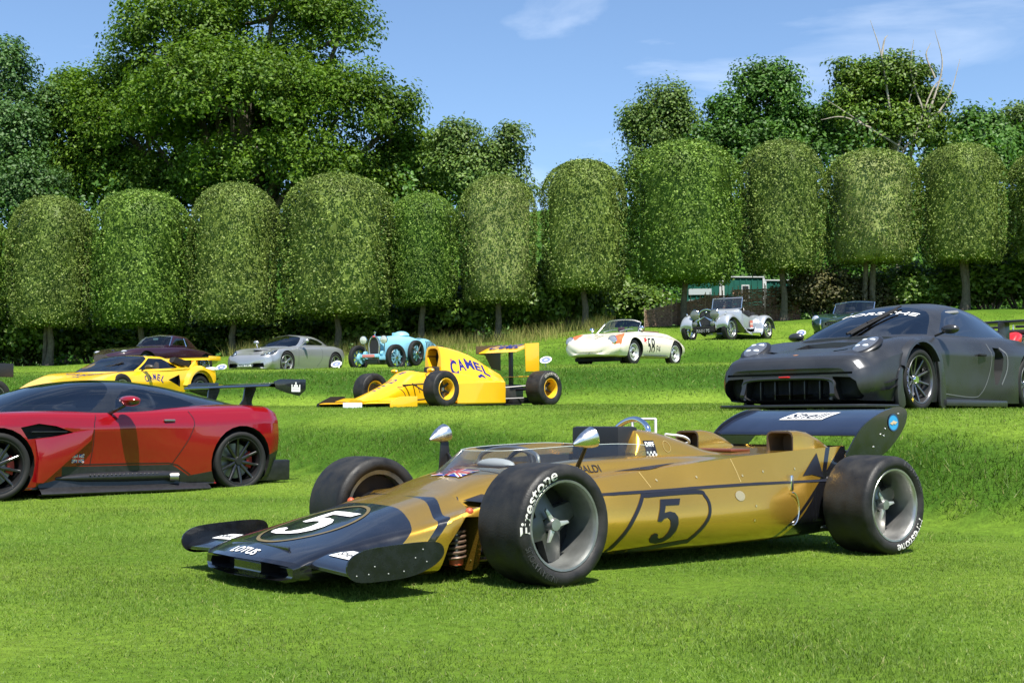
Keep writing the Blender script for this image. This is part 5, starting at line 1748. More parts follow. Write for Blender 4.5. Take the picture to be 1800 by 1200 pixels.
for s_ in (1, -1):
    hl = obj('headlight', add_ball(B(), (.70, s_ * .80, .60), (.13, .09, .05), 16), LAMPGL, vul)
    obj('tail_lamp', add_box(B(), -3.345, -3.30, s_ * .45, s_ * .86, .83, .86, .008), mat('dark_red_lens', (.12, .01, .01), .2), vul)
    obj('diffuser_fin', add_box(B(), -3.52, -3.05, s_ * .80, s_ * .90, .10, .34, .02), SATIN, vul)
obj('diffuser', add_box(B(), -3.48, -3.0, -.78, .78, .09, .30, .02), SATIN, vul)
obj('front_splitter', add_box(B(), .55, 1.12, -.88, .88, .06, .085, .01), SATIN, vul)
obj('front_grille', add_box(B(), .93, 1.03, -.5, .5, .17, .36, .03), MATTBLK, vul)
# rear wing on swan-neck struts
wg = empty('rear_wing', parent=vul)
pr_ = crv([(-3.18, 1.195), (-3.25, 1.228), (-3.42, 1.238), (-3.62, 1.255), (-3.42, 1.205), (-3.26, 1.182)], 4, closed=True)
bm = B(); A = [bm.verts.new((x, -.948, z)) for x, z in pr_]; C = [bm.verts.new((x, .948, z)) for x, z in pr_]
for i in range(len(A)): bm.faces.new((A[i], A[(i + 1) % len(A)], C[(i + 1) % len(A)], C[i]))
bmesh.ops.recalc_face_normals(bm, faces=bm.faces[:])
obj('wing_plane', bm, CARBON, wg, angle=50)
for s_ in (1, -1):
    ep = obj('end_plate', add_prism(B(), [(-3.24, 1.25), (-3.33, 1.28), (-3.69, 1.285), (-3.69, 1.16), (-3.60, 1.085), (-3.42, 1.12), (-3.27, 1.165)], 'y', s_ * .949, s_ * .962, bev=.003), CARBON, wg)
    bm = add_prism(B(), crv([(-3.10, .93), (-3.34, .93), (-3.30, 1.02), (-3.36, 1.20), (-3.22, 1.20), (-3.18, 1.04)], 4, closed=True), 'y', s_ * .40 - .012, s_ * .40 + .012)
    obj('wing_strut', bm, CARBON, wg)
    if s_ > 0:
        cst = []
        def rc(a, b, c, d): return poly_tris([(a, c), (b, c), (b, d), (a, d)])
        cst += rc(-.062, .062, -.055, -.030) + rc(-.062, -.048, -.03, .03) + rc(.048, .062, -.03, .03) + rc(-.045, .045, -.024, .0) + rc(-.028, .028, .004, .026) + rc(-.009, .009, .03, .058)
        flat('castle_emblem', cst, ((-3.545, .963, 1.19), (-1, 0, 0), (0, 0, 1)), WHITE, ep, .002)
# wheels
wv, pv = wheel(vul, .338, .30, .268, (BLACKMET, mat('black_spoke', (.012, .012, .013), .22, coat=.4), BLACKMET), spokes=(10, .05, .256, .036, .026, .085, .115, .035), lip=.90, face=.45, hub_r=.05, caliper=mat('red_caliper', (.45, .03, .02), .4), tyre_m=OLDRUB, hub_len=.03, dish_r=.90)
put_wheels(wv, [(0, .835, .335, False, 0), (0, -.835, .335, True, 0), (-2.79, .85, .338, False, 0), (-2.79, -.85, .338, True, 0)])
clean(vul)

# ================================================================ matt grey racing coupe
GREY = mat('matt_grey_wrap', (0.060, 0.062, 0.067), 0.30, metal=.6, var=.10, vscale=4, rvar=.05)
GRIM = mat('gunmetal_rim', (.16, .16, .17), .3, metal=.85)
gt = car('grey_racing_coupe', 3.781, 14.999, 44, 'matt dark grey racing coupe parked on the first terrace', 'racing car', h=.912)
S = [(.94, [(0, .08), (.50, .08), (.84, .10, -.03), (.935, .22, -.05), (.95, .36, -.06), (.92, .47, -.06), (.78, .585, -.05), (.40, .60, -.02), (0, .60)]),
     (.80, [(0, .08), (.55, .08), (.86, .10, -.03), (.94, .24, -.06), (.955, .38, -.06), (.935, .52, -.05), (.80, .645, -.03), (.42, .635), (0, .635)]),
     (.45, [(0, .08), (.7, .08), (.95, .10), (.985, .25), (.99, .42), (.975, .60), (.80, .745), (.45, .705), (0, .715)]),
     (0, [(0, .08), (.7, .08), (.96, .10), (1.0, .25), (1.0, .45), (.992, .67), (.80, .815), (.48, .79), (0, .81)]),
     (-.45, [(0, .08), (.7, .08), (.92, .10), (.945, .25), (.945, .45), (.945, .67), (.83, .835), (.6, .86), (0, .87)]),
     (-1.2, [(0, .08), (.7, .08), (.90, .10), (.92, .25), (.925, .45), (.94, .67), (.85, .85), (.6, .875), (0, .9)]),
     (-1.75, [(0, .08), (.7, .08), (.93, .10), (.955, .25), (.965, .45), (.985, .69), (.875, .865), (.6, .9), (0, .92)]),
     (-2.2, [(0, .08), (.7, .08), (.99, .10), (1.02, .25), (1.022, .45), (1.022, .71), (.89, .88), (.6, .92), (0, .94)]),
     (-2.7, [(0, .08), (.7, .08), (.99, .12), (1.022, .28), (1.02, .47), (1.01, .70), (.87, .87), (.58, .92), (0, .93)]),
     (-3.3, [(0, .25), (.7, .25), (.88, .28), (.92, .36), (.92, .47), (.88, .60), (.75, .73), (.5, .79), (0, .81)])]
sh = Shell(S, brk=(2, 5), m=5, nx=90, nose=(.20, .27, 2.0, .5, .80))
sh.paint(GREY)
sh.region([(-.28, -.72), (-.62, -.80), (-2.9, -.60), (-2.9, .60), (-.62, .80), (-.28, .72)], INTER, ax='z', cond=lambda c, n: n.z > .5 and c.z > .75)
fr_c = lambda c, n: n.x > .25 and c.x > .6
# front mouth, side intakes
fs = sh.region([(-.50, .115), (.50, .115), (.555, .15), (.53, .30), (.48, .325), (-.48, .325), (-.53, .30), (-.555, .15)], MATTBLK, ax='x', cond=fr_c, part='grille_mouth')
sh.recess(fs, (-.16, 0, 0), MATTBLK, MATTBLK, part='grille_mouth')
for s_ in (1, -1):
    fs = sh.region([(s_ * .62, .115), (s_ * .84, .115), (s_ * .87, .15), (s_ * .84, .30), (s_ * .78, .345), (s_ * .57, .355), (s_ * .60, .2)], MATTBLK, ax='x', cond=fr_c, part='brake_intake' + ('' if s_ > 0 else ' far'))
    sh.recess(fs, (-.14, 0, 0), MATTBLK, MATTBLK, part='brake_intake' + ('' if s_ > 0 else ' far'))
    # bonnet nostril
    fs = sh.region([(.66, s_ * .50), (.72, s_ * .36), (.79, s_ * .38), (.74, s_ * .53)], MATTBLK, ax='z', cond=lambda c, n: n.z > .3 and c.z > .4)
    sh.recess(fs, (-.03, 0, -.05), MATTBLK, MATTBLK)
fs = sh.region([(.13, -.36), (.13, .36), (.50, .30), (.54, .15), (.54, -.15), (.50, -.30)], GREY, ax='z', cond=lambda c, n: n.z > .4 and c.z > .5)
sh.recess(fs, (0, 0, -.055), GREY, SATIN)
fs = sh.region([(-.80, .378), (.80, .378), (.80, .402), (-.80, .402)], MATTBLK, ax='x', cond=lambda c, n: n.x > .3 and c.x > .7)
sh.recess(fs, (-.03, 0, 0), MATTBLK, MATTBLK)
# flank scoop, doors, wheel openings
for s_ in (1, -1):
    fs = sh.region([(-1.70, .76), (-1.88, .755), (-1.95, .64), (-1.93, .48), (-1.86, .33), (-1.76, .30), (-1.76, .5)], MATTBLK, cond=lambda c, n, s_=s_: c.y * s_ > .5, part='flank_scoop' + ('' if s_ > 0 else ' far'))
    sh.recess(fs, (.05, -s_ * .12, 0), MATTBLK, MATTBLK, part='flank_scoop' + ('' if s_ > 0 else ' far'))
both(sh, [(-.62, .845), (-.55, .60), (-.53, .20), (-1.35, .17), (-1.52, .22), (-1.66, .42), (-1.70, .62), (-1.64, .80), (-1.55, .855)], GREY, 'door', lambda c, n: abs(n.y) > .15)
arches(sh, [(0, .34, .395), (-2.68, .345, .405)])
gb = sh.bvh()
out = sh.finish(gt)
dl = {1: out['door'], -1: out['door far']}
cab = Shell([
    (-.12, [(0, .72), (.70, .79), (.66, .81), (.52, .835), (.28, .85), (0, .853)]),
    (-.45, [(0, .72), (.79, .83), (.73, .885), (.59, .965), (.31, 1.01), (0, 1.02)]),
    (-.80, [(0, .72), (.82, .845), (.75, .95), (.61, 1.085), (.33, 1.15), (0, 1.165)]),
    (-1.15, [(0, .72), (.83, .85), (.755, .995), (.61, 1.175), (.335, 1.255), (0, 1.275)]),
    (-1.6, [(0, .72), (.83, .855), (.755, 1.015), (.60, 1.22), (.33, 1.305), (0, 1.325)]),
    (-2.1, [(0, .72), (.82, .865), (.74, .995), (.57, 1.185), (.31, 1.265), (0, 1.285)]),
    (-2.6, [(0, .72), (.79, .87), (.69, .955), (.51, 1.075), (.28, 1.14), (0, 1.155)]),
    (-3.0, [(0, .72), (.68, .86), (.57, .895), (.41, .945), (.2, .975), (0, .982)])], brk=(1,), m=5, nx=50)
cab.paint(GREY)
cab.region([(-.13, .86), (-.545, .868), (-.98, 1.17), (-1.10, 1.32), (-.13, 1.32)], TINTED, part='windscreen', cond=lambda c, n: c.z > .84)
both(cab, [(-.78, .885), (-1.13, 1.15), (-1.30, 1.205), (-1.62, 1.215), (-1.95, 1.165), (-2.28, 1.05), (-2.50, .935), (-2.46, .89), (-1.6, .878)], mat('dark_side_glass', (.006, .007, .010), .05, coat=1.0), 'side_window', lambda c, n: abs(c.y) > .3)
cab.region([(-2.05, -.42), (-2.75, -.34), (-2.75, .34), (-2.05, .42)], TINTED, ax='z', cond=lambda c, n: n.z > .3, part='rear_window')
cbv = cab.bvh()
cab.finish(gt, body='roof')
obj('cabin_tub', add_box(B(), -2.4, -.5, -.74, .74, .70, .84, .05), INTER, gt)
seats(gt, -1.55, (.36,), .80, 1.08, INTER)
obj('roll_cage', add_tube(B(), crv([(-.75, .70, .86), (-1.1, .60, 1.12), (-1.6, .56, 1.19), (-1.6, -.56, 1.19), (-1.1, -.60, 1.12), (-.75, -.70, .86)], 5), .022, 8), mat('cage_grey', (.2, .2, .2), .5), gt)
obj('steering_wheel', add_lathe(B(), [(.014 * math.cos(t), .15 + .014 * math.sin(t)) for t in np.linspace(0, 2 * math.pi, 7)], 20, axis='x'), MATTBLK, gt, loc=(-.98, .36, .92), rot=(0, R(-20), 0))
# banner lettering on the screen
text_on('windscreen_lettering', 'PORSCHE', (-.80, .04, 1.5), (0, 1, 0), (-1, 0, 0), cbv, WHITE, gt, .11, .98, bold=.012, eps=.004)
decal('windscreen_band', line_tris([(-.64, .55), (.64, .55)], .012), ((-.22, 0, 1.5), (0, 1, 0), (-1, 0, 0)), cbv, BLACKMET, gt) if False else None
obj('wiper_arm', add_tube(B(), crv([(-.10, .06, .885), (-.42, .16, 1.035), (-.80, .26, 1.20)], 4), [.016] * 4 + [.012] * 5, 6), MATTBLK, gt)
obj('wiper_blade', add_tube(B(), [(-.40, .10, 1.03), (-1.0, .20, 1.255)], .012, 6), MATTBLK, gt)
obj('wiper_blade', add_tube(B(), [(-.12, .00, .89), (-.52, .12, 1.075)], .016, 6), MATTBLK, gt)
# crest and lip badge
decal('crest', poly_tris([(-.025, .03), (.025, .03), (.025, -.01), (0, -.035), (-.025, -.01)]), ((1.02, 0, .9), (0, 1, 0), (-1, 0, .3)), gb, mat('crest_orange', (.55, .22, .05), .4), gt, back=.8)
obj('tow_strap', add_box(B(), 1.12, 1.17, -.06, .06, .350, .366, .004), REDP, gt)
# splitter, canards, sill blades, skirts
bm = B()
pts = crv([(.38, 1.0), (.85, .995), (1.09, .90), (1.20, .5), (1.235, 0), (1.20, -.5), (1.09, -.90), (.85, -.995), (.38, -1.0)], 5)
add_prism(bm, pts, 'z', .028, .062, bev=.008)
obj('front_splitter', bm, SATIN, gt)
obj('mouth_frame', add_tube(B(), crv([(1.10, .55, .11), (1.09, .57, .20), (1.09, .53, .325), (1.12, .0, .345), (1.09, -.53, .325), (1.09, -.57, .20), (1.10, -.55, .11)], 5), .020, 8), GREY, gt)
for y in (-.38, -.19, 0, .19, .38):
    obj('grille_bar', add_box(B(), .99, 1.05, y - .008, y + .008, .10, .33, .003), SATIN, gt)
for s_ in (1, -1):
    for z in (.20, .27):
        bm = B()
        rows = [[(.84, s_ * .86, z - .01), (.66, s_ * .99, z + .02), (.50, s_ * 1.01, z + .075)], [(.80, s_ * .84, z - .012), (.62, s_ * .95, z + .018), (.47, s_ * .96, z + .073)]]
        add_grid(bm, rows); obj('canard', bm, SATIN, gt)
    bm = add_prism(B(), crv([(.36, .06), (.42, .30), (.40, .44), (.46, .45), (.52, .30), (.50, .06)], 3, closed=True), 'y', s_ * .955, s_ * 1.005, bev=.006)
    obj('arch_lip', bm, GREY, gt)
    bm = B()
    rows = []
    for t in np.linspace(R(15), R(150), 14):
        x, z = .405 * math.cos(t), .34 + .405 * math.sin(t)
        rows.append([(x, s_ * .93, z - .005), (x, s_ * 1.03, z + .005), (x * 1.05, s_ * 1.025, z + .03), (x * 1.1, s_ * .95, z + .05)])
    add_grid(bm, rows); obj('arch_flare', bm, GREY, gt)
    bm = add_prism(B(), crv([(-.40, .62), (-.50, .62), (-.56, .40), (-.58, .06), (-.46, .06), (-.45, .35)], 3, closed=True), 'y', s_ * .945, s_ * .975, bev=.006)
    obj('arch_rear_blade', bm, GREY, gt)
    obj('side_skirt', add_box(B(), -2.05, -.55, s_ * .85, s_ * 1.0, .055, .13, .02), GREY, gt)
    fr = ((0, s_ * 1.4, 0), (-s_, 0, 0), (0, 0, 1))
    q = lambda pts: [(s_ * -x, z) for x, z in pts]
    decal('shut_line', line_tris(q(crv([(-.53, .20), (-1.30, .165), (-1.50, .21), (-1.65, .40), (-1.70, .62), (-1.655, .80)], 5)), .012), fr, gb, mat('pale_edge', (.13, .135, .145), .4), gt, eps=.003, back=.9)
    decal('scoop_edge', line_tris(q(crv([(-1.90, .76), (-2.02, .66), (-2.02, .50), (-1.92, .32)], 5)), .02), fr, gb, mat('pale_edge', (.13, .135, .145), .4), gt, eps=.004, back=.9)
    obj('door_handle', add_box(B(), -1.56, -1.40, s_ * .955, s_ * .990, .645, .672, .010), MATTBLK, dl[s_])
    hit = gb.ray_cast(Vector((.66, s_ * .715, 1.5)), Vector((0, 0, -1)))
    nn_ = (hit[1] if hit[1].z > 0 else -hit[1]) + Vector((.22, 0, 0))
    hl = obj('headlight', add_ball(B(), (0, 0, 0), (.165, .235, .045), 24), BLACKMET, gt, loc=hit[0] - nn_.normalized() * .006, rot=(nn_.to_track_quat('Z', 'Y').to_euler()))
    obj('lens', add_ball(B(), (.0, 0, .012), (.134, .200, .044), 24), mat('headlight_lens', (.16, .17, .19), .12, metal=.5, coat=1), hl)
    for (dy, dx) in [(.07, -.045), (.07, .045), (-.07, -.045), (-.07, .045)]:
        obj('projector', add_ball(B(), (dx, dy, .042), (.042, .026, .016), 10), mat('led_white', (.75, .78, .82), .15, metal=.4), hl)
    mir = empty('mirror', parent=gt)
    obj('mirror_shell', add_ball(B(), (-.62, s_ * 1.02, .92), (.06, .11, .055), 14), GREY, mir)
    obj('mirror_arm', add_tube(B(), [(-.60, s_ * .84, .85), (-.62, s_ * .98, .90)], .014, 6), MATTBLK, mir)
wg = empty('rear_wing', parent=gt)
obj('wing_plane', add_box(B(), -3.75, -3.35, -.95, .95, 1.17, 1.205, .012), SATIN, wg)
for s_ in (1, -1):
    obj('wing_strut', add_box(B(), -3.5, -3.2, s_ * .35 - .01, s_ * .35 + .01, .78, 1.172, .004), SATIN, wg)
    obj('end_plate', add_box(B(), -3.78, -3.30, s_ * .951, s_ * .965, 1.04, 1.25, .004), SATIN, wg)
wq, pq = wheel(gt, .342, .30, .262, (GRIM, GRIM, CHROME), spokes=(10, .045, .255, .030, .020, .065, .115, .03), lip=.92, face=.45, hub_r=.045, tyre_m=OLDRUB, caliper=STEEL, dish_r=.92)
ws = put_wheels(wq, [(0, .845, .340, False, 0), (0, -.845, .340, True, 0), (-2.68, .855, .342, False, 0), (-2.68, -.855, .342, True, 0)])
tyre_text('MICHELIN', pq, .297, .036, -5, ws[0], mat('tyre_blue', (.18, .20, .36), .6), bold=.02, wide=1.3)
tyre_text('X', pq, .297, .036, -48, ws[0], mat('tyre_yellow', (.75, .55, .06), .6), bold=.12)
bpy.data.objects['mirror.003'].name = 'mirror' if False else bpy.data.objects['mirror.003'].name
clean(gt)

# ================================================================ yellow single-seater on the first terrace
YEL = mat('racing_yellow', (0.86, 0.46, 0.006), 0.28, coat=.7, var=.03, vscale=5)
f1 = car('yellow_single_seater', -1.901, 23.32, 47.7, 'yellow single seater racing car with high rear wing on the first terrace', 'racing car', h=1.05, pitch=1.2)
S = [(1.16, [(0, .10), (.10, .10), (.17, .105), (.19, .12), (.17, .14), (.10, .15), (0, .152)]),
     (.75, [(0, .07), (.16, .07), (.22, .09), (.235, .17), (.20, .25), (.11, .295), (0, .31)]),
     (.3, [(0, .06), (.20, .06), (.27, .09), (.285, .28), (.25, .40), (.15, .47), (0, .49)]),
     (-.05, [(0, .06), (.24, .06), (.31, .09), (.325, .36), (.30, .52), (.22, .635), (0, .67)]),
     (-.2, [(0, .06), (.26, .06), (.33, .09), (.35, .38), (.34, .52), (.29, .61), (0, .66)]),
     (-.7, [(0, .06), (.30, .06), (.36, .09), (.38, .40), (.36, .54), (.30, .61), (0, .66)]),
     (-1.1, [(0, .06), (.34, .06), (.40, .09), (.42, .40), (.38, .54), (.28, .63), (0, .70)]),
     (-1.8, [(0, .06), (.36, .06), (.40, .09), (.42, .38), (.38, .50), (.26, .58), (0, .62)]),
     (-2.35, [(0, .10), (.22, .10), (.26, .13), (.28, .34), (.25, .45), (.17, .52), (0, .55)])]
sh = Shell(S, brk=(2,), m=4, nx=56)
sh.paint(YEL)
fs = sh.region([(-.16, -.16), (-.16, .16), (-.30, .235), (-.55, .25), (-.70, .22), (-.70, -.22), (-.55, -.25), (-.30, -.235)], INTER, ax='z', cond=lambda c, n: n.z > .3 and c.z > .4)
sh.recess(fs, (0, 0, -.30), INTER, INTER)
fb = sh.bvh()
sh.finish(f1, body='monocoque')
# engine cover with air box
cv = Shell([(-.70, [(0, .60), (.20, .60), (.205, .75), (.195, .95), (.15, 1.08), (.08, 1.115), (0, 1.12)]),
            (-.80, [(0, .55), (.25, .55), (.24, .72), (.20, .93), (.15, 1.07), (.08, 1.11), (0, 1.115)]),
            (-1.1, [(0, .50), (.34, .50), (.30, .65), (.19, .88), (.13, 1.02), (.07, 1.07), (0, 1.08)]),
            (-1.55, [(0, .50), (.38, .50), (.33, .62), (.17, .82), (.11, .93), (.06, .97), (0, .98)]),
            (-2.0, [(0, .48), (.34, .48), (.28, .57), (.15, .70), (.10, .76), (.05, .79), (0, .80)]),
            (-2.4, [(0, .46), (.20, .46), (.17, .52), (.11, .58), (.08, .61), (.04, .62), (0, .625)])], brk=(1,), m=4, nx=36)
cv.paint(YEL)
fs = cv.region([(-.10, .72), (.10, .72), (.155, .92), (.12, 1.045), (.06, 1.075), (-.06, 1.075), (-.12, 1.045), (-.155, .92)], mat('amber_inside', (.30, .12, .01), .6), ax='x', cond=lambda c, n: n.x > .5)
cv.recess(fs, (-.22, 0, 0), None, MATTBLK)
cvb = cv.bvh()
cv.finish(f1, body='engine_cover')
for s_ in (1, -1):
    # side pods with open mouth
    pod = empty('side_pod', parent=f1)
    rows = []
    for x, y1, z1 in [(-.66, .655, .445), (-.85, .70, .462), (-1.87, .70, .478), (-1.90, .685, .475)]:
        rows.append([(x, s_ * .34, .055), (x, s_ * (y1 - .02), .055), (x, s_ * y1, .075), (x, s_ * y1, z1 - .03), (x, s_ * (y1 - .03), z1), (x, s_ * .30, z1 + .015)])
    bm = B(); V, _ = add_grid(bm, rows); bm.faces.new(V[-1]); bmesh.ops.recalc_face_normals(bm, faces=bm.faces[:])
    obj('pod_shell', bm, YEL, pod, angle=30)
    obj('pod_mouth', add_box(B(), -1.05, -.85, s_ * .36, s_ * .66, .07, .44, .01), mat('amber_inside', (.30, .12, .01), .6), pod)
    obj('turning_vane', add_box(B(), -.80, -.66, s_ * .60, s_ * .615, .09, .44, .004), YEL, pod)
    # mirrors
    mr_ = obj('mirror', add_ball(B(), (-.18, s_ * .47, .665), (.05, .085, .038), 12), YEL, f1)
    obj('mirror_stalk', add_tube(B(), [(-.20, s_ * .30, .58), (-.18, s_ * .44, .65)], .012, 6), YEL, mr_)
    # suspension
    for a, b, r_ in [((.30, .22, .40), (.02, .78, .42), .014), ((-.25, .30, .42), (-.02, .78, .42), .014), ((.30, .24, .12), (.02, .78, .16), .014), ((-.25, .32, .12), (-.02, .78, .16), .014), ((.10, .26, .44), (.03, .76, .18), .013), ((-2.1, .26, .34), (-2.76, .72, .40), .016), ((-2.9, .2, .34), (-2.80, .72, .40), .016), ((-2.1, .26, .14), (-2.76, .72, .16), .016), ((-2.95, .2, .14), (-2.80, .72, .16), .016), ((-2.78, .1, .32), (-2.78, .72, .33), .03)]:
        obj('suspension_link', add_tube(B(), [(a[0], s_ * a[1], a[2]), (b[0], s_ * b[1], b[2])], r_, 6), BLACKMET, f1)
    # front wing half
    w_ = empty('front_wing', parent=f1)
    bm = B(); add_prism(bm, crv([(1.20, .085), (1.05, .112), (.78, .105), (1.05, .088)], 4, closed=True), 'y', s_ * .14, s_ * .93)
    obj('wing_plane', bm, YEL, w_, angle=60)
    bm = B(); add_prism(bm, crv([(.84, .125), (.76, .150), (.62, .185), (.75, .135)], 4, closed=True), 'y', s_ * .20, s_ * .93)
    obj('wing_flap', bm, YEL, w_, angle=60)
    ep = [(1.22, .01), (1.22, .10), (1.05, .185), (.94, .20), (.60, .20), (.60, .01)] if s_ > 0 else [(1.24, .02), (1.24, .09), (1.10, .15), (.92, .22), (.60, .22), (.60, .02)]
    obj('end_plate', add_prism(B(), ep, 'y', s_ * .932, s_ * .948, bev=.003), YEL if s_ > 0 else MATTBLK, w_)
    # rear wing end plates
ww = empty('rear_wing', parent=f1)
for x0, x1, z0, z1 in [(-2.42, -3.04, 1.03, 1.195)]:
    obj('wing_plane', add_prism(B(), crv([(x0, z0), ((x0 + x1) / 2, (z0 + z1) / 2 + .035), (x1, z1), ((x0 + x1) / 2, (z0 + z1) / 2 + .005)], 4, closed=True), 'y', -.495, .495), YEL, ww, angle=60)
obj('lower_wing_plane', add_box(B(), -3.0, -2.75, -.49, .49, .56, .575, .005), YEL, ww)
for s_ in (1, -1):
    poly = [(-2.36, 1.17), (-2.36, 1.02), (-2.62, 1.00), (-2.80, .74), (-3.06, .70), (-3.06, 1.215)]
    ep = obj('end_plate', add_prism(B(), [(-2.66, 1.19), (-2.68, .66), (-3.06, .66), (-3.06, 1.215)] if s_ > 0 else poly, 'y', s_ * .498, s_ * .512, bev=.003), YEL if s_ > 0 else mat('shaded_yellow', (.06, .045, .02), .5), ww)  # far plate is yellow with the wing's shadow put into its colour
obj('wing_pillar', add_box(B(), -2.86, -2.76, -.02, .02, .40, 1.10, .008), BLACKMET, ww)
obj('gearbox', add_box(B(), -3.0, -2.2, -.16, .16, .12, .42, .05), DARKMAG, f1)
obj('floor_plate', add_box(B(), -2.35, -.45, -.68, .68, .025, .05, .006), MATTBLK, f1)
obj('rear_diffuser', add_box(B(), -3.05, -2.3, -.5, .5, .05, .14, .02), MATTBLK, f1)
obj('skid_block', add_box(B(), .35, .75, -.2, .2, .03, .06, .005), MATTBLK, f1)
obj('helmet_rest', add_box(B(), -.72, -.62, -.17, .17, .56, .74, .03), INTER, f1)
# lettering
fr = ((-1.42, .6, .80), (-1, 0, 0), (0, -.3, 1))
letters = [('C', -.44, .02, .30, 0), ('A', -.23, .08, .24, 0), ('M', .0, .10, .22, -.04), ('E', .23, .06, .21, -.08), ('L', .43, -.02, .24, -.12)]
for ch, u, v, h_, rt in letters:
    tr = warp(text_tris(ch, bold=.035, height=h_, width=.18 if ch != 'M' else .22), lambda a, b: (a * math.cos(rt * 3) - b * math.sin(rt * 3) + u, a * math.sin(rt * 3) + b * math.cos(rt * 3) + v))
    decal('cover_lettering', tr, fr, cvb, NAVY, f1, seg=.06)
decal('cover_lettering', poly_tris([(-.10, .0), (.02, .05), (.10, .0), (.13, -.05), (.02, -.01), (-.06, -.04)]), ((-1.60, .6, .64), (-1, 0, 0), (0, -.3, 1)), cvb, NAVY, f1)
for k, ch in enumerate('CAMEL'):
    # down the cockpit flank
    u = [(-.02, .60, -.16), (-.05, .61, -.06), (-.075, .60, .045), (-.10, .575, .15), (-.12, .525, .24)][k]
    decal('nose_lettering', text_tris(ch, bold=.02, height=.19, width=.095), ((u[0] + .02, u[2], 1.0), (0, 1, -.2), (-1, 0, .2)), fb, NAVY, f1, back=1.0)
decal('nose_camel', poly_tris([(-.08, -.05), (-.02, .0), (.04, .05), (.09, .03), (.05, .0), (.0, -.05)]), ((.20, .02, 1.0), (0, 1, 0), (-1, 0, .3)), fb, NAVY, f1, back=1.0)
decal('nose_number', text_tris('12', bold=.01, height=.17, width=.19), ((.50, .03, 1.0), (0, 1, 0), (-1, 0, .3)), fb, NAVY, f1, back=1.0)
for x in (.72, .84, .96):
    decal('nose_sticker', poly_tris([(-.05, -.018), (.04, -.018), (.05, .018), (-.04, .018)]), ((x, .02, 1.0), (0, 1, 0), (-1, 0, .3)), fb, NAVY, f1, back=1.0)
decal('cover_badge', poly_tris([(-.03, .035), (.03, .035), (0, -.04)]), ((-.95, .6, .96), (-1, 0, 0), (0, -.3, 1)), cvb, mat('pink_print', (.55, .06, .12), .4), f1)
flat('wing_lettering', text_tris('CAMEL', bold=.02, height=.34, width=.80), ((-2.73, -.02, 1.148), (0, 1, 0), (-1, 0, .266)), NAVY, ww, .006)
rib('panel_joint', [(-.42, .36), (-.1, .405), (.3, .42), (.62, .425)], ((0, .6, 0), (-1, 0, 0), (0, 0, 1)), fb, BLACKP, f1, .012)
rib('panel_joint', crv([(-.40, .36), (-.30, .28), (-.24, .18)], 4), ((0, .6, 0), (-1, 0, 0), (0, 0, 1)), fb, BLACKP, f1, .014)
rib('panel_joint', [(-.02, .41), (.03, .33), (.06, .26)], ((0, .6, 0), (-1, 0, 0), (0, 0, 1)), fb, BLACKP, f1, .014)
YRIM = mat('yellow_rim', (.80, .45, .02), .35, coat=.3)
wf, pf = wheel(f1, .322, .30, .185, (YRIM, BLACKMET, STEEL), spokes=(6, .04, .165, .05, .03, .02, .05, .03), lip=.90, face=.1, hub_r=.035, dish_r=.88, n=32)
ws = put_wheels(wf, [(0, .915, .318, False, 0), (0, -.915, .318, True, 0)])
wr, pr2 = wheel(f1, .335, .40, .185, (YRIM, BLACKMET, STEEL), spokes=(6, .04, .165, .05, .03, .02, .05, .03), lip=.88, face=.1, hub_r=.035, dish_r=.88, n=32)
wz = put_wheels(wr, [(-2.78, .86, .33, False, 0), (-2.78, -.86, .33, True, 0)])
tyre_text('GOODYEAR', pr2, .275, .05, 95, wz[0], mat('tyre_yellowish', (.45, .42, .35), .6), bold=.01, wide=1.2)
# white wheel chock in front of it
def block(name, px, y, z, w, h, d, m, label, cat, rz=0.8):
    X = (px - 900) / 2300 * y
    o = obj(name, add_box(B(), -w / 2, w / 2, -d / 2, d / 2, 0, h, .006), m, None, loc=(X, y, T(X, y)), rot=(0, 0, rz))
    return tag(o, label, cat)
block('white_sign_board', 620, 22.05, 0, .32, .10, .03, mat('sign_white', (.68, .70, .74), .6), 'small plain white board on the grass before the yellow racing car nose', 'sign', rz=.12)

# ================================================================ yellow wedge coupe
YEL2 = mat('sun_yellow', (0.84, 0.50, 0.010), 0.25, coat=.8)
ct = car('yellow_wedge_coupe', -8.72, 26.75, 66, 'angular yellow wedge coupe behind the red coupe', 'sports car', h=1.13, pitch=1.0)
def sec(*p): return list(p)
S = [(1.0, sec((0, .24), (.66, .24), (.76, .27), (.80, .32), (.78, .355), (.70, .37), (0, .385))),
     (.5, sec((0, .15), (.84, .15), (.92, .24), (.965, .42), (.93, .505), (.80, .535), (0, .525))),
     (.05, sec((0, .14), (.86, .14), (.94, .24), (.985, .48), (.95, .62), (.80, .665), (0, .62))),
     (-.45, sec((0, .14), (.86, .14), (.93, .24), (.965, .48), (.91, .665), (.80, .71), (0, .70))),
     (-1.4, sec((0, .14), (.86, .14), (.93, .24), (.975, .50), (.93, .70), (.84, .755), (0, .78))),
     (-2.1, sec((0, .14), (.88, .14), (.97, .24), (1.0, .52), (.975, .745), (.88, .82), (0, .83))),
     (-2.6, sec((0, .14), (.88, .14), (.98, .24), (1.02, .52), (.985, .76), (.87, .835), (0, .84))),
     (-3.08, sec((0, .32), (.86, .32), (.92, .38), (.955, .54), (.94, .70), (.85, .775), (0, .79)))]
sh = Shell(S, brk=(1, 2, 3), m=4, nx=56)
sh.paint(YEL2)
sh.region([(-.45, -.70), (-2.6, -.55), (-2.6, .55), (-.45, .70)], INTER, ax='z', cond=lambda c, n: n.z > .5 and c.z > .6)
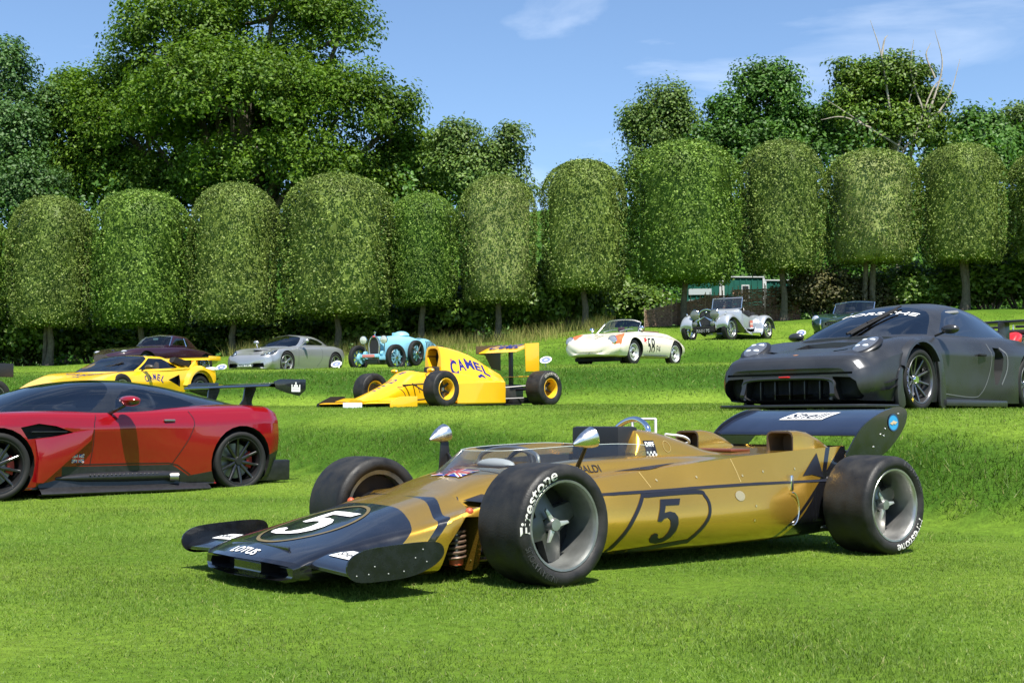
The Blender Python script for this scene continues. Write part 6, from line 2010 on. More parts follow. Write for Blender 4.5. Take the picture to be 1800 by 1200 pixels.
for s_ in (1, -1):
    fs = sh.region([(-1.42, .54), (-1.78, .66), (-1.80, .40)], MATTBLK, cond=lambda c, n, s_=s_: c.y * s_ > .5, part='door_scoop' + ('' if s_ > 0 else ' far'))
    sh.recess(fs, (-.03, -s_ * .10, 0), MATTBLK, MATTBLK, part='door_scoop' + ('' if s_ > 0 else ' far'))
    sh.region([(s_ * .42, .255), (s_ * .78, .255), (s_ * .78, .345), (s_ * .42, .36)], mat('lamp_white_amber', (.62, .45, .36), .3), ax='x', cond=lambda c, n: n.x > .2 and c.x > .8, part='front_lamp' + ('' if s_ > 0 else ' far'))
sh.region([(.86, .34), (.70, .34), (.70, .60), (.86, .60)], mat('lamp_white_amber', (.62, .45, .36), .3), ax='y', cond=lambda c, n: False)
arches(sh, [(.0, .27, .29), (-2.45, .34, .37)])
ctb = sh.bvh()
sh.finish(ct)
cab = Shell([(-.28, sec((0, .6), (.70, .66), (.62, .665), (.50, .67), (0, .672))),
             (-.75, sec((0, .6), (.80, .70), (.70, .84), (.56, .865), (0, .88))),
             (-1.25, sec((0, .6), (.84, .735), (.60, 1.01), (.50, 1.05), (0, 1.068))),
             (-1.65, sec((0, .6), (.84, .76), (.60, 1.01), (.50, 1.05), (0, 1.066))),
             (-2.15, sec((0, .6), (.76, .80), (.56, .94), (.46, .97), (0, .985))),
             (-2.8, sec((0, .6), (.60, .80), (.50, .82), (.42, .83), (0, .84)))], brk=(1, 2, 3), m=3, nx=40)
cab.paint(YEL2)
cab.region([(-.36, .68), (-.56, .70), (-1.14, 1.0), (-1.23, 1.1), (-.36, 1.1)], SCREEN, part='windscreen', cond=lambda c, n: n.z > .4 and abs(c.y) < .80)
both(cab, [(-.70, .745), (-1.20, 1.0), (-1.62, 1.0), (-1.98, .83), (-1.9, .80)], SCREEN, 'side_window', lambda c, n: abs(c.y) > .4 and abs(n.y) > .4)
cab.finish(ct, body='roof')
obj('cabin_tub', add_box(B(), -2.0, -.6, -.70, .70, .55, .74, .04), INTER, ct)
seats(ct, -1.45, (.38, -.38), .70, .93, mat('tan_leather', (.16, .11, .06), .6))
for s_ in (1, -1):
    obj('shoulder_intake', add_prism(B(), [(-1.85, .93), (-2.15, .86), (-2.45, .86), (-2.40, .97), (-1.95, 1.04)], 'y', s_ * .60, s_ * .74, bev=.01), MATTBLK, ct)
    obj('intake_fin', add_prism(B(), [(-2.42, .82), (-2.62, .98), (-2.72, .82)], 'y', s_ * .70, s_ * .76, bev=.01), YEL2, ct)
    if s_ > 0:
        mr_ = obj('mirror', add_ball(B(), (-.74, s_ * 1.02, .80), (.06, .11, .05), 12), mat('dark_brown_plastic', (.05, .04, .03), .5), ct)
        obj('mirror_stalk', add_tube(B(), [(-.66, s_ * .88, .72), (-.72, s_ * .98, .78)], .016, 6), MATTBLK, mr_)
    bm = B(); rows = []
    for t in np.linspace(R(10), R(170), 12):
        rows.append([(-2.45 + .40 * math.cos(t), s_ * .95, .35 + .40 * math.sin(t)), (-2.45 + .42 * math.cos(t), s_ * 1.06, .35 + .42 * math.sin(t)), (-2.45 + .50 * math.cos(t), s_ * 1.05, .35 + .47 * math.sin(t)), (-2.45 + .58 * math.cos(t), s_ * .97, .35 + .52 * math.sin(t))])
    add_grid(bm, rows); obj('arch_flare', bm, YEL2, ct)
obj('wiper', add_tube(B(), crv([(-.42, .10, .70), (-.60, -.10, .80), (-.72, .25, .875)], 3), .012, 5), MATTBLK, ct)
obj('wiper', add_tube(B(), [(-.45, -.15, .72), (-.80, .30, .915)], .014, 5), MATTBLK, ct)
wg = empty('rear_wing', parent=ct)
bm = B(); rows = []
for y in np.linspace(-1, 1, 9):
    dx = -.28 * (1 - abs(y)) * 0 - .10 * abs(y)
    rows.append([(-2.78 + .12 * (1 - abs(y)) + dx, y * .93, 1.005), (-2.80 + .12 * (1 - abs(y)) + dx, y * .93, 1.035), (-3.12 + dx, y * .93, 1.075), (-3.12 + dx, y * .93, 1.045)])
V, _ = add_grid(bm, rows, close_u=True); bm.faces.new(V[0]); bm.faces.new(V[-1][::-1]); bmesh.ops.recalc_face_normals(bm, faces=bm.faces[:])
obj('wing_plane', bm, YEL2, wg, angle=40)
for s_ in (1, -1):
    obj('end_plate', add_box(B(), -3.24, -2.84, s_ * .93, s_ * .96, .99, 1.09, .008), YEL2, wg)
    obj('wing_strut', add_box(B(), -3.0, -2.84, s_ * .46, s_ * .52, .78, 1.02, .01), YEL2, wg)
for k, ch in enumerate('CAMEL'):
    u = -.42 + .21 * k
    decal('bonnet_lettering', text_tris(ch, bold=.015, height=.16, width=.17), ((.02 - .02 * abs(k - 2), u, 1.0), (0, 1, 0), (-1, 0, 0)), ctb, NAVY, ct)
    a = (k - 2) * .22
    tr = warp(text_tris(ch, bold=.02, height=.14, width=.085), lambda p, q_: (p * math.cos(-a * 1.6) - q_ * math.sin(-a * 1.6) + a * .58, p * math.sin(-a * 1.6) + q_ * math.cos(-a * 1.6) - a * a * .25))
    decal('door_lettering', tr, ((-1.0, 1.4, .60), (-1, 0, 0), (0, 0, 1)), ctb, NAVY, ct, back=1)
decal('bonnet_camel', poly_tris([(-.09, -.05), (-.06, .04), (.06, .04), (.09, -.05), (.05, -.05), (.03, .0), (-.03, .0), (-.05, -.05)]), ((.22, -.03, 1.0), (0, 1, 0), (-1, 0, 0)), ctb, NAVY, ct)
text_on('race_number', '12', (-2.80, 1.4, .56), (-1, 0, 0), (0, 0, 1), ctb, BLACKP, ct, .20, .17, bold=.01)
text_on('flank_lettering', 'PIONEER', (-2.0, 1.4, .555), (-1, 0, 0), (0, 0, 1), ctb, BLACKP, ct, .03, .22) if False else None
wc, pc = wheel(ct, .33, .30, .205, (ALLOY, MAGNES, STEEL), spokes=(5, .04, .19, .09, .06, .06, .08, .03), lip=.9, face=.3, n=28, tyre_m=OLDRUB)
put_wheels(wc, [(0, .83, .325, False, 0), (0, -.83, .325, True, 0), (-2.45, .87, .33, False, 0), (-2.45, -.87, .33, True, 0)])
clean(ct)

# ================================================================ silver coupe on the second terrace
SILV = mat('silver_paint', (0.40, 0.41, 0.42), 0.30, metal=.65, coat=.6)
tv = car('silver_coupe', -7.25, 38.3, 62, 'silver coupe with slanted headlights on the second terrace', 'sports car', h=T(-7.25, 38.3), pitch=1.6)
S = [(.66, sec((0, .12), (.62, .12), (.74, .15, -.04), (.80, .27, -.06), (.80, .41, -.07), (.72, .54, -.05), (.42, .555), (0, .555))),
     (.35, sec((0, .12), (.74, .12), (.83, .16), (.86, .32), (.86, .50), (.78, .68), (.45, .65), (0, .65))),
     (0, sec((0, .12), (.74, .12), (.83, .16), (.865, .34), (.865, .56), (.78, .745), (.45, .71), (0, .71))),
     (-.5, sec((0, .12), (.74, .12), (.80, .16), (.83, .34), (.84, .56), (.77, .77), (.5, .78), (0, .79))),
     (-1.2, sec((0, .12), (.74, .12), (.80, .16), (.825, .34), (.84, .56), (.78, .78), (.5, .82), (0, .83))),
     (-1.8, sec((0, .12), (.74, .12), (.82, .16), (.85, .34), (.86, .58), (.79, .80), (.5, .85), (0, .86))),
     (-2.36, sec((0, .14), (.74, .14), (.83, .18), (.87, .36), (.875, .60), (.79, .81), (.5, .86), (0, .87))),
     (-2.8, sec((0, .20), (.70, .20), (.78, .25), (.83, .40), (.83, .60), (.74, .77), (.45, .82), (0, .83))),
     (-3.05, sec((0, .32), (.55, .32), (.64, .36), (.70, .46), (.70, .58), (.62, .68), (.4, .73), (0, .74)))]
sh = Shell(S, brk=(2,), m=4, nx=64, nose=(.25, .22, 2.2, .08, .45))
sh.paint(SILV)
sh.region([(-.35, -.62), (-2.5, -.45), (-2.5, .45), (-.35, .62)], INTER, ax='z', cond=lambda c, n: n.z > .5 and c.z > .6)
frn = lambda c, n: n.x > .15 and c.x > .5
for s_ in (1, -1):
    fs = sh.region([(s_ * .27, .17), (s_ * .62, .17), (s_ * .64, .21), (s_ * .62, .30), (s_ * .30, .29)], MATTBLK, ax='x', cond=frn, part='front_intake' + ('' if s_ > 0 else ' far'))
    sh.recess(fs, (-.12, 0, 0), MATTBLK, MATTBLK, part='front_intake' + ('' if s_ > 0 else ' far'))
    sh.region([(.80, s_ * .50), (.70, s_ * .44), (.42, s_ * .68), (.34, s_ * .78), (.44, s_ * .80), (.66, s_ * .70), (.78, s_ * .58)], DARKGL, ax='z', cond=lambda c, n: c.z > .40 and n.z > .1, part='headlight' + ('' if s_ > 0 else ' far'))
both(sh, [(-.62, .80), (-.56, .50), (-.58, .24), (-1.45, .22), (-1.62, .40), (-1.68, .62), (-1.64, .80)], SILV, 'door', lambda c, n: abs(n.y) > .2)
arches(sh, [(0, .315, .355), (-2.36, .32, .36)], depth=.28)
tvb = sh.bvh()
sh.finish(tv)
cab = Shell([(-.42, sec((0, .6), (.60, .75), (.52, .78), (.35, .79), (0, .80))),
             (-.85, sec((0, .6), (.70, .80), (.62, .94), (.45, 1.02), (0, 1.06))),
             (-1.2, sec((0, .6), (.71, .81), (.62, 1.0), (.48, 1.12), (0, 1.175))),
             (-1.6, sec((0, .6), (.70, .82), (.60, 1.0), (.46, 1.12), (0, 1.175))),
             (-2.1, sec((0, .6), (.62, .84), (.52, .95), (.40, 1.04), (0, 1.08))),
             (-2.6, sec((0, .6), (.48, .82), (.38, .86), (.28, .89), (0, .90)))], brk=(1,), m=4, nx=34)
cab.paint(SILV)
cab.region([(-.45, .79), (-.66, .82), (-1.02, 1.06), (-1.12, 1.2), (-.45, 1.2)], SCREEN, part='windscreen', cond=lambda c, n: c.z > .76)
both(cab, [(-.86, .845), (-1.15, 1.03), (-1.5, 1.06), (-1.85, 1.0), (-2.1, .90), (-1.9, .86)], TINTED, 'side_window', lambda c, n: abs(c.y) > .35)
cab.finish(tv, body='roof')
obj('cabin_tub', add_box(B(), -2.0, -.6, -.62, .62, .60, .80, .04), INTER, tv)
seats(tv, -1.45, (.32, -.32), .74, .98, INTER)
for s_ in (1, -1):
    mr_ = obj('mirror', add_ball(B(), (-.78, s_ * .93, .96), (.06, .10, .065), 12), SILV, tv)
    obj('mirror_stalk', add_tube(B(), [(-.66, s_ * .78, .79), (-.76, s_ * .90, .92)], .018, 6), SILV, mr_)
    for k in range(3):
        obj('lamp', add_ball(B(), (.66 - .11 * k, s_ * (.56 + .065 * k), .535 + .035 * k), .042, 10), CHROME, tv)
    fr = ((0, s_ * 1.3, 0), (-s_, 0, 0), (0, 0, 1)); q = lambda pts: [(s_ * -x, z) for x, z in pts]
    for pts in ([(-.60, .80), (-.55, .50), (-.57, .24)], [(-1.66, .80), (-1.70, .62), (-1.64, .40), (-1.46, .22)]):
        decal('shut_line', line_tris(q(crv(pts, 5)), .02), fr, tvb, mat('silver_shade', (.22, .23, .24), .4, metal=.5), tv, eps=.003, back=.9)
obj('bonnet_scoop', add_ball(B(), (.02, 0, .70), (.42, .24, .055), 16), SILV, tv)
plate = obj('number_plate', add_box(B(), .885, .90, -.24, .24, .185, .29, .004), mat('plate_white', (.75, .75, .72), .5), tv)
flat('plate_lettering', text_tris('PE56 TXC', bold=.0, height=.068, width=.42), ((.902, 0, .238), (0, 1, 0), (0, 0, 1)), BLACKP, plate, .002)
decal('bonnet_badge', poly_tris(ell(.05, .018, 12)), ((.80, 0, 1), (0, 1, 0), (-1, 0, .4)), tvb, BLACKP, tv, back=1)
wt, pt = wheel(tv, .318, .24, .222, (ALLOY, ALLOY, CHROME), spokes=(5, .04, .212, .085, .05, .085, .10, .03), lip=.92, face=.6, n=28, tyre_m=OLDRUB)
put_wheels(wt, [(0, .735, .315, False, R(-8)), (0, -.735, .315, True, R(-8)), (-2.36, .75, .318, False, 0), (-2.36, -.75, .318, True, 0)])
clean(tv)

# ================================================================ cream roadster
CREAM = mat('cream_paint', (0.74, 0.69, 0.56), 0.28, coat=.7, var=.02)
ORNG = mat('orange_flash', (0.75, 0.12, 0.03), 0.35, coat=.4)
sp = car('cream_roadster', 2.42, 32.9, 54, 'cream open roadster number 58 with orange headlight flashes on the second terrace', 'sports car', h=T(2.42, 32.9) - .01, pitch=1.2)
S = [(.72, sec((0, .21), (.50, .21), (.68, .24, -.04), (.77, .35, -.06), (.78, .48, -.06), (.68, .64, -.03), (.40, .64), (0, .645))),
     (.50, sec((0, .20), (.60, .20), (.76, .23), (.815, .36), (.82, .54), (.70, .735), (.42, .70), (0, .70))),
     (.0, sec((0, .20), (.62, .20), (.78, .23), (.825, .38), (.83, .60), (.72, .815), (.42, .785), (0, .80))),
     (-.5, sec((0, .20), (.62, .20), (.76, .23), (.81, .38), (.82, .60), (.74, .83), (.50, .85), (0, .86))),
     (-1.2, sec((0, .20), (.62, .20), (.76, .23), (.81, .38), (.82, .60), (.74, .82), (.58, .855), (0, .86))),
     (-1.75, sec((0, .20), (.62, .20), (.77, .23), (.82, .38), (.825, .60), (.73, .80), (.50, .85), (0, .87))),
     (-2.15, sec((0, .22), (.62, .22), (.78, .25), (.825, .38), (.82, .57), (.70, .74), (.45, .80), (0, .83))),
     (-2.7, sec((0, .28), (.55, .28), (.68, .31), (.72, .40), (.70, .52), (.58, .62), (.35, .66), (0, .68))),
     (-3.02, sec((0, .36), (.3, .36), (.40, .38), (.44, .42), (.42, .46), (.34, .50), (.2, .52), (0, .53)))]
sh = Shell(S, brk=(2,), m=4, nx=66, nose=(.26, .29, 2.3, .03, .42))
sh.paint(CREAM)
fs = sh.region([(-.62, -.56), (-.62, .56), (-1.0, .60), (-1.45, .56), (-1.60, .40), (-1.60, -.40), (-1.45, -.56), (-1.0, -.60)], INTER, ax='z', cond=lambda c, n: n.z > .5 and c.z > .7)
sh.recess(fs, (0, 0, -.35), mat('maroon_trim', (.12, .05, .045), .6), INTER)
for s_ in (1, -1):
    sh.region([(.86, s_ * .66), (.80, s_ * .48), (.42, s_ * .53), (.18, s_ * .60), (.40, s_ * .74), (.62, s_ * .78), (.80, s_ * .76)], ORNG, ax='z', cond=lambda c, n: n.z > .12 and c.z > .5, part=None)
both(sh, [(-.45, .80), (-.44, .50), (-.46, .27), (-1.20, .27), (-1.30, .50), (-1.28, .79)], CREAM, 'door', lambda c, n: abs(n.y) > .3)
arches(sh, [(0, .33, .365), (-2.1, .33, .35)], depth=.24, ymin=.5)
spb = sh.bvh()
sh.finish(sp)
for s_ in (1, -1):
    hl = empty('headlight', parent=sp)
    bm = add_lathe(B(), [(-.06, .11), (.0, .128), (.02, .118), (.025, .112)], 20, axis='x')
    obj('headlight_rim', bm, CHROME, hl, loc=(.795, s_ * .62, .60), rot=(0, R(-18), R(6 * s_)))
    obj('lens', add_lathe(B(), [(.02, .114), (.045, .065), (.055, .001)], 20, axis='x'), mat('lens_grey', (.42, .44, .45), .12, metal=.6), hl, loc=(.795, s_ * .62, .60), rot=(0, R(-18), R(6 * s_)))
    obj('indicator_lamp', add_box(B(), .80, .86, s_ * .50, s_ * .62, .385, .42, .01), mat('smoked_lens', (.10, .09, .085), .3), sp)
    mr_ = obj('mirror', add_ball(B(), (-.42, s_ * .74, .94), (.05, .07, .06), 12), CHROME, sp)
    obj('mirror_stalk', add_tube(B(), [(-.40, s_ * .70, .82), (-.42, s_ * .73, .90)], .012, 6), CHROME, mr_)
    obj('sill_trim', add_box(B(), -1.60, -.42, s_ * .80, s_ * .83, .235, .255, .006), BLACKMET, sp)
    obj('bumper_over_rider', add_box(B(), .84, .90, s_ * .27 - .015, s_ * .27 + .015, .27, .33, .008), BLACKMET, sp)
    fr = ((0, s_ * 1.3, 0), (-s_, 0, 0), (0, 0, 1)); q = lambda pts: [(s_ * -x, z) for x, z in pts]
    decal('body_moulding', line_tris(q([(-.12, .735), (-.7, .75), (-1.4, .745), (-2.0, .69), (-2.4, .60)]), .014), fr, spb, mat('brown_line', (.22, .17, .13), .5), sp, eps=.003, back=.9)
    text_on('race_number', '58', (-.76, s_ * 1.3, .50), (-s_, 0, 0), (0, 0, 1), spb, BLACKP, sp, .46, .36, bold=.014)
    text_on('class_lettering', 'P4', (-1.12, s_ * 1.3, .42), (-s_, 0, 0), (0, 0, 1), spb, mat('thin_black', (.05, .05, .05), .4), sp, .19, .20)
    decal('red_star', poly_tris([(.10 * (1 if k % 2 == 0 else .4) * math.cos(k * math.pi / 5), .10 * (1 if k % 2 == 0 else .4) * math.sin(k * math.pi / 5)) for k in range(10)]), ((-.47, s_ * 1.3, .64), (-s_, 0, 0), (0, 0, 1)), spb, REDP, sp, back=.9)
obj('front_valance', add_box(B(), .30, .62, -.60, .60, .10, .20, .03), MATTBLK, sp)
decal('nose_emblem', poly_tris([(-.09, .06), (-.04, .0), (-.06, -.03), (0, -.10), (.06, -.03), (.04, .0), (.09, .06), (.03, .04), (0, .09), (-.03, .04)]), ((1.4, 0.05, .44), (0, 1, 0), (-.5, 0, 1)), spb, BLACKP, sp, back=1)
decal('bonnet_stripe', poly_tris([(-.01, -.2), (.012, -.2), (.012, .25), (-.01, .25)]), ((.62, .05, 1.2), (0, 1, 0), (-1, 0, .2)), spb, BLACKP, sp, back=1)
text_on('bonnet_number', '58', (.28, -.02, 1.3), (0, 1, 0), (-1, 0, 0), spb, mat('bonnet_print', (.10, .10, .10), .5), sp, .22, .42, bold=.005)
bot = crv([(-.46, -.62, .845), (-.38, -.40, .86), (-.35, 0, .87), (-.38, .40, .86), (-.46, .62, .845)], 5)
top = crv([(-.74, -.54, 1.10), (-.68, -.34, 1.165), (-.65, 0, 1.185), (-.68, .34, 1.165), (-.74, .54, 1.10)], 5)
rows = [[tuple(np.array(a) * (1 - t) + np.array(b) * t) for a, b in zip(bot, top)] for t in np.linspace(0, 1, 4)]
bm = B(); add_grid(bm, rows); scr = obj('windscreen', bm, SCREEN, sp)
obj('screen_frame', add_tube(B(), [bot[0]] + top + [bot[-1]], .014, 6), BRUSHED, scr)
for s_ in (-.34, .14):
    obj('wiper', add_tube(B(), [(-.36, s_, .875), (-.44, s_ + .20, .93), (-.45, s_ + .34, .925)], .009, 5), BRUSHED, sp)
obj('tonneau', add_box(B(), -1.66, -1.05, -.54, .54, .84, .90, .03), mat('maroon_trim', (.12, .05, .045), .6), sp)
seats(sp, -1.10, (.30, -.30), .55, .90, mat('maroon_trim', (.12, .05, .045), .6), w=.2)
obj('steering_wheel', add_lathe(B(), [(.012 * math.cos(t), .19 + .012 * math.sin(t)) for t in np.linspace(0, 2 * math.pi, 7)], 18, axis='x'), BLACKMET, sp, loc=(-.72, .30, .88), rot=(0, R(-20), 0))
ww_, pw = wheel(sp, .328, .17, .215, (mat('silver_wheel', (.62, .62, .61), .35, metal=.6), mat('silver_wheel', (.62, .62, .61), .35, metal=.6), BLACKMET), flat_disc=[(.06, .20), (.055, .165), (.03, .15), (.045, .12), (.05, .09), (.02, .07), (.02, .001)], lip=.92, face=.4, n=28, tyre_m=OLDRUB, disc=False, hub_r=.03)
for k in range(8):
    o = obj('wheel_vent', add_box(B(), .12, .155, .048, .056, -.012, .012, .002), MATTBLK, ww_); o.rotation_euler = (0, k * math.pi / 4, 0)
put_wheels(ww_, [(0, .685, .325, False, 0), (0, -.685, .325, True, 0), (-2.1, .685, .325, False, 0), (-2.1, -.685, .325, True, 0)])
clean(sp)

# ================================================================ silver pre-war roadster on the upper terrace
SSV = mat('pale_silver', (0.43, 0.46, 0.50), 0.32, metal=.5, coat=.4)
ss = car('silver_prewar_roadster', 6.1, 40.3, 54.5, 'silver pre-war roadster with big headlamps and sweeping wings by the wattle fence', 'vintage car', h=T(6.1, 40.3), pitch=3.2)
bon = Shell([(.12, sec((0, .50), (.20, .50), (.245, .56), (.25, .80), (.20, .925), (.10, .965), (0, .975))),
             (-.3, sec((0, .45), (.26, .45), (.32, .55), (.33, .80), (.27, .94), (.14, .985), (0, .995))),
             (-1.1, sec((0, .40), (.40, .40), (.47, .52), (.48, .82), (.42, .96), (.24, 1.01), (0, 1.02))),
             (-1.28, sec((0, .40), (.44, .40), (.51, .52), (.52, .84), (.46, .985), (.26, 1.03), (0, 1.035)))], brk=(1,), m=4, nx=24)
bon.paint(SSV); bb = bon.bvh(); bon.finish(ss, body='bonnet')
tubs = Shell([(-1.26, sec((0, .36), (.48, .36), (.54, .42), (.56, .70), (.55, .84), (.50, .86), (0, .86))),
              (-1.75, sec((0, .36), (.52, .36), (.58, .42), (.60, .66), (.585, .72), (.53, .74), (0, .74))),
              (-2.3, sec((0, .36), (.50, .36), (.55, .42), (.57, .68), (.55, .80), (.48, .82), (0, .82))),
              (-2.75, sec((0, .42), (.40, .42), (.44, .48), (.46, .66), (.44, .76), (.36, .78), (0, .78))),
              (-3.0, sec((0, .48), (.34, .48), (.38, .52), (.39, .62), (.37, .70), (.30, .72), (0, .72)))], brk=(1,), m=4, nx=24)
tubs.paint(SSV)
fs = tubs.region([(-1.34, -.44), (-1.34, .44), (-2.15, .44), (-2.15, -.44)], INTER, ax='z', cond=lambda c, n: n.z > .5)
tubs.recess(fs, (0, 0, -.32), INTER, INTER)
tubs.finish(ss, body='tub')
for y in (.22, -.22):
    obj('seat_back', add_box(B(), -2.12, -2.0, y - .19, y + .19, .50, .98, .05), mat('black_hide', (.015, .015, .017), .55), ss)
obj('hood_stack', add_box(B(), -2.42, -2.16, -.44, .44, .76, .92, .05), mat('black_hide', (.015, .015, .017), .55), ss)
# radiator, badge bar, grille mesh
rg = empty('radiator', parent=ss)
outl = crv([(-.20, .48), (-.235, .60), (-.245, .82), (-.17, .945), (0, .985), (.17, .945), (.245, .82), (.235, .60), (.20, .48)], 4)
obj('radiator_shell', add_tube(B(), [(.155, u, v) for u, v in outl], .024, 8), CHROME, rg)
bm = B(); add_prism(bm, [(u * .93, v) for u, v in outl], 'x', .12, .15); obj('radiator_core', bm, mat('dark_mesh', (.022, .023, .026), .5), rg)
for k in range(9):
    u = -.18 + .045 * k
    obj('grille_slat', add_box(B(), .152, .158, u - .004, u + .004, .52, .90), mat('slat_grey', (.10, .10, .11), .4, metal=.5), rg)
obj('radiator_badge', add_ball(B(), (.17, 0, .90), (.012, .035, .035), 10), CHROME, rg)
obj('filler_cap', add_lathe(B(), [(.975, .05), (1.0, .05), (1.02, .03), (1.025, .001)], 12, axis='z', c=(.10, 0, 0)), CHROME, ss)
for s_ in (1, -1):
    for nm, c, r_ in (('headlamp', (.28, .335, .83), .155), ('spot_lamp', (.36, .30, .54), .085)):
        lm = empty(nm, parent=ss)
        obj('lamp_shell', add_lathe(B(), [(-.16, .001), (-.14, r_ * .45), (-.05, r_ * .88), (.0, r_), (.012, r_ * 1.04), (.022, r_ * .98)], 20, axis='x', c=(c[0], s_ * c[1], c[2])), CHROME, lm)
        obj('lens', add_lathe(B(), [(.014, r_ * .98), (.03, r_ * .6), (.036, .001)], 20, axis='x', c=(c[0], s_ * c[1], c[2])), mat('old_lens', (.20, .21, .19), .12, metal=.4), lm)
    obj('lamp_bar', add_tube(B(), [(.24, s_ * .20, .66), (.26, s_ * .335, .69)], .014, 6), CHROME, ss)
    obj('stone_guard_bar', add_tube(B(), [(.30, 0, .77), (.33, s_ * .30, .58)], .011, 6), CHROME, ss)
    obj('bumper_bracket', add_tube(B(), [(.36, s_ * .42, .34), (.36, s_ * .40, .58), (.30, s_ * .05, .74)], .011, 6), CHROME, ss)
    # front wing, running board and rear wing
    path = crv([(.34, .40), (.36, .55), (.22, .74), (-.02, .82), (-.30, .76), (-.65, .55), (-1.05, .33), (-1.35, .26)], 5)
    bm = B(); rows = []
    for i, (x, z) in enumerate(path):
        a = i / (len(path) - 1)
        yi = .42 if a < .7 else .42 + .10 * (a - .7) / .3
        rows.append([(x, s_ * yi, z - .02), (x, s_ * (yi + .10), z + .015), (x, s_ * .66, z + .02), (x, s_ * .76, z), (x - .0, s_ * .81, z - .05), (x, s_ * .815, z - .09)])
    add_grid(bm, rows); obj('front_wing', bm, SSV, ss, angle=60)
    bm = B(); add_prism(bm, [(.10, .60), (.0, .55), (-.02, .80), (.06, .78)], 'y', s_ * .47, s_ * .49) if False else None
    bm.free()
    obj('running_board', add_box(B(), -2.10, -1.30, s_ * .54, s_ * .80, .235, .265, .008), SSV, ss)
    path = crv([(-2.02, .25), (-2.14, .36), (-2.22, .58), (-2.42, .765), (-2.66, .80), (-2.90, .72), (-3.06, .50), (-3.08, .38)], 5)
    bm = B(); rows = []
    for i, (x, z) in enumerate(path):
        rows.append([(x, s_ * .46, z - .02), (x, s_ * .56, z + .012), (x, s_ * .68, z + .015), (x, s_ * .77, z - .005), (x, s_ * .81, z - .05), (x, s_ * .815, z - .08)])
    add_grid(bm, rows); obj('rear_wing', bm, SSV, ss, angle=60)
    obj('wing_valance', add_prism(B(), [(-2.02, .27), (-2.22, .58), (-2.40, .74), (-2.36, .30)], 'y', s_ * .55, s_ * .57), SSV, ss)
    obj('side_lamp', add_ball(B(), (.16, s_ * .66, .86), (.05, .025, .03), 8), CHROME, ss)
fl = [(-.10, -.11), (.10, -.11), (.10, .11), (-.10, .11)]
flat('red_white_roundel', poly_tris(fl), ((-1.72, .615, .53), (-1, 0, 0), (0, 0, 1)), mat('faded_red', (.60, .16, .12), .5), ss, .004)
flat('roundel_band', poly_tris([(-.10, -.03), (.10, -.03), (.10, .03), (-.10, .03)]), ((-1.72, .615, .53), (-1, 0, 0), (0, 0, 1)), mat('pale_pink', (.70, .50, .42), .5), ss, .007)
ws_ = empty('windscreen', parent=ss)
bm = B(); add_grid(bm, [[(-1.24, -.50, 1.03), (-1.24, .50, 1.03)], [(-1.36, -.50, 1.36), (-1.36, .50, 1.36)]]); obj('pane', bm, SCREEN, ws_)
for a, b in [((-1.24, -.51, 1.02), (-1.36, -.51, 1.37)), ((-1.36, -.51, 1.37), (-1.36, .51, 1.37)), ((-1.36, .51, 1.37), (-1.24, .51, 1.02)), ((-1.24, -.51, 1.02), (-1.24, .51, 1.02))]:
    obj('frame_bar', add_tube(B(), [a, b], .014, 6), BRUSHED, ws_)
obj('steering_wheel', add_lathe(B(), [(.012 * math.cos(t), .21 + .012 * math.sin(t)) for t in np.linspace(0, 2 * math.pi, 7)], 18, axis='x'), BLACKMET, ss, loc=(-1.55, .24, .93), rot=(0, R(-25), 0))
obj('axle_beam', add_tube(B(), [(0, .6, .34), (0, .3, .28), (0, -.3, .28), (0, -.6, .34)], .03, 8), BLACKMET, ss)
obj('chassis_frame', add_box(B(), -2.8, .42, -.36, .36, .28, .38, .02), MATTBLK, ss)
obj('front_apron', add_box(B(), .30, .40, -.36, .36, .34, .46, .02), MATTBLK, ss)
pl = obj('number_plate', add_box(B(), .40, .415, -.26, .26, .27, .39, .004), MATTBLK, ss)
flat('plate_lettering', text_tris('RNH 75', bold=.0, height=.085, width=.44), ((.418, 0, .33), (0, 1, 0), (0, 0, 1)), WHITE, pl, .002)
wsp, ps = wheel(ss, .36, .15, .245, (BRUSHED, BRUSHED, CHROME), spokes=(18, .04, .235, .012, .009, .05, .02, .012), lip=.88, face=.5, n=28, tyre_m=OLDRUB, disc=False, hub_r=.05, hub_len=.06)
put_wheels(wsp, [(0, .69, .355, False, R(-6)), (0, -.69, .355, True, R(-6)), (-2.64, .69, .36, False, 0), (-2.64, -.69, .36, True, 0)])

# ================================================================ pale blue grand prix car
PBLUE = mat('pale_blue_paint', (0.23, 0.52, 0.66), 0.38, coat=.3, var=.04, vscale=4)
bg_ = car('pale_blue_vintage_racer', -3.75, 36.4, 62, 'pale blue vintage racing car with horseshoe radiator and side spare wheel', 'vintage car', h=T(-3.75, 36.4), pitch=2.0)
bd = Shell([(.10, sec((0, .42), (.14, .42), (.17, .48), (.185, .70), (.15, .88), (.08, .945), (0, .955))),
            (-.3, sec((0, .36), (.22, .36), (.27, .44), (.285, .68), (.24, .88), (.12, .955), (0, .965))),
            (-.9, sec((0, .30), (.32, .30), (.38, .40), (.395, .68), (.34, .90), (.18, .99), (0, 1.0))),
            (-1.15, sec((0, .28), (.34, .28), (.40, .40), (.42, .68), (.37, .91), (.20, 1.0), (0, 1.015))),
            (-1.7, sec((0, .28), (.36, .28), (.41, .40), (.43, .66), (.40, .84), (.30, .90), (0, .92))),
            (-2.2, sec((0, .32), (.32, .32), (.38, .42), (.41, .64), (.38, .82), (.24, .92), (0, .96))),
            (-2.8, sec((0, .42), (.16, .42), (.20, .48), (.22, .62), (.20, .74), (.12, .82), (0, .84))),
            (-3.3, sec((0, .54), (.02, .54), (.03, .56), (.035, .60), (.03, .64), (.02, .67), (0, .68)))], brk=(1,), m=4, nx=50)
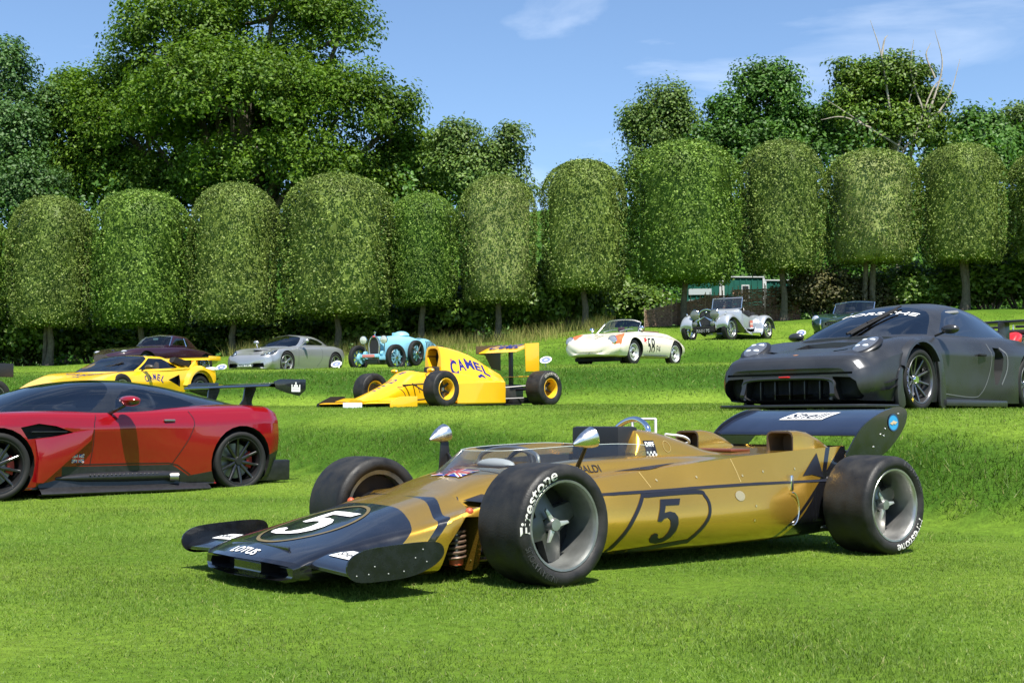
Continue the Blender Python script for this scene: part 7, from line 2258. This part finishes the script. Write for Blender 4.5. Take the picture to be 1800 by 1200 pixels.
bd.paint(PBLUE)
fs = bd.region([(-1.22, -.30), (-1.22, .30), (-1.85, .32), (-1.95, 0.18), (-1.95, -.18), (-1.85, -.32)], INTER, ax='z', cond=lambda c, n: n.z > .4 and c.z > .6)
bd.recess(fs, (0, 0, -.35), INTER, INTER)
bdb = bd.bvh(); bd.finish(bg_)
for s_ in (1, -1):
    for k in range(7):
        x = -1.95 - .09 * k
        decal('louvre', poly_tris([(-.022, -.16), (.022, -.16), (.022, .14), (-.022, .14)]), ((x, s_ * 1.0, .72), (-s_, 0, 0), (0, 0, 1)), bdb, MATTBLK, bg_, back=1, eps=.006)
obj('scuttle_hump', add_ball(B(), (-1.12, .08, 1.0), (.24, .24, .13), 16), PBLUE, bg_)
obj('aero_screen', add_box(B(), -1.35, -1.22, -.30, -.12, .96, 1.10, .02), PBLUE, bg_)
rg = empty('radiator', parent=bg_)
hs = crv([(-.13, .40), (-.165, .55), (-.165, .74), (-.10, .90), (0, .955), (.10, .90), (.165, .74), (.165, .55), (.13, .40)], 4)
obj('radiator_shell', add_tube(B(), [(.13, u, v) for u, v in hs], .030, 8), mat('nickel', (.55, .52, .46), .25, metal=1), rg)
obj('radiator_core', add_prism(B(), [(u * .95, v) for u, v in hs], 'x', .10, .135), mat('dark_core', (.015, .012, .014), .6), rg)
obj('radiator_badge', add_ball(B(), (.155, 0, .945), (.012, .05, .028), 10), mat('enamel_red', (.55, .10, .10), .3), rg)
obj('mascot', add_lathe(B(), [(.96, .03), (1.0, .02), (1.02, .012), (1.05, .03), (1.08, .03), (1.10, .001)], 10, axis='z', c=(.10, 0, 0)), CHROME, rg)
for s_ in (1, -1):
    lm = empty('headlamp', parent=bg_)
    obj('lamp_shell', add_lathe(B(), [(-.12, .001), (-.10, .06), (-.03, .11), (.0, .118), (.02, .115)], 18, axis='x', c=(.16, s_ * .34, .86)), CHROME, lm)
    obj('lens', add_lathe(B(), [(.014, .112), (.03, .06), (.034, .001)], 18, axis='x', c=(.16, s_ * .34, .86)), mat('clear_lens', (.62, .62, .55), .1, metal=.3), lm)
    obj('lamp_post', add_tube(B(), [(.10, s_ * .30, .50), (.13, s_ * .34, .76)], .013, 6), STEEL, lm)
    obj('leaf_spring', add_tube(B(), crv([(.42, s_ * .24, .40), (.10, s_ * .26, .33), (-.35, s_ * .30, .42)], 4), .022, 6), PBLUE, bg_)
    obj('friction_damper', add_lathe(B(), [(-.04, .001), (-.04, .075), (.04, .075), (.04, .001)], 14, axis='y', c=(.14, s_ * .28, .47)), PBLUE, bg_)
    obj('brake_drum', add_lathe(B(), [(s_ * .50, .001), (s_ * .50, .16), (s_ * .57, .165), (s_ * .57, .001)], 18, c=(0, 0, .355)), PBLUE, bg_)
    obj('steering_link', add_tube(B(), [(-.15, s_ * .55, .33), (-.6, s_ * .35, .45)], .012, 6), STEEL, bg_)
obj('front_axle', add_tube(B(), [(0, .60, .355), (0, .3, .30), (0, -.3, .30), (0, -.60, .355)], .026, 8), STEEL, bg_)
obj('front_cross_member', add_box(B(), .28, .42, -.30, .30, .36, .46, .03), PBLUE, bg_)
pl = obj('number_plate', add_box(B(), .425, .435, -.20, .20, .37, .45, .003), mat('plate_pink', (.60, .20, .18), .5), bg_)
obj('sump', add_box(B(), -.5, .25, -.18, .18, .18, .34, .03), DARKMAG, bg_)
obj('chassis_rail', add_box(B(), -2.4, .35, .30, .36, .30, .40, .01), PBLUE, bg_)
obj('chassis_rail', add_box(B(), -2.4, .35, -.36, -.30, .30, .40, .01), PBLUE, bg_)
ALB = mat('blue_alloy', (.16, .33, .40), .45, metal=.4)
wbg, pb = wheel(bg_, .365, .125, .27, (BLACKMET, ALB, CHROME), spokes=(8, .05, .265, .055, .035, .035, .02, .014), lip=.86, face=.4, n=28, tyre_m=OLDRUB, disc=False, hub_r=.05)
put_wheels(wbg, [(0, -.62, .36, True, R(-10)), (0, .62, .36, False, R(-10)), (-2.4, .60, .362, False, 0), (-2.4, -.60, .362, True, 0)])
spw = copy_tree(wbg, bg_); spw.location = (-1.18, .53, .50); spw.rotation_euler = (R(-4), 0, 0); spw.name = 'spare_wheel'
for a in (.5, 2.1, 3.7):
    obj('spare_strap', add_tube(B(), [(-1.18, .60, .50), (-1.18 + .34 * math.cos(a), .60, .50 + .34 * math.sin(a))], .012, 5), mat('strap_brown', (.10, .07, .05), .7), bg_)

# ================================================================ maroon roadster with hard top
MAROON = mat('maroon_paint', (0.022, 0.004, 0.009), 0.25, coat=.9)
et = car('maroon_roadster', -11.15, 37.9, 60, 'dark maroon roadster with hard top behind the yellow wedge coupe', 'sports car', h=T(-11.15, 37.9) + .03, pitch=.6)
S = [(1.0, sec((0, .30), (.15, .30), (.24, .32), (.28, .40), (.26, .48), (.18, .52), (0, .53))),
     (.7, sec((0, .22), (.45, .22), (.58, .26), (.64, .42), (.63, .56), (.48, .62), (0, .62))),
     (.2, sec((0, .18), (.60, .18), (.74, .24), (.80, .44), (.79, .62), (.62, .74), (0, .73))),
     (-.7, sec((0, .18), (.62, .18), (.76, .24), (.82, .46), (.80, .66), (.64, .80), (0, .84))),
     (-1.5, sec((0, .18), (.62, .18), (.76, .24), (.82, .46), (.80, .68), (.68, .82), (0, .84))),
     (-2.4, sec((0, .20), (.60, .20), (.74, .26), (.80, .46), (.78, .64), (.62, .76), (0, .80))),
     (-3.3, sec((0, .36), (.30, .36), (.40, .40), (.44, .48), (.42, .56), (.32, .62), (0, .64)))]
sh = Shell(S, brk=(2,), m=4, nx=48); sh.paint(MAROON)
arches(sh, [(0, .32, .34), (-2.44, .32, .34)], depth=.22, ymin=.5)
etb = sh.bvh(); sh.finish(et)
cab = Shell([(-.85, sec((0, .7), (.62, .82), (.56, .84), (.40, .85), (0, .855))),
             (-1.10, sec((0, .7), (.64, .84), (.58, 1.02), (.46, 1.09), (0, 1.12))),
             (-1.35, sec((0, .7), (.64, .84), (.58, 1.08), (.46, 1.17), (0, 1.21))),
             (-1.8, sec((0, .7), (.63, .83), (.56, 1.06), (.44, 1.15), (0, 1.19))),
             (-2.15, sec((0, .7), (.58, .81), (.48, .95), (.38, 1.0), (0, 1.03))),
             (-2.4, sec((0, .7), (.50, .79), (.40, .82), (.30, .83), (0, .835)))], brk=(1,), m=3, nx=24)
cab.paint(MAROON)
cab.region([(-.86, .845), (-1.02, .87), (-1.22, 1.08), (-1.26, 1.3), (-.86, 1.3)], CLEAR, part='windscreen', cond=lambda c, n: c.z > .83)
both(cab, [(-1.14, .87), (-1.32, 1.08), (-1.75, 1.08), (-1.85, .87)], TINTED, 'side_window', lambda c, n: abs(c.y) > .4)
cab.finish(et, body='hard_top')
obj('cabin_tub', add_box(B(), -2.0, -.95, -.55, .55, .70, .86, .03), INTER, et)
obj('screen_frame', add_tube(B(), [(-1.0, .66, .84), (-1.23, .54, 1.12), (-1.27, 0, 1.175), (-1.23, -.54, 1.12), (-1.0, -.66, .84)], .015, 6), CHROME, et)
obj('mirror', add_box(B(), -1.12, -1.10, -.10, .10, 1.03, 1.09, .01), mat('mirror_teal', (.25, .45, .45), .15, metal=.8), et)
for s_ in (1, -1):
    obj('door_glass_edge', add_tube(B(), [(-1.72, s_ * .64, .84), (-1.68, s_ * .56, 1.08)], .014, 5), CHROME, et)
    hl = obj('headlight', add_ball(B(), (.60, s_ * .53, .60), (.14, .085, .06), 12), mat('lens_pale', (.60, .60, .62), .1, metal=.5), et)
    obj('headlight_rim', add_tube(B(), [(.60 + .15 * math.cos(t), s_ * .53 + .09 * math.sin(t), .62 - .02 * math.cos(t)) for t in np.linspace(0, 2 * math.pi, 17)], .010, 5), CHROME, hl)
obj('bonnet_badge', add_ball(B(), (.55, 0, .665), (.05, .05, .012), 10), CHROME, et)
we, pe = wheel(et, .325, .17, .205, (CHROME, CHROME, CHROME), spokes=(18, .04, .195, .010, .008, .05, .02, .01), lip=.88, face=.4, n=24, tyre_m=OLDRUB, disc=False)
put_wheels(we, [(0, .64, .32, False, 0), (0, -.64, .32, True, 0), (-2.44, .64, .32, False, 0), (-2.44, -.64, .32, True, 0)])
clean(et)

# ================================================================ dark green roadster behind the grey coupe
BRG = mat('dark_green_paint', (0.008, 0.030, 0.022), 0.22, coat=.9)
cb_ = car('dark_green_roadster', 9.72, 38.3, 55, 'dark green open roadster with round headlamp behind the grey coupe', 'sports car', h=T(9.72, 38.3), pitch=2.0)
S = [(.82, sec((0, .36), (.24, .36), (.33, .38), (.37, .46), (.36, .56), (.26, .62), (0, .64))),
     (.68, sec((0, .28), (.45, .28), (.58, .31), (.66, .44), (.66, .60), (.52, .70), (0, .69))),
     (.35, sec((0, .22), (.55, .22), (.70, .26), (.78, .46), (.78, .66), (.60, .80), (0, .75))),
     (-.1, sec((0, .20), (.58, .20), (.72, .25), (.80, .46), (.80, .68), (.62, .84), (0, .81))),
     (-.8, sec((0, .20), (.58, .20), (.70, .25), (.76, .46), (.77, .68), (.64, .84), (0, .86))),
     (-1.6, sec((0, .20), (.58, .20), (.72, .25), (.78, .46), (.79, .68), (.66, .82), (0, .85))),
     (-2.3, sec((0, .22), (.58, .22), (.74, .27), (.82, .46), (.82, .66), (.64, .82), (0, .84))),
     (-3.05, sec((0, .36), (.40, .36), (.50, .40), (.55, .48), (.54, .58), (.42, .66), (0, .68)))]
sh = Shell(S, brk=(2,), m=4, nx=50); sh.paint(BRG)
fs = sh.region([(-.95, -.52), (-.95, .52), (-1.65, .52), (-1.65, -.52)], INTER, ax='z', cond=lambda c, n: n.z > .4 and c.z > .6)
sh.recess(fs, (0, 0, -.3), INTER, INTER)
fs = sh.region([(.24 * math.cos(t), .50 + .085 * math.sin(t)) for t in np.linspace(0, 2 * math.pi, 17)[:-1]], MATTBLK, ax='x', cond=lambda c, n: n.x > .1 and c.x > .5, part='grille_mouth')
sh.recess(fs, (-.06, 0, 0), MATTBLK, MATTBLK, part='grille_mouth')
arches(sh, [(0, .33, .36), (-2.29, .33, .37)], depth=.22, ymin=.5)
cbb = sh.bvh(); sh.finish(cb_)
obj('grille_rim', add_tube(B(), [(.83 - .06 * abs(math.cos(t)), .25 * math.cos(t), .50 + .092 * math.sin(t)) for t in np.linspace(0, 2 * math.pi, 25)], .014, 6), CHROME, cb_)
for k in range(7):
    u = -.18 + .06 * k
    obj('grille_bar', add_box(B(), .77, .78, u - .006, u + .006, .43, .57), STEEL, cb_)
for s_ in (1, -1):
    hl = obj('headlamp', add_lathe(B(), [(-.06, .10), (0, .105), (.03, .09), (.05, .05), (.055, .001)], 18, axis='x', c=(.66, s_ * .56, .66)), mat('lens_pale', (.60, .60, .62), .1, metal=.5), cb_)
    obj('headlamp_rim', add_lathe(B(), [(-.07, .11), (.005, .115), (.01, .10)], 18, axis='x', c=(.66, s_ * .56, .66)), CHROME, hl)
    obj('side_lamp', add_ball(B(), (.70, s_ * .50, .47), .035, 8), CHROME, cb_)
    obj('over_rider', add_tube(B(), crv([(.86, s_ * .34, .36), (.90, s_ * .34, .50), (.86, s_ * .34, .64)], 4), .018, 6), CHROME, cb_)
text_on('bonnet_lettering', 'COBRA', (.62, .02, 1.4), (0, 1, 0), (-1, 0, 0), cbb, CHROME, cb_, .04, .22) if False else None
obj('bonnet_badge', add_ball(B(), (.66, 0, .70), (.02, .06, .015), 8), CHROME, cb_)
bot = crv([(-.84, -.62, .86), (-.74, 0, .88), (-.84, .62, .86)], 6); top = crv([(-1.06, -.60, 1.17), (-.98, 0, 1.21), (-1.06, .60, 1.17)], 6)
bm = B(); add_grid(bm, [bot, top]); scr = obj('windscreen', bm, SCREEN, cb_)
obj('screen_frame', add_tube(B(), [bot[0]] + top + [bot[-1]], .013, 6), CHROME, scr)
seats(cb_, -1.45, (.28, -.28), .60, .95, INTER, w=.2)
wk, pk = wheel(cb_, .335, .21, .21, (ALLOY, ALLOY, CHROME), spokes=(6, .04, .20, .06, .04, .03, .05, .03), lip=.9, face=.3, n=24, tyre_m=OLDRUB)
put_wheels(wk, [(0, .68, .33, False, 0), (0, -.68, .33, True, 0), (-2.29, .69, .33, False, 0), (-2.29, -.69, .33, True, 0)])

# ================================================================ red sports racer at the right edge
SRED = mat('bright_red_paint', (0.62, 0.012, 0.012), 0.25, coat=.8)
rr_ = car('red_sports_racer', 13.9, 37.6, 50, 'bright red open sports racer with twin roll hoops at the right edge', 'racing car', h=T(13.9, 37.6) + .03, pitch=2.0)
S = [(.75, sec((0, .14), (.55, .14), (.70, .17), (.76, .22), (.74, .27), (.60, .30), (0, .31))),
     (.3, sec((0, .12), (.70, .12), (.82, .18), (.86, .40), (.82, .58), (.60, .62), (0, .46))),
     (-.3, sec((0, .12), (.70, .12), (.80, .18), (.83, .38), (.78, .52), (.60, .56), (0, .54))),
     (-1.3, sec((0, .12), (.70, .12), (.80, .18), (.83, .38), (.80, .54), (.62, .60), (0, .60))),
     (-2.2, sec((0, .14), (.72, .14), (.84, .20), (.88, .44), (.84, .66), (.62, .72), (0, .66))),
     (-2.9, sec((0, .26), (.70, .26), (.80, .30), (.84, .46), (.80, .62), (.60, .68), (0, .66)))]
sh = Shell(S, brk=(2,), m=4, nx=44); sh.paint(SRED)
fs = sh.region([(-.55, -.50), (-.55, .50), (-1.25, .50), (-1.25, -.50)], INTER, ax='z', cond=lambda c, n: n.z > .4 and c.z > .4)
sh.recess(fs, (0, 0, -.3), INTER, INTER)
arches(sh, [(0, .28, .30), (-2.25, .30, .33)], depth=.26, ymin=.5)
sh.finish(rr_)
obj('deck_cover', add_box(B(), -1.32, -.30, -.84, .84, .60, .72, .04), mat('black_cover', (.012, .012, .014), .6), rr_)
for y in (.36, -.36):
    hp = obj('roll_hoop', add_tube(B(), crv([(-1.28, y + .26, .60), (-1.30, y + .25, .90), (-1.30, y + .14, 1.01), (-1.30, y - .14, 1.01), (-1.30, y - .25, .90), (-1.28, y - .26, .60)], 5), .026, 8), BRUSHED, rr_)
    obj('hoop_brace', add_tube(B(), [(-1.30, y + .05, 1.0), (-1.75, y + .05, .62)], .02, 8), BRUSHED, hp)
    obj('head_pad', add_box(B(), -1.27, -1.20, y - .18, y + .18, .80, .88, .03), INTER, hp)
wk2, pk2 = wheel(rr_, .285, .24, .19, (ALLOY, ALLOY, STEEL), spokes=(6, .04, .18, .05, .035, .04, .06, .03), lip=.9, face=.3, n=24)
put_wheels(wk2, [(0, .72, .28, False, 0), (0, -.72, .28, True, 0), (-2.25, .74, .285, False, 0), (-2.25, -.74, .285, True, 0)])

# ================================================================ black open-wheeler at the left edge
bk = car('black_open_wheeler', -12.2, 25.6, 40, 'black open wheel racing car cut off by the left edge', 'racing car', h=T(-11.6, 25.2))
S = [(.2, sec((0, .12), (.24, .12), (.30, .16), (.32, .34), (.28, .46), (.16, .52), (0, .54))),
     (-.6, sec((0, .10), (.28, .10), (.34, .14), (.36, .34), (.32, .48), (.20, .54), (0, .56))),
     (-1.6, sec((0, .10), (.26, .10), (.32, .14), (.34, .34), (.28, .50), (.16, .60), (0, .64)))]
sh = Shell(S, brk=(1,), m=4, nx=20); sh.paint(BLACKMET); sh.finish(bk, body='monocoque')
nosec = Shell([(1.3, sec((0, .12), (.06, .12), (.08, .14), (.08, .18), (.06, .20), (0, .21))), (.2, sec((0, .12), (.24, .12), (.31, .2), (.30, .38), (.20, .50), (0, .54)))], brk=(1,), m=4, nx=10); nosec.paint(BLACKMET); nosec.finish(bk, body='nose_cone')
obj('wing_plane', add_box(B(), -2.2, -1.75, -.46, .46, .86, .89, .01), BLACKMET, bk)
for s_ in (1, -1):
    obj('end_plate', add_box(B(), -2.25, -1.70, s_ * .465, s_ * .48, .68, .96, .004), BLACKMET, bk)
    obj('wing_stay', add_tube(B(), [(-1.6, s_ * .2, .4), (-1.95, s_ * .3, .86)], .018, 6), STEEL, bk)
    obj('wing_stay', add_prism(B(), [(.30, .78), (.38, .78), (.36, .25), (.33, .25)], 'y', s_ * .86, s_ * .875), BRUSHED, bk)
obj('front_wing', add_box(B(), .25, .55, -.95, .95, .76, .80, .01), BLACKMET, bk)
wbk, pbk = wheel(bk, .31, .30, .18, (MAGNES, MAGNES, STEEL), spokes=(4, .04, .16, .08, .05, .03, .03, .03), lip=.9, face=.1, n=28, tyre_m=OLDRUB)
put_wheels(wbk, [(0, .78, .305, False, 0), (0, -.78, .305, True, 0), (-1.75, .76, .305, False, 0), (-1.75, -.76, .305, True, 0)])

# ================================================================ oval place signs on stakes
SIGNW = mat('sign_white', (.68, .70, .74), .6)
def oval_sign(px, py, y, label, tilt=.0):
    X = (px - 900) / 2300 * y
    z = 0.765 + (745 - py) / 2300 * y
    g = T(X, y)
    t = empty('oval_sign', (X, y, g), (0, 0, .25))
    tag(t, label, 'sign', 'oval signs beside the cars')
    hz = max(z - g, .16)
    plate = B(); add_prism(plate, ell(.145, .085, 24, (0, 0)), 'y', -.006, .006)
    o = obj('oval_plate', plate, SIGNW, t, loc=(0, -.02, hz), rot=(R(-25), R(-14), 0))
    flat('blue_oval', ring_tris(ell(.112, .064, 24), ell(.045, .018, 24)), ((0, -.0065, 0), (1, 0, 0), (0, 0, 1)), mat('sign_blue', (.03, .07, .30), .5), o, .003)
    obj('stake', add_tube(B(), [(0, 0, -.1), (0, 0, hz - .02)], .011, 6), STEEL, t)
oval_sign(591, 646, 34.6, 'oval white and blue sign at the silver coupe rear wheel')
oval_sign(959, 640, 30.5, 'oval white and blue sign above the yellow racing car rear tyre')
oval_sign(389, 652, 36.6, 'oval white and blue sign left of the silver coupe')
oval_sign(1409, 585, 37.2, 'oval white and blue sign peeping over the grey coupe bonnet')
tag(obj('white_bag', add_ball(B(), (0, 0, .07), (.30, .16, .10), 10), mat('bag_white', (.70, .70, .68), .8, bump=.4, bscale=20), None, loc=((372 - 900) / 2300 * 36.8, 36.8, T((372 - 900) / 2300 * 36.8, 36.8))), 'crumpled white bag on the grass left of the silver coupe', 'bag')
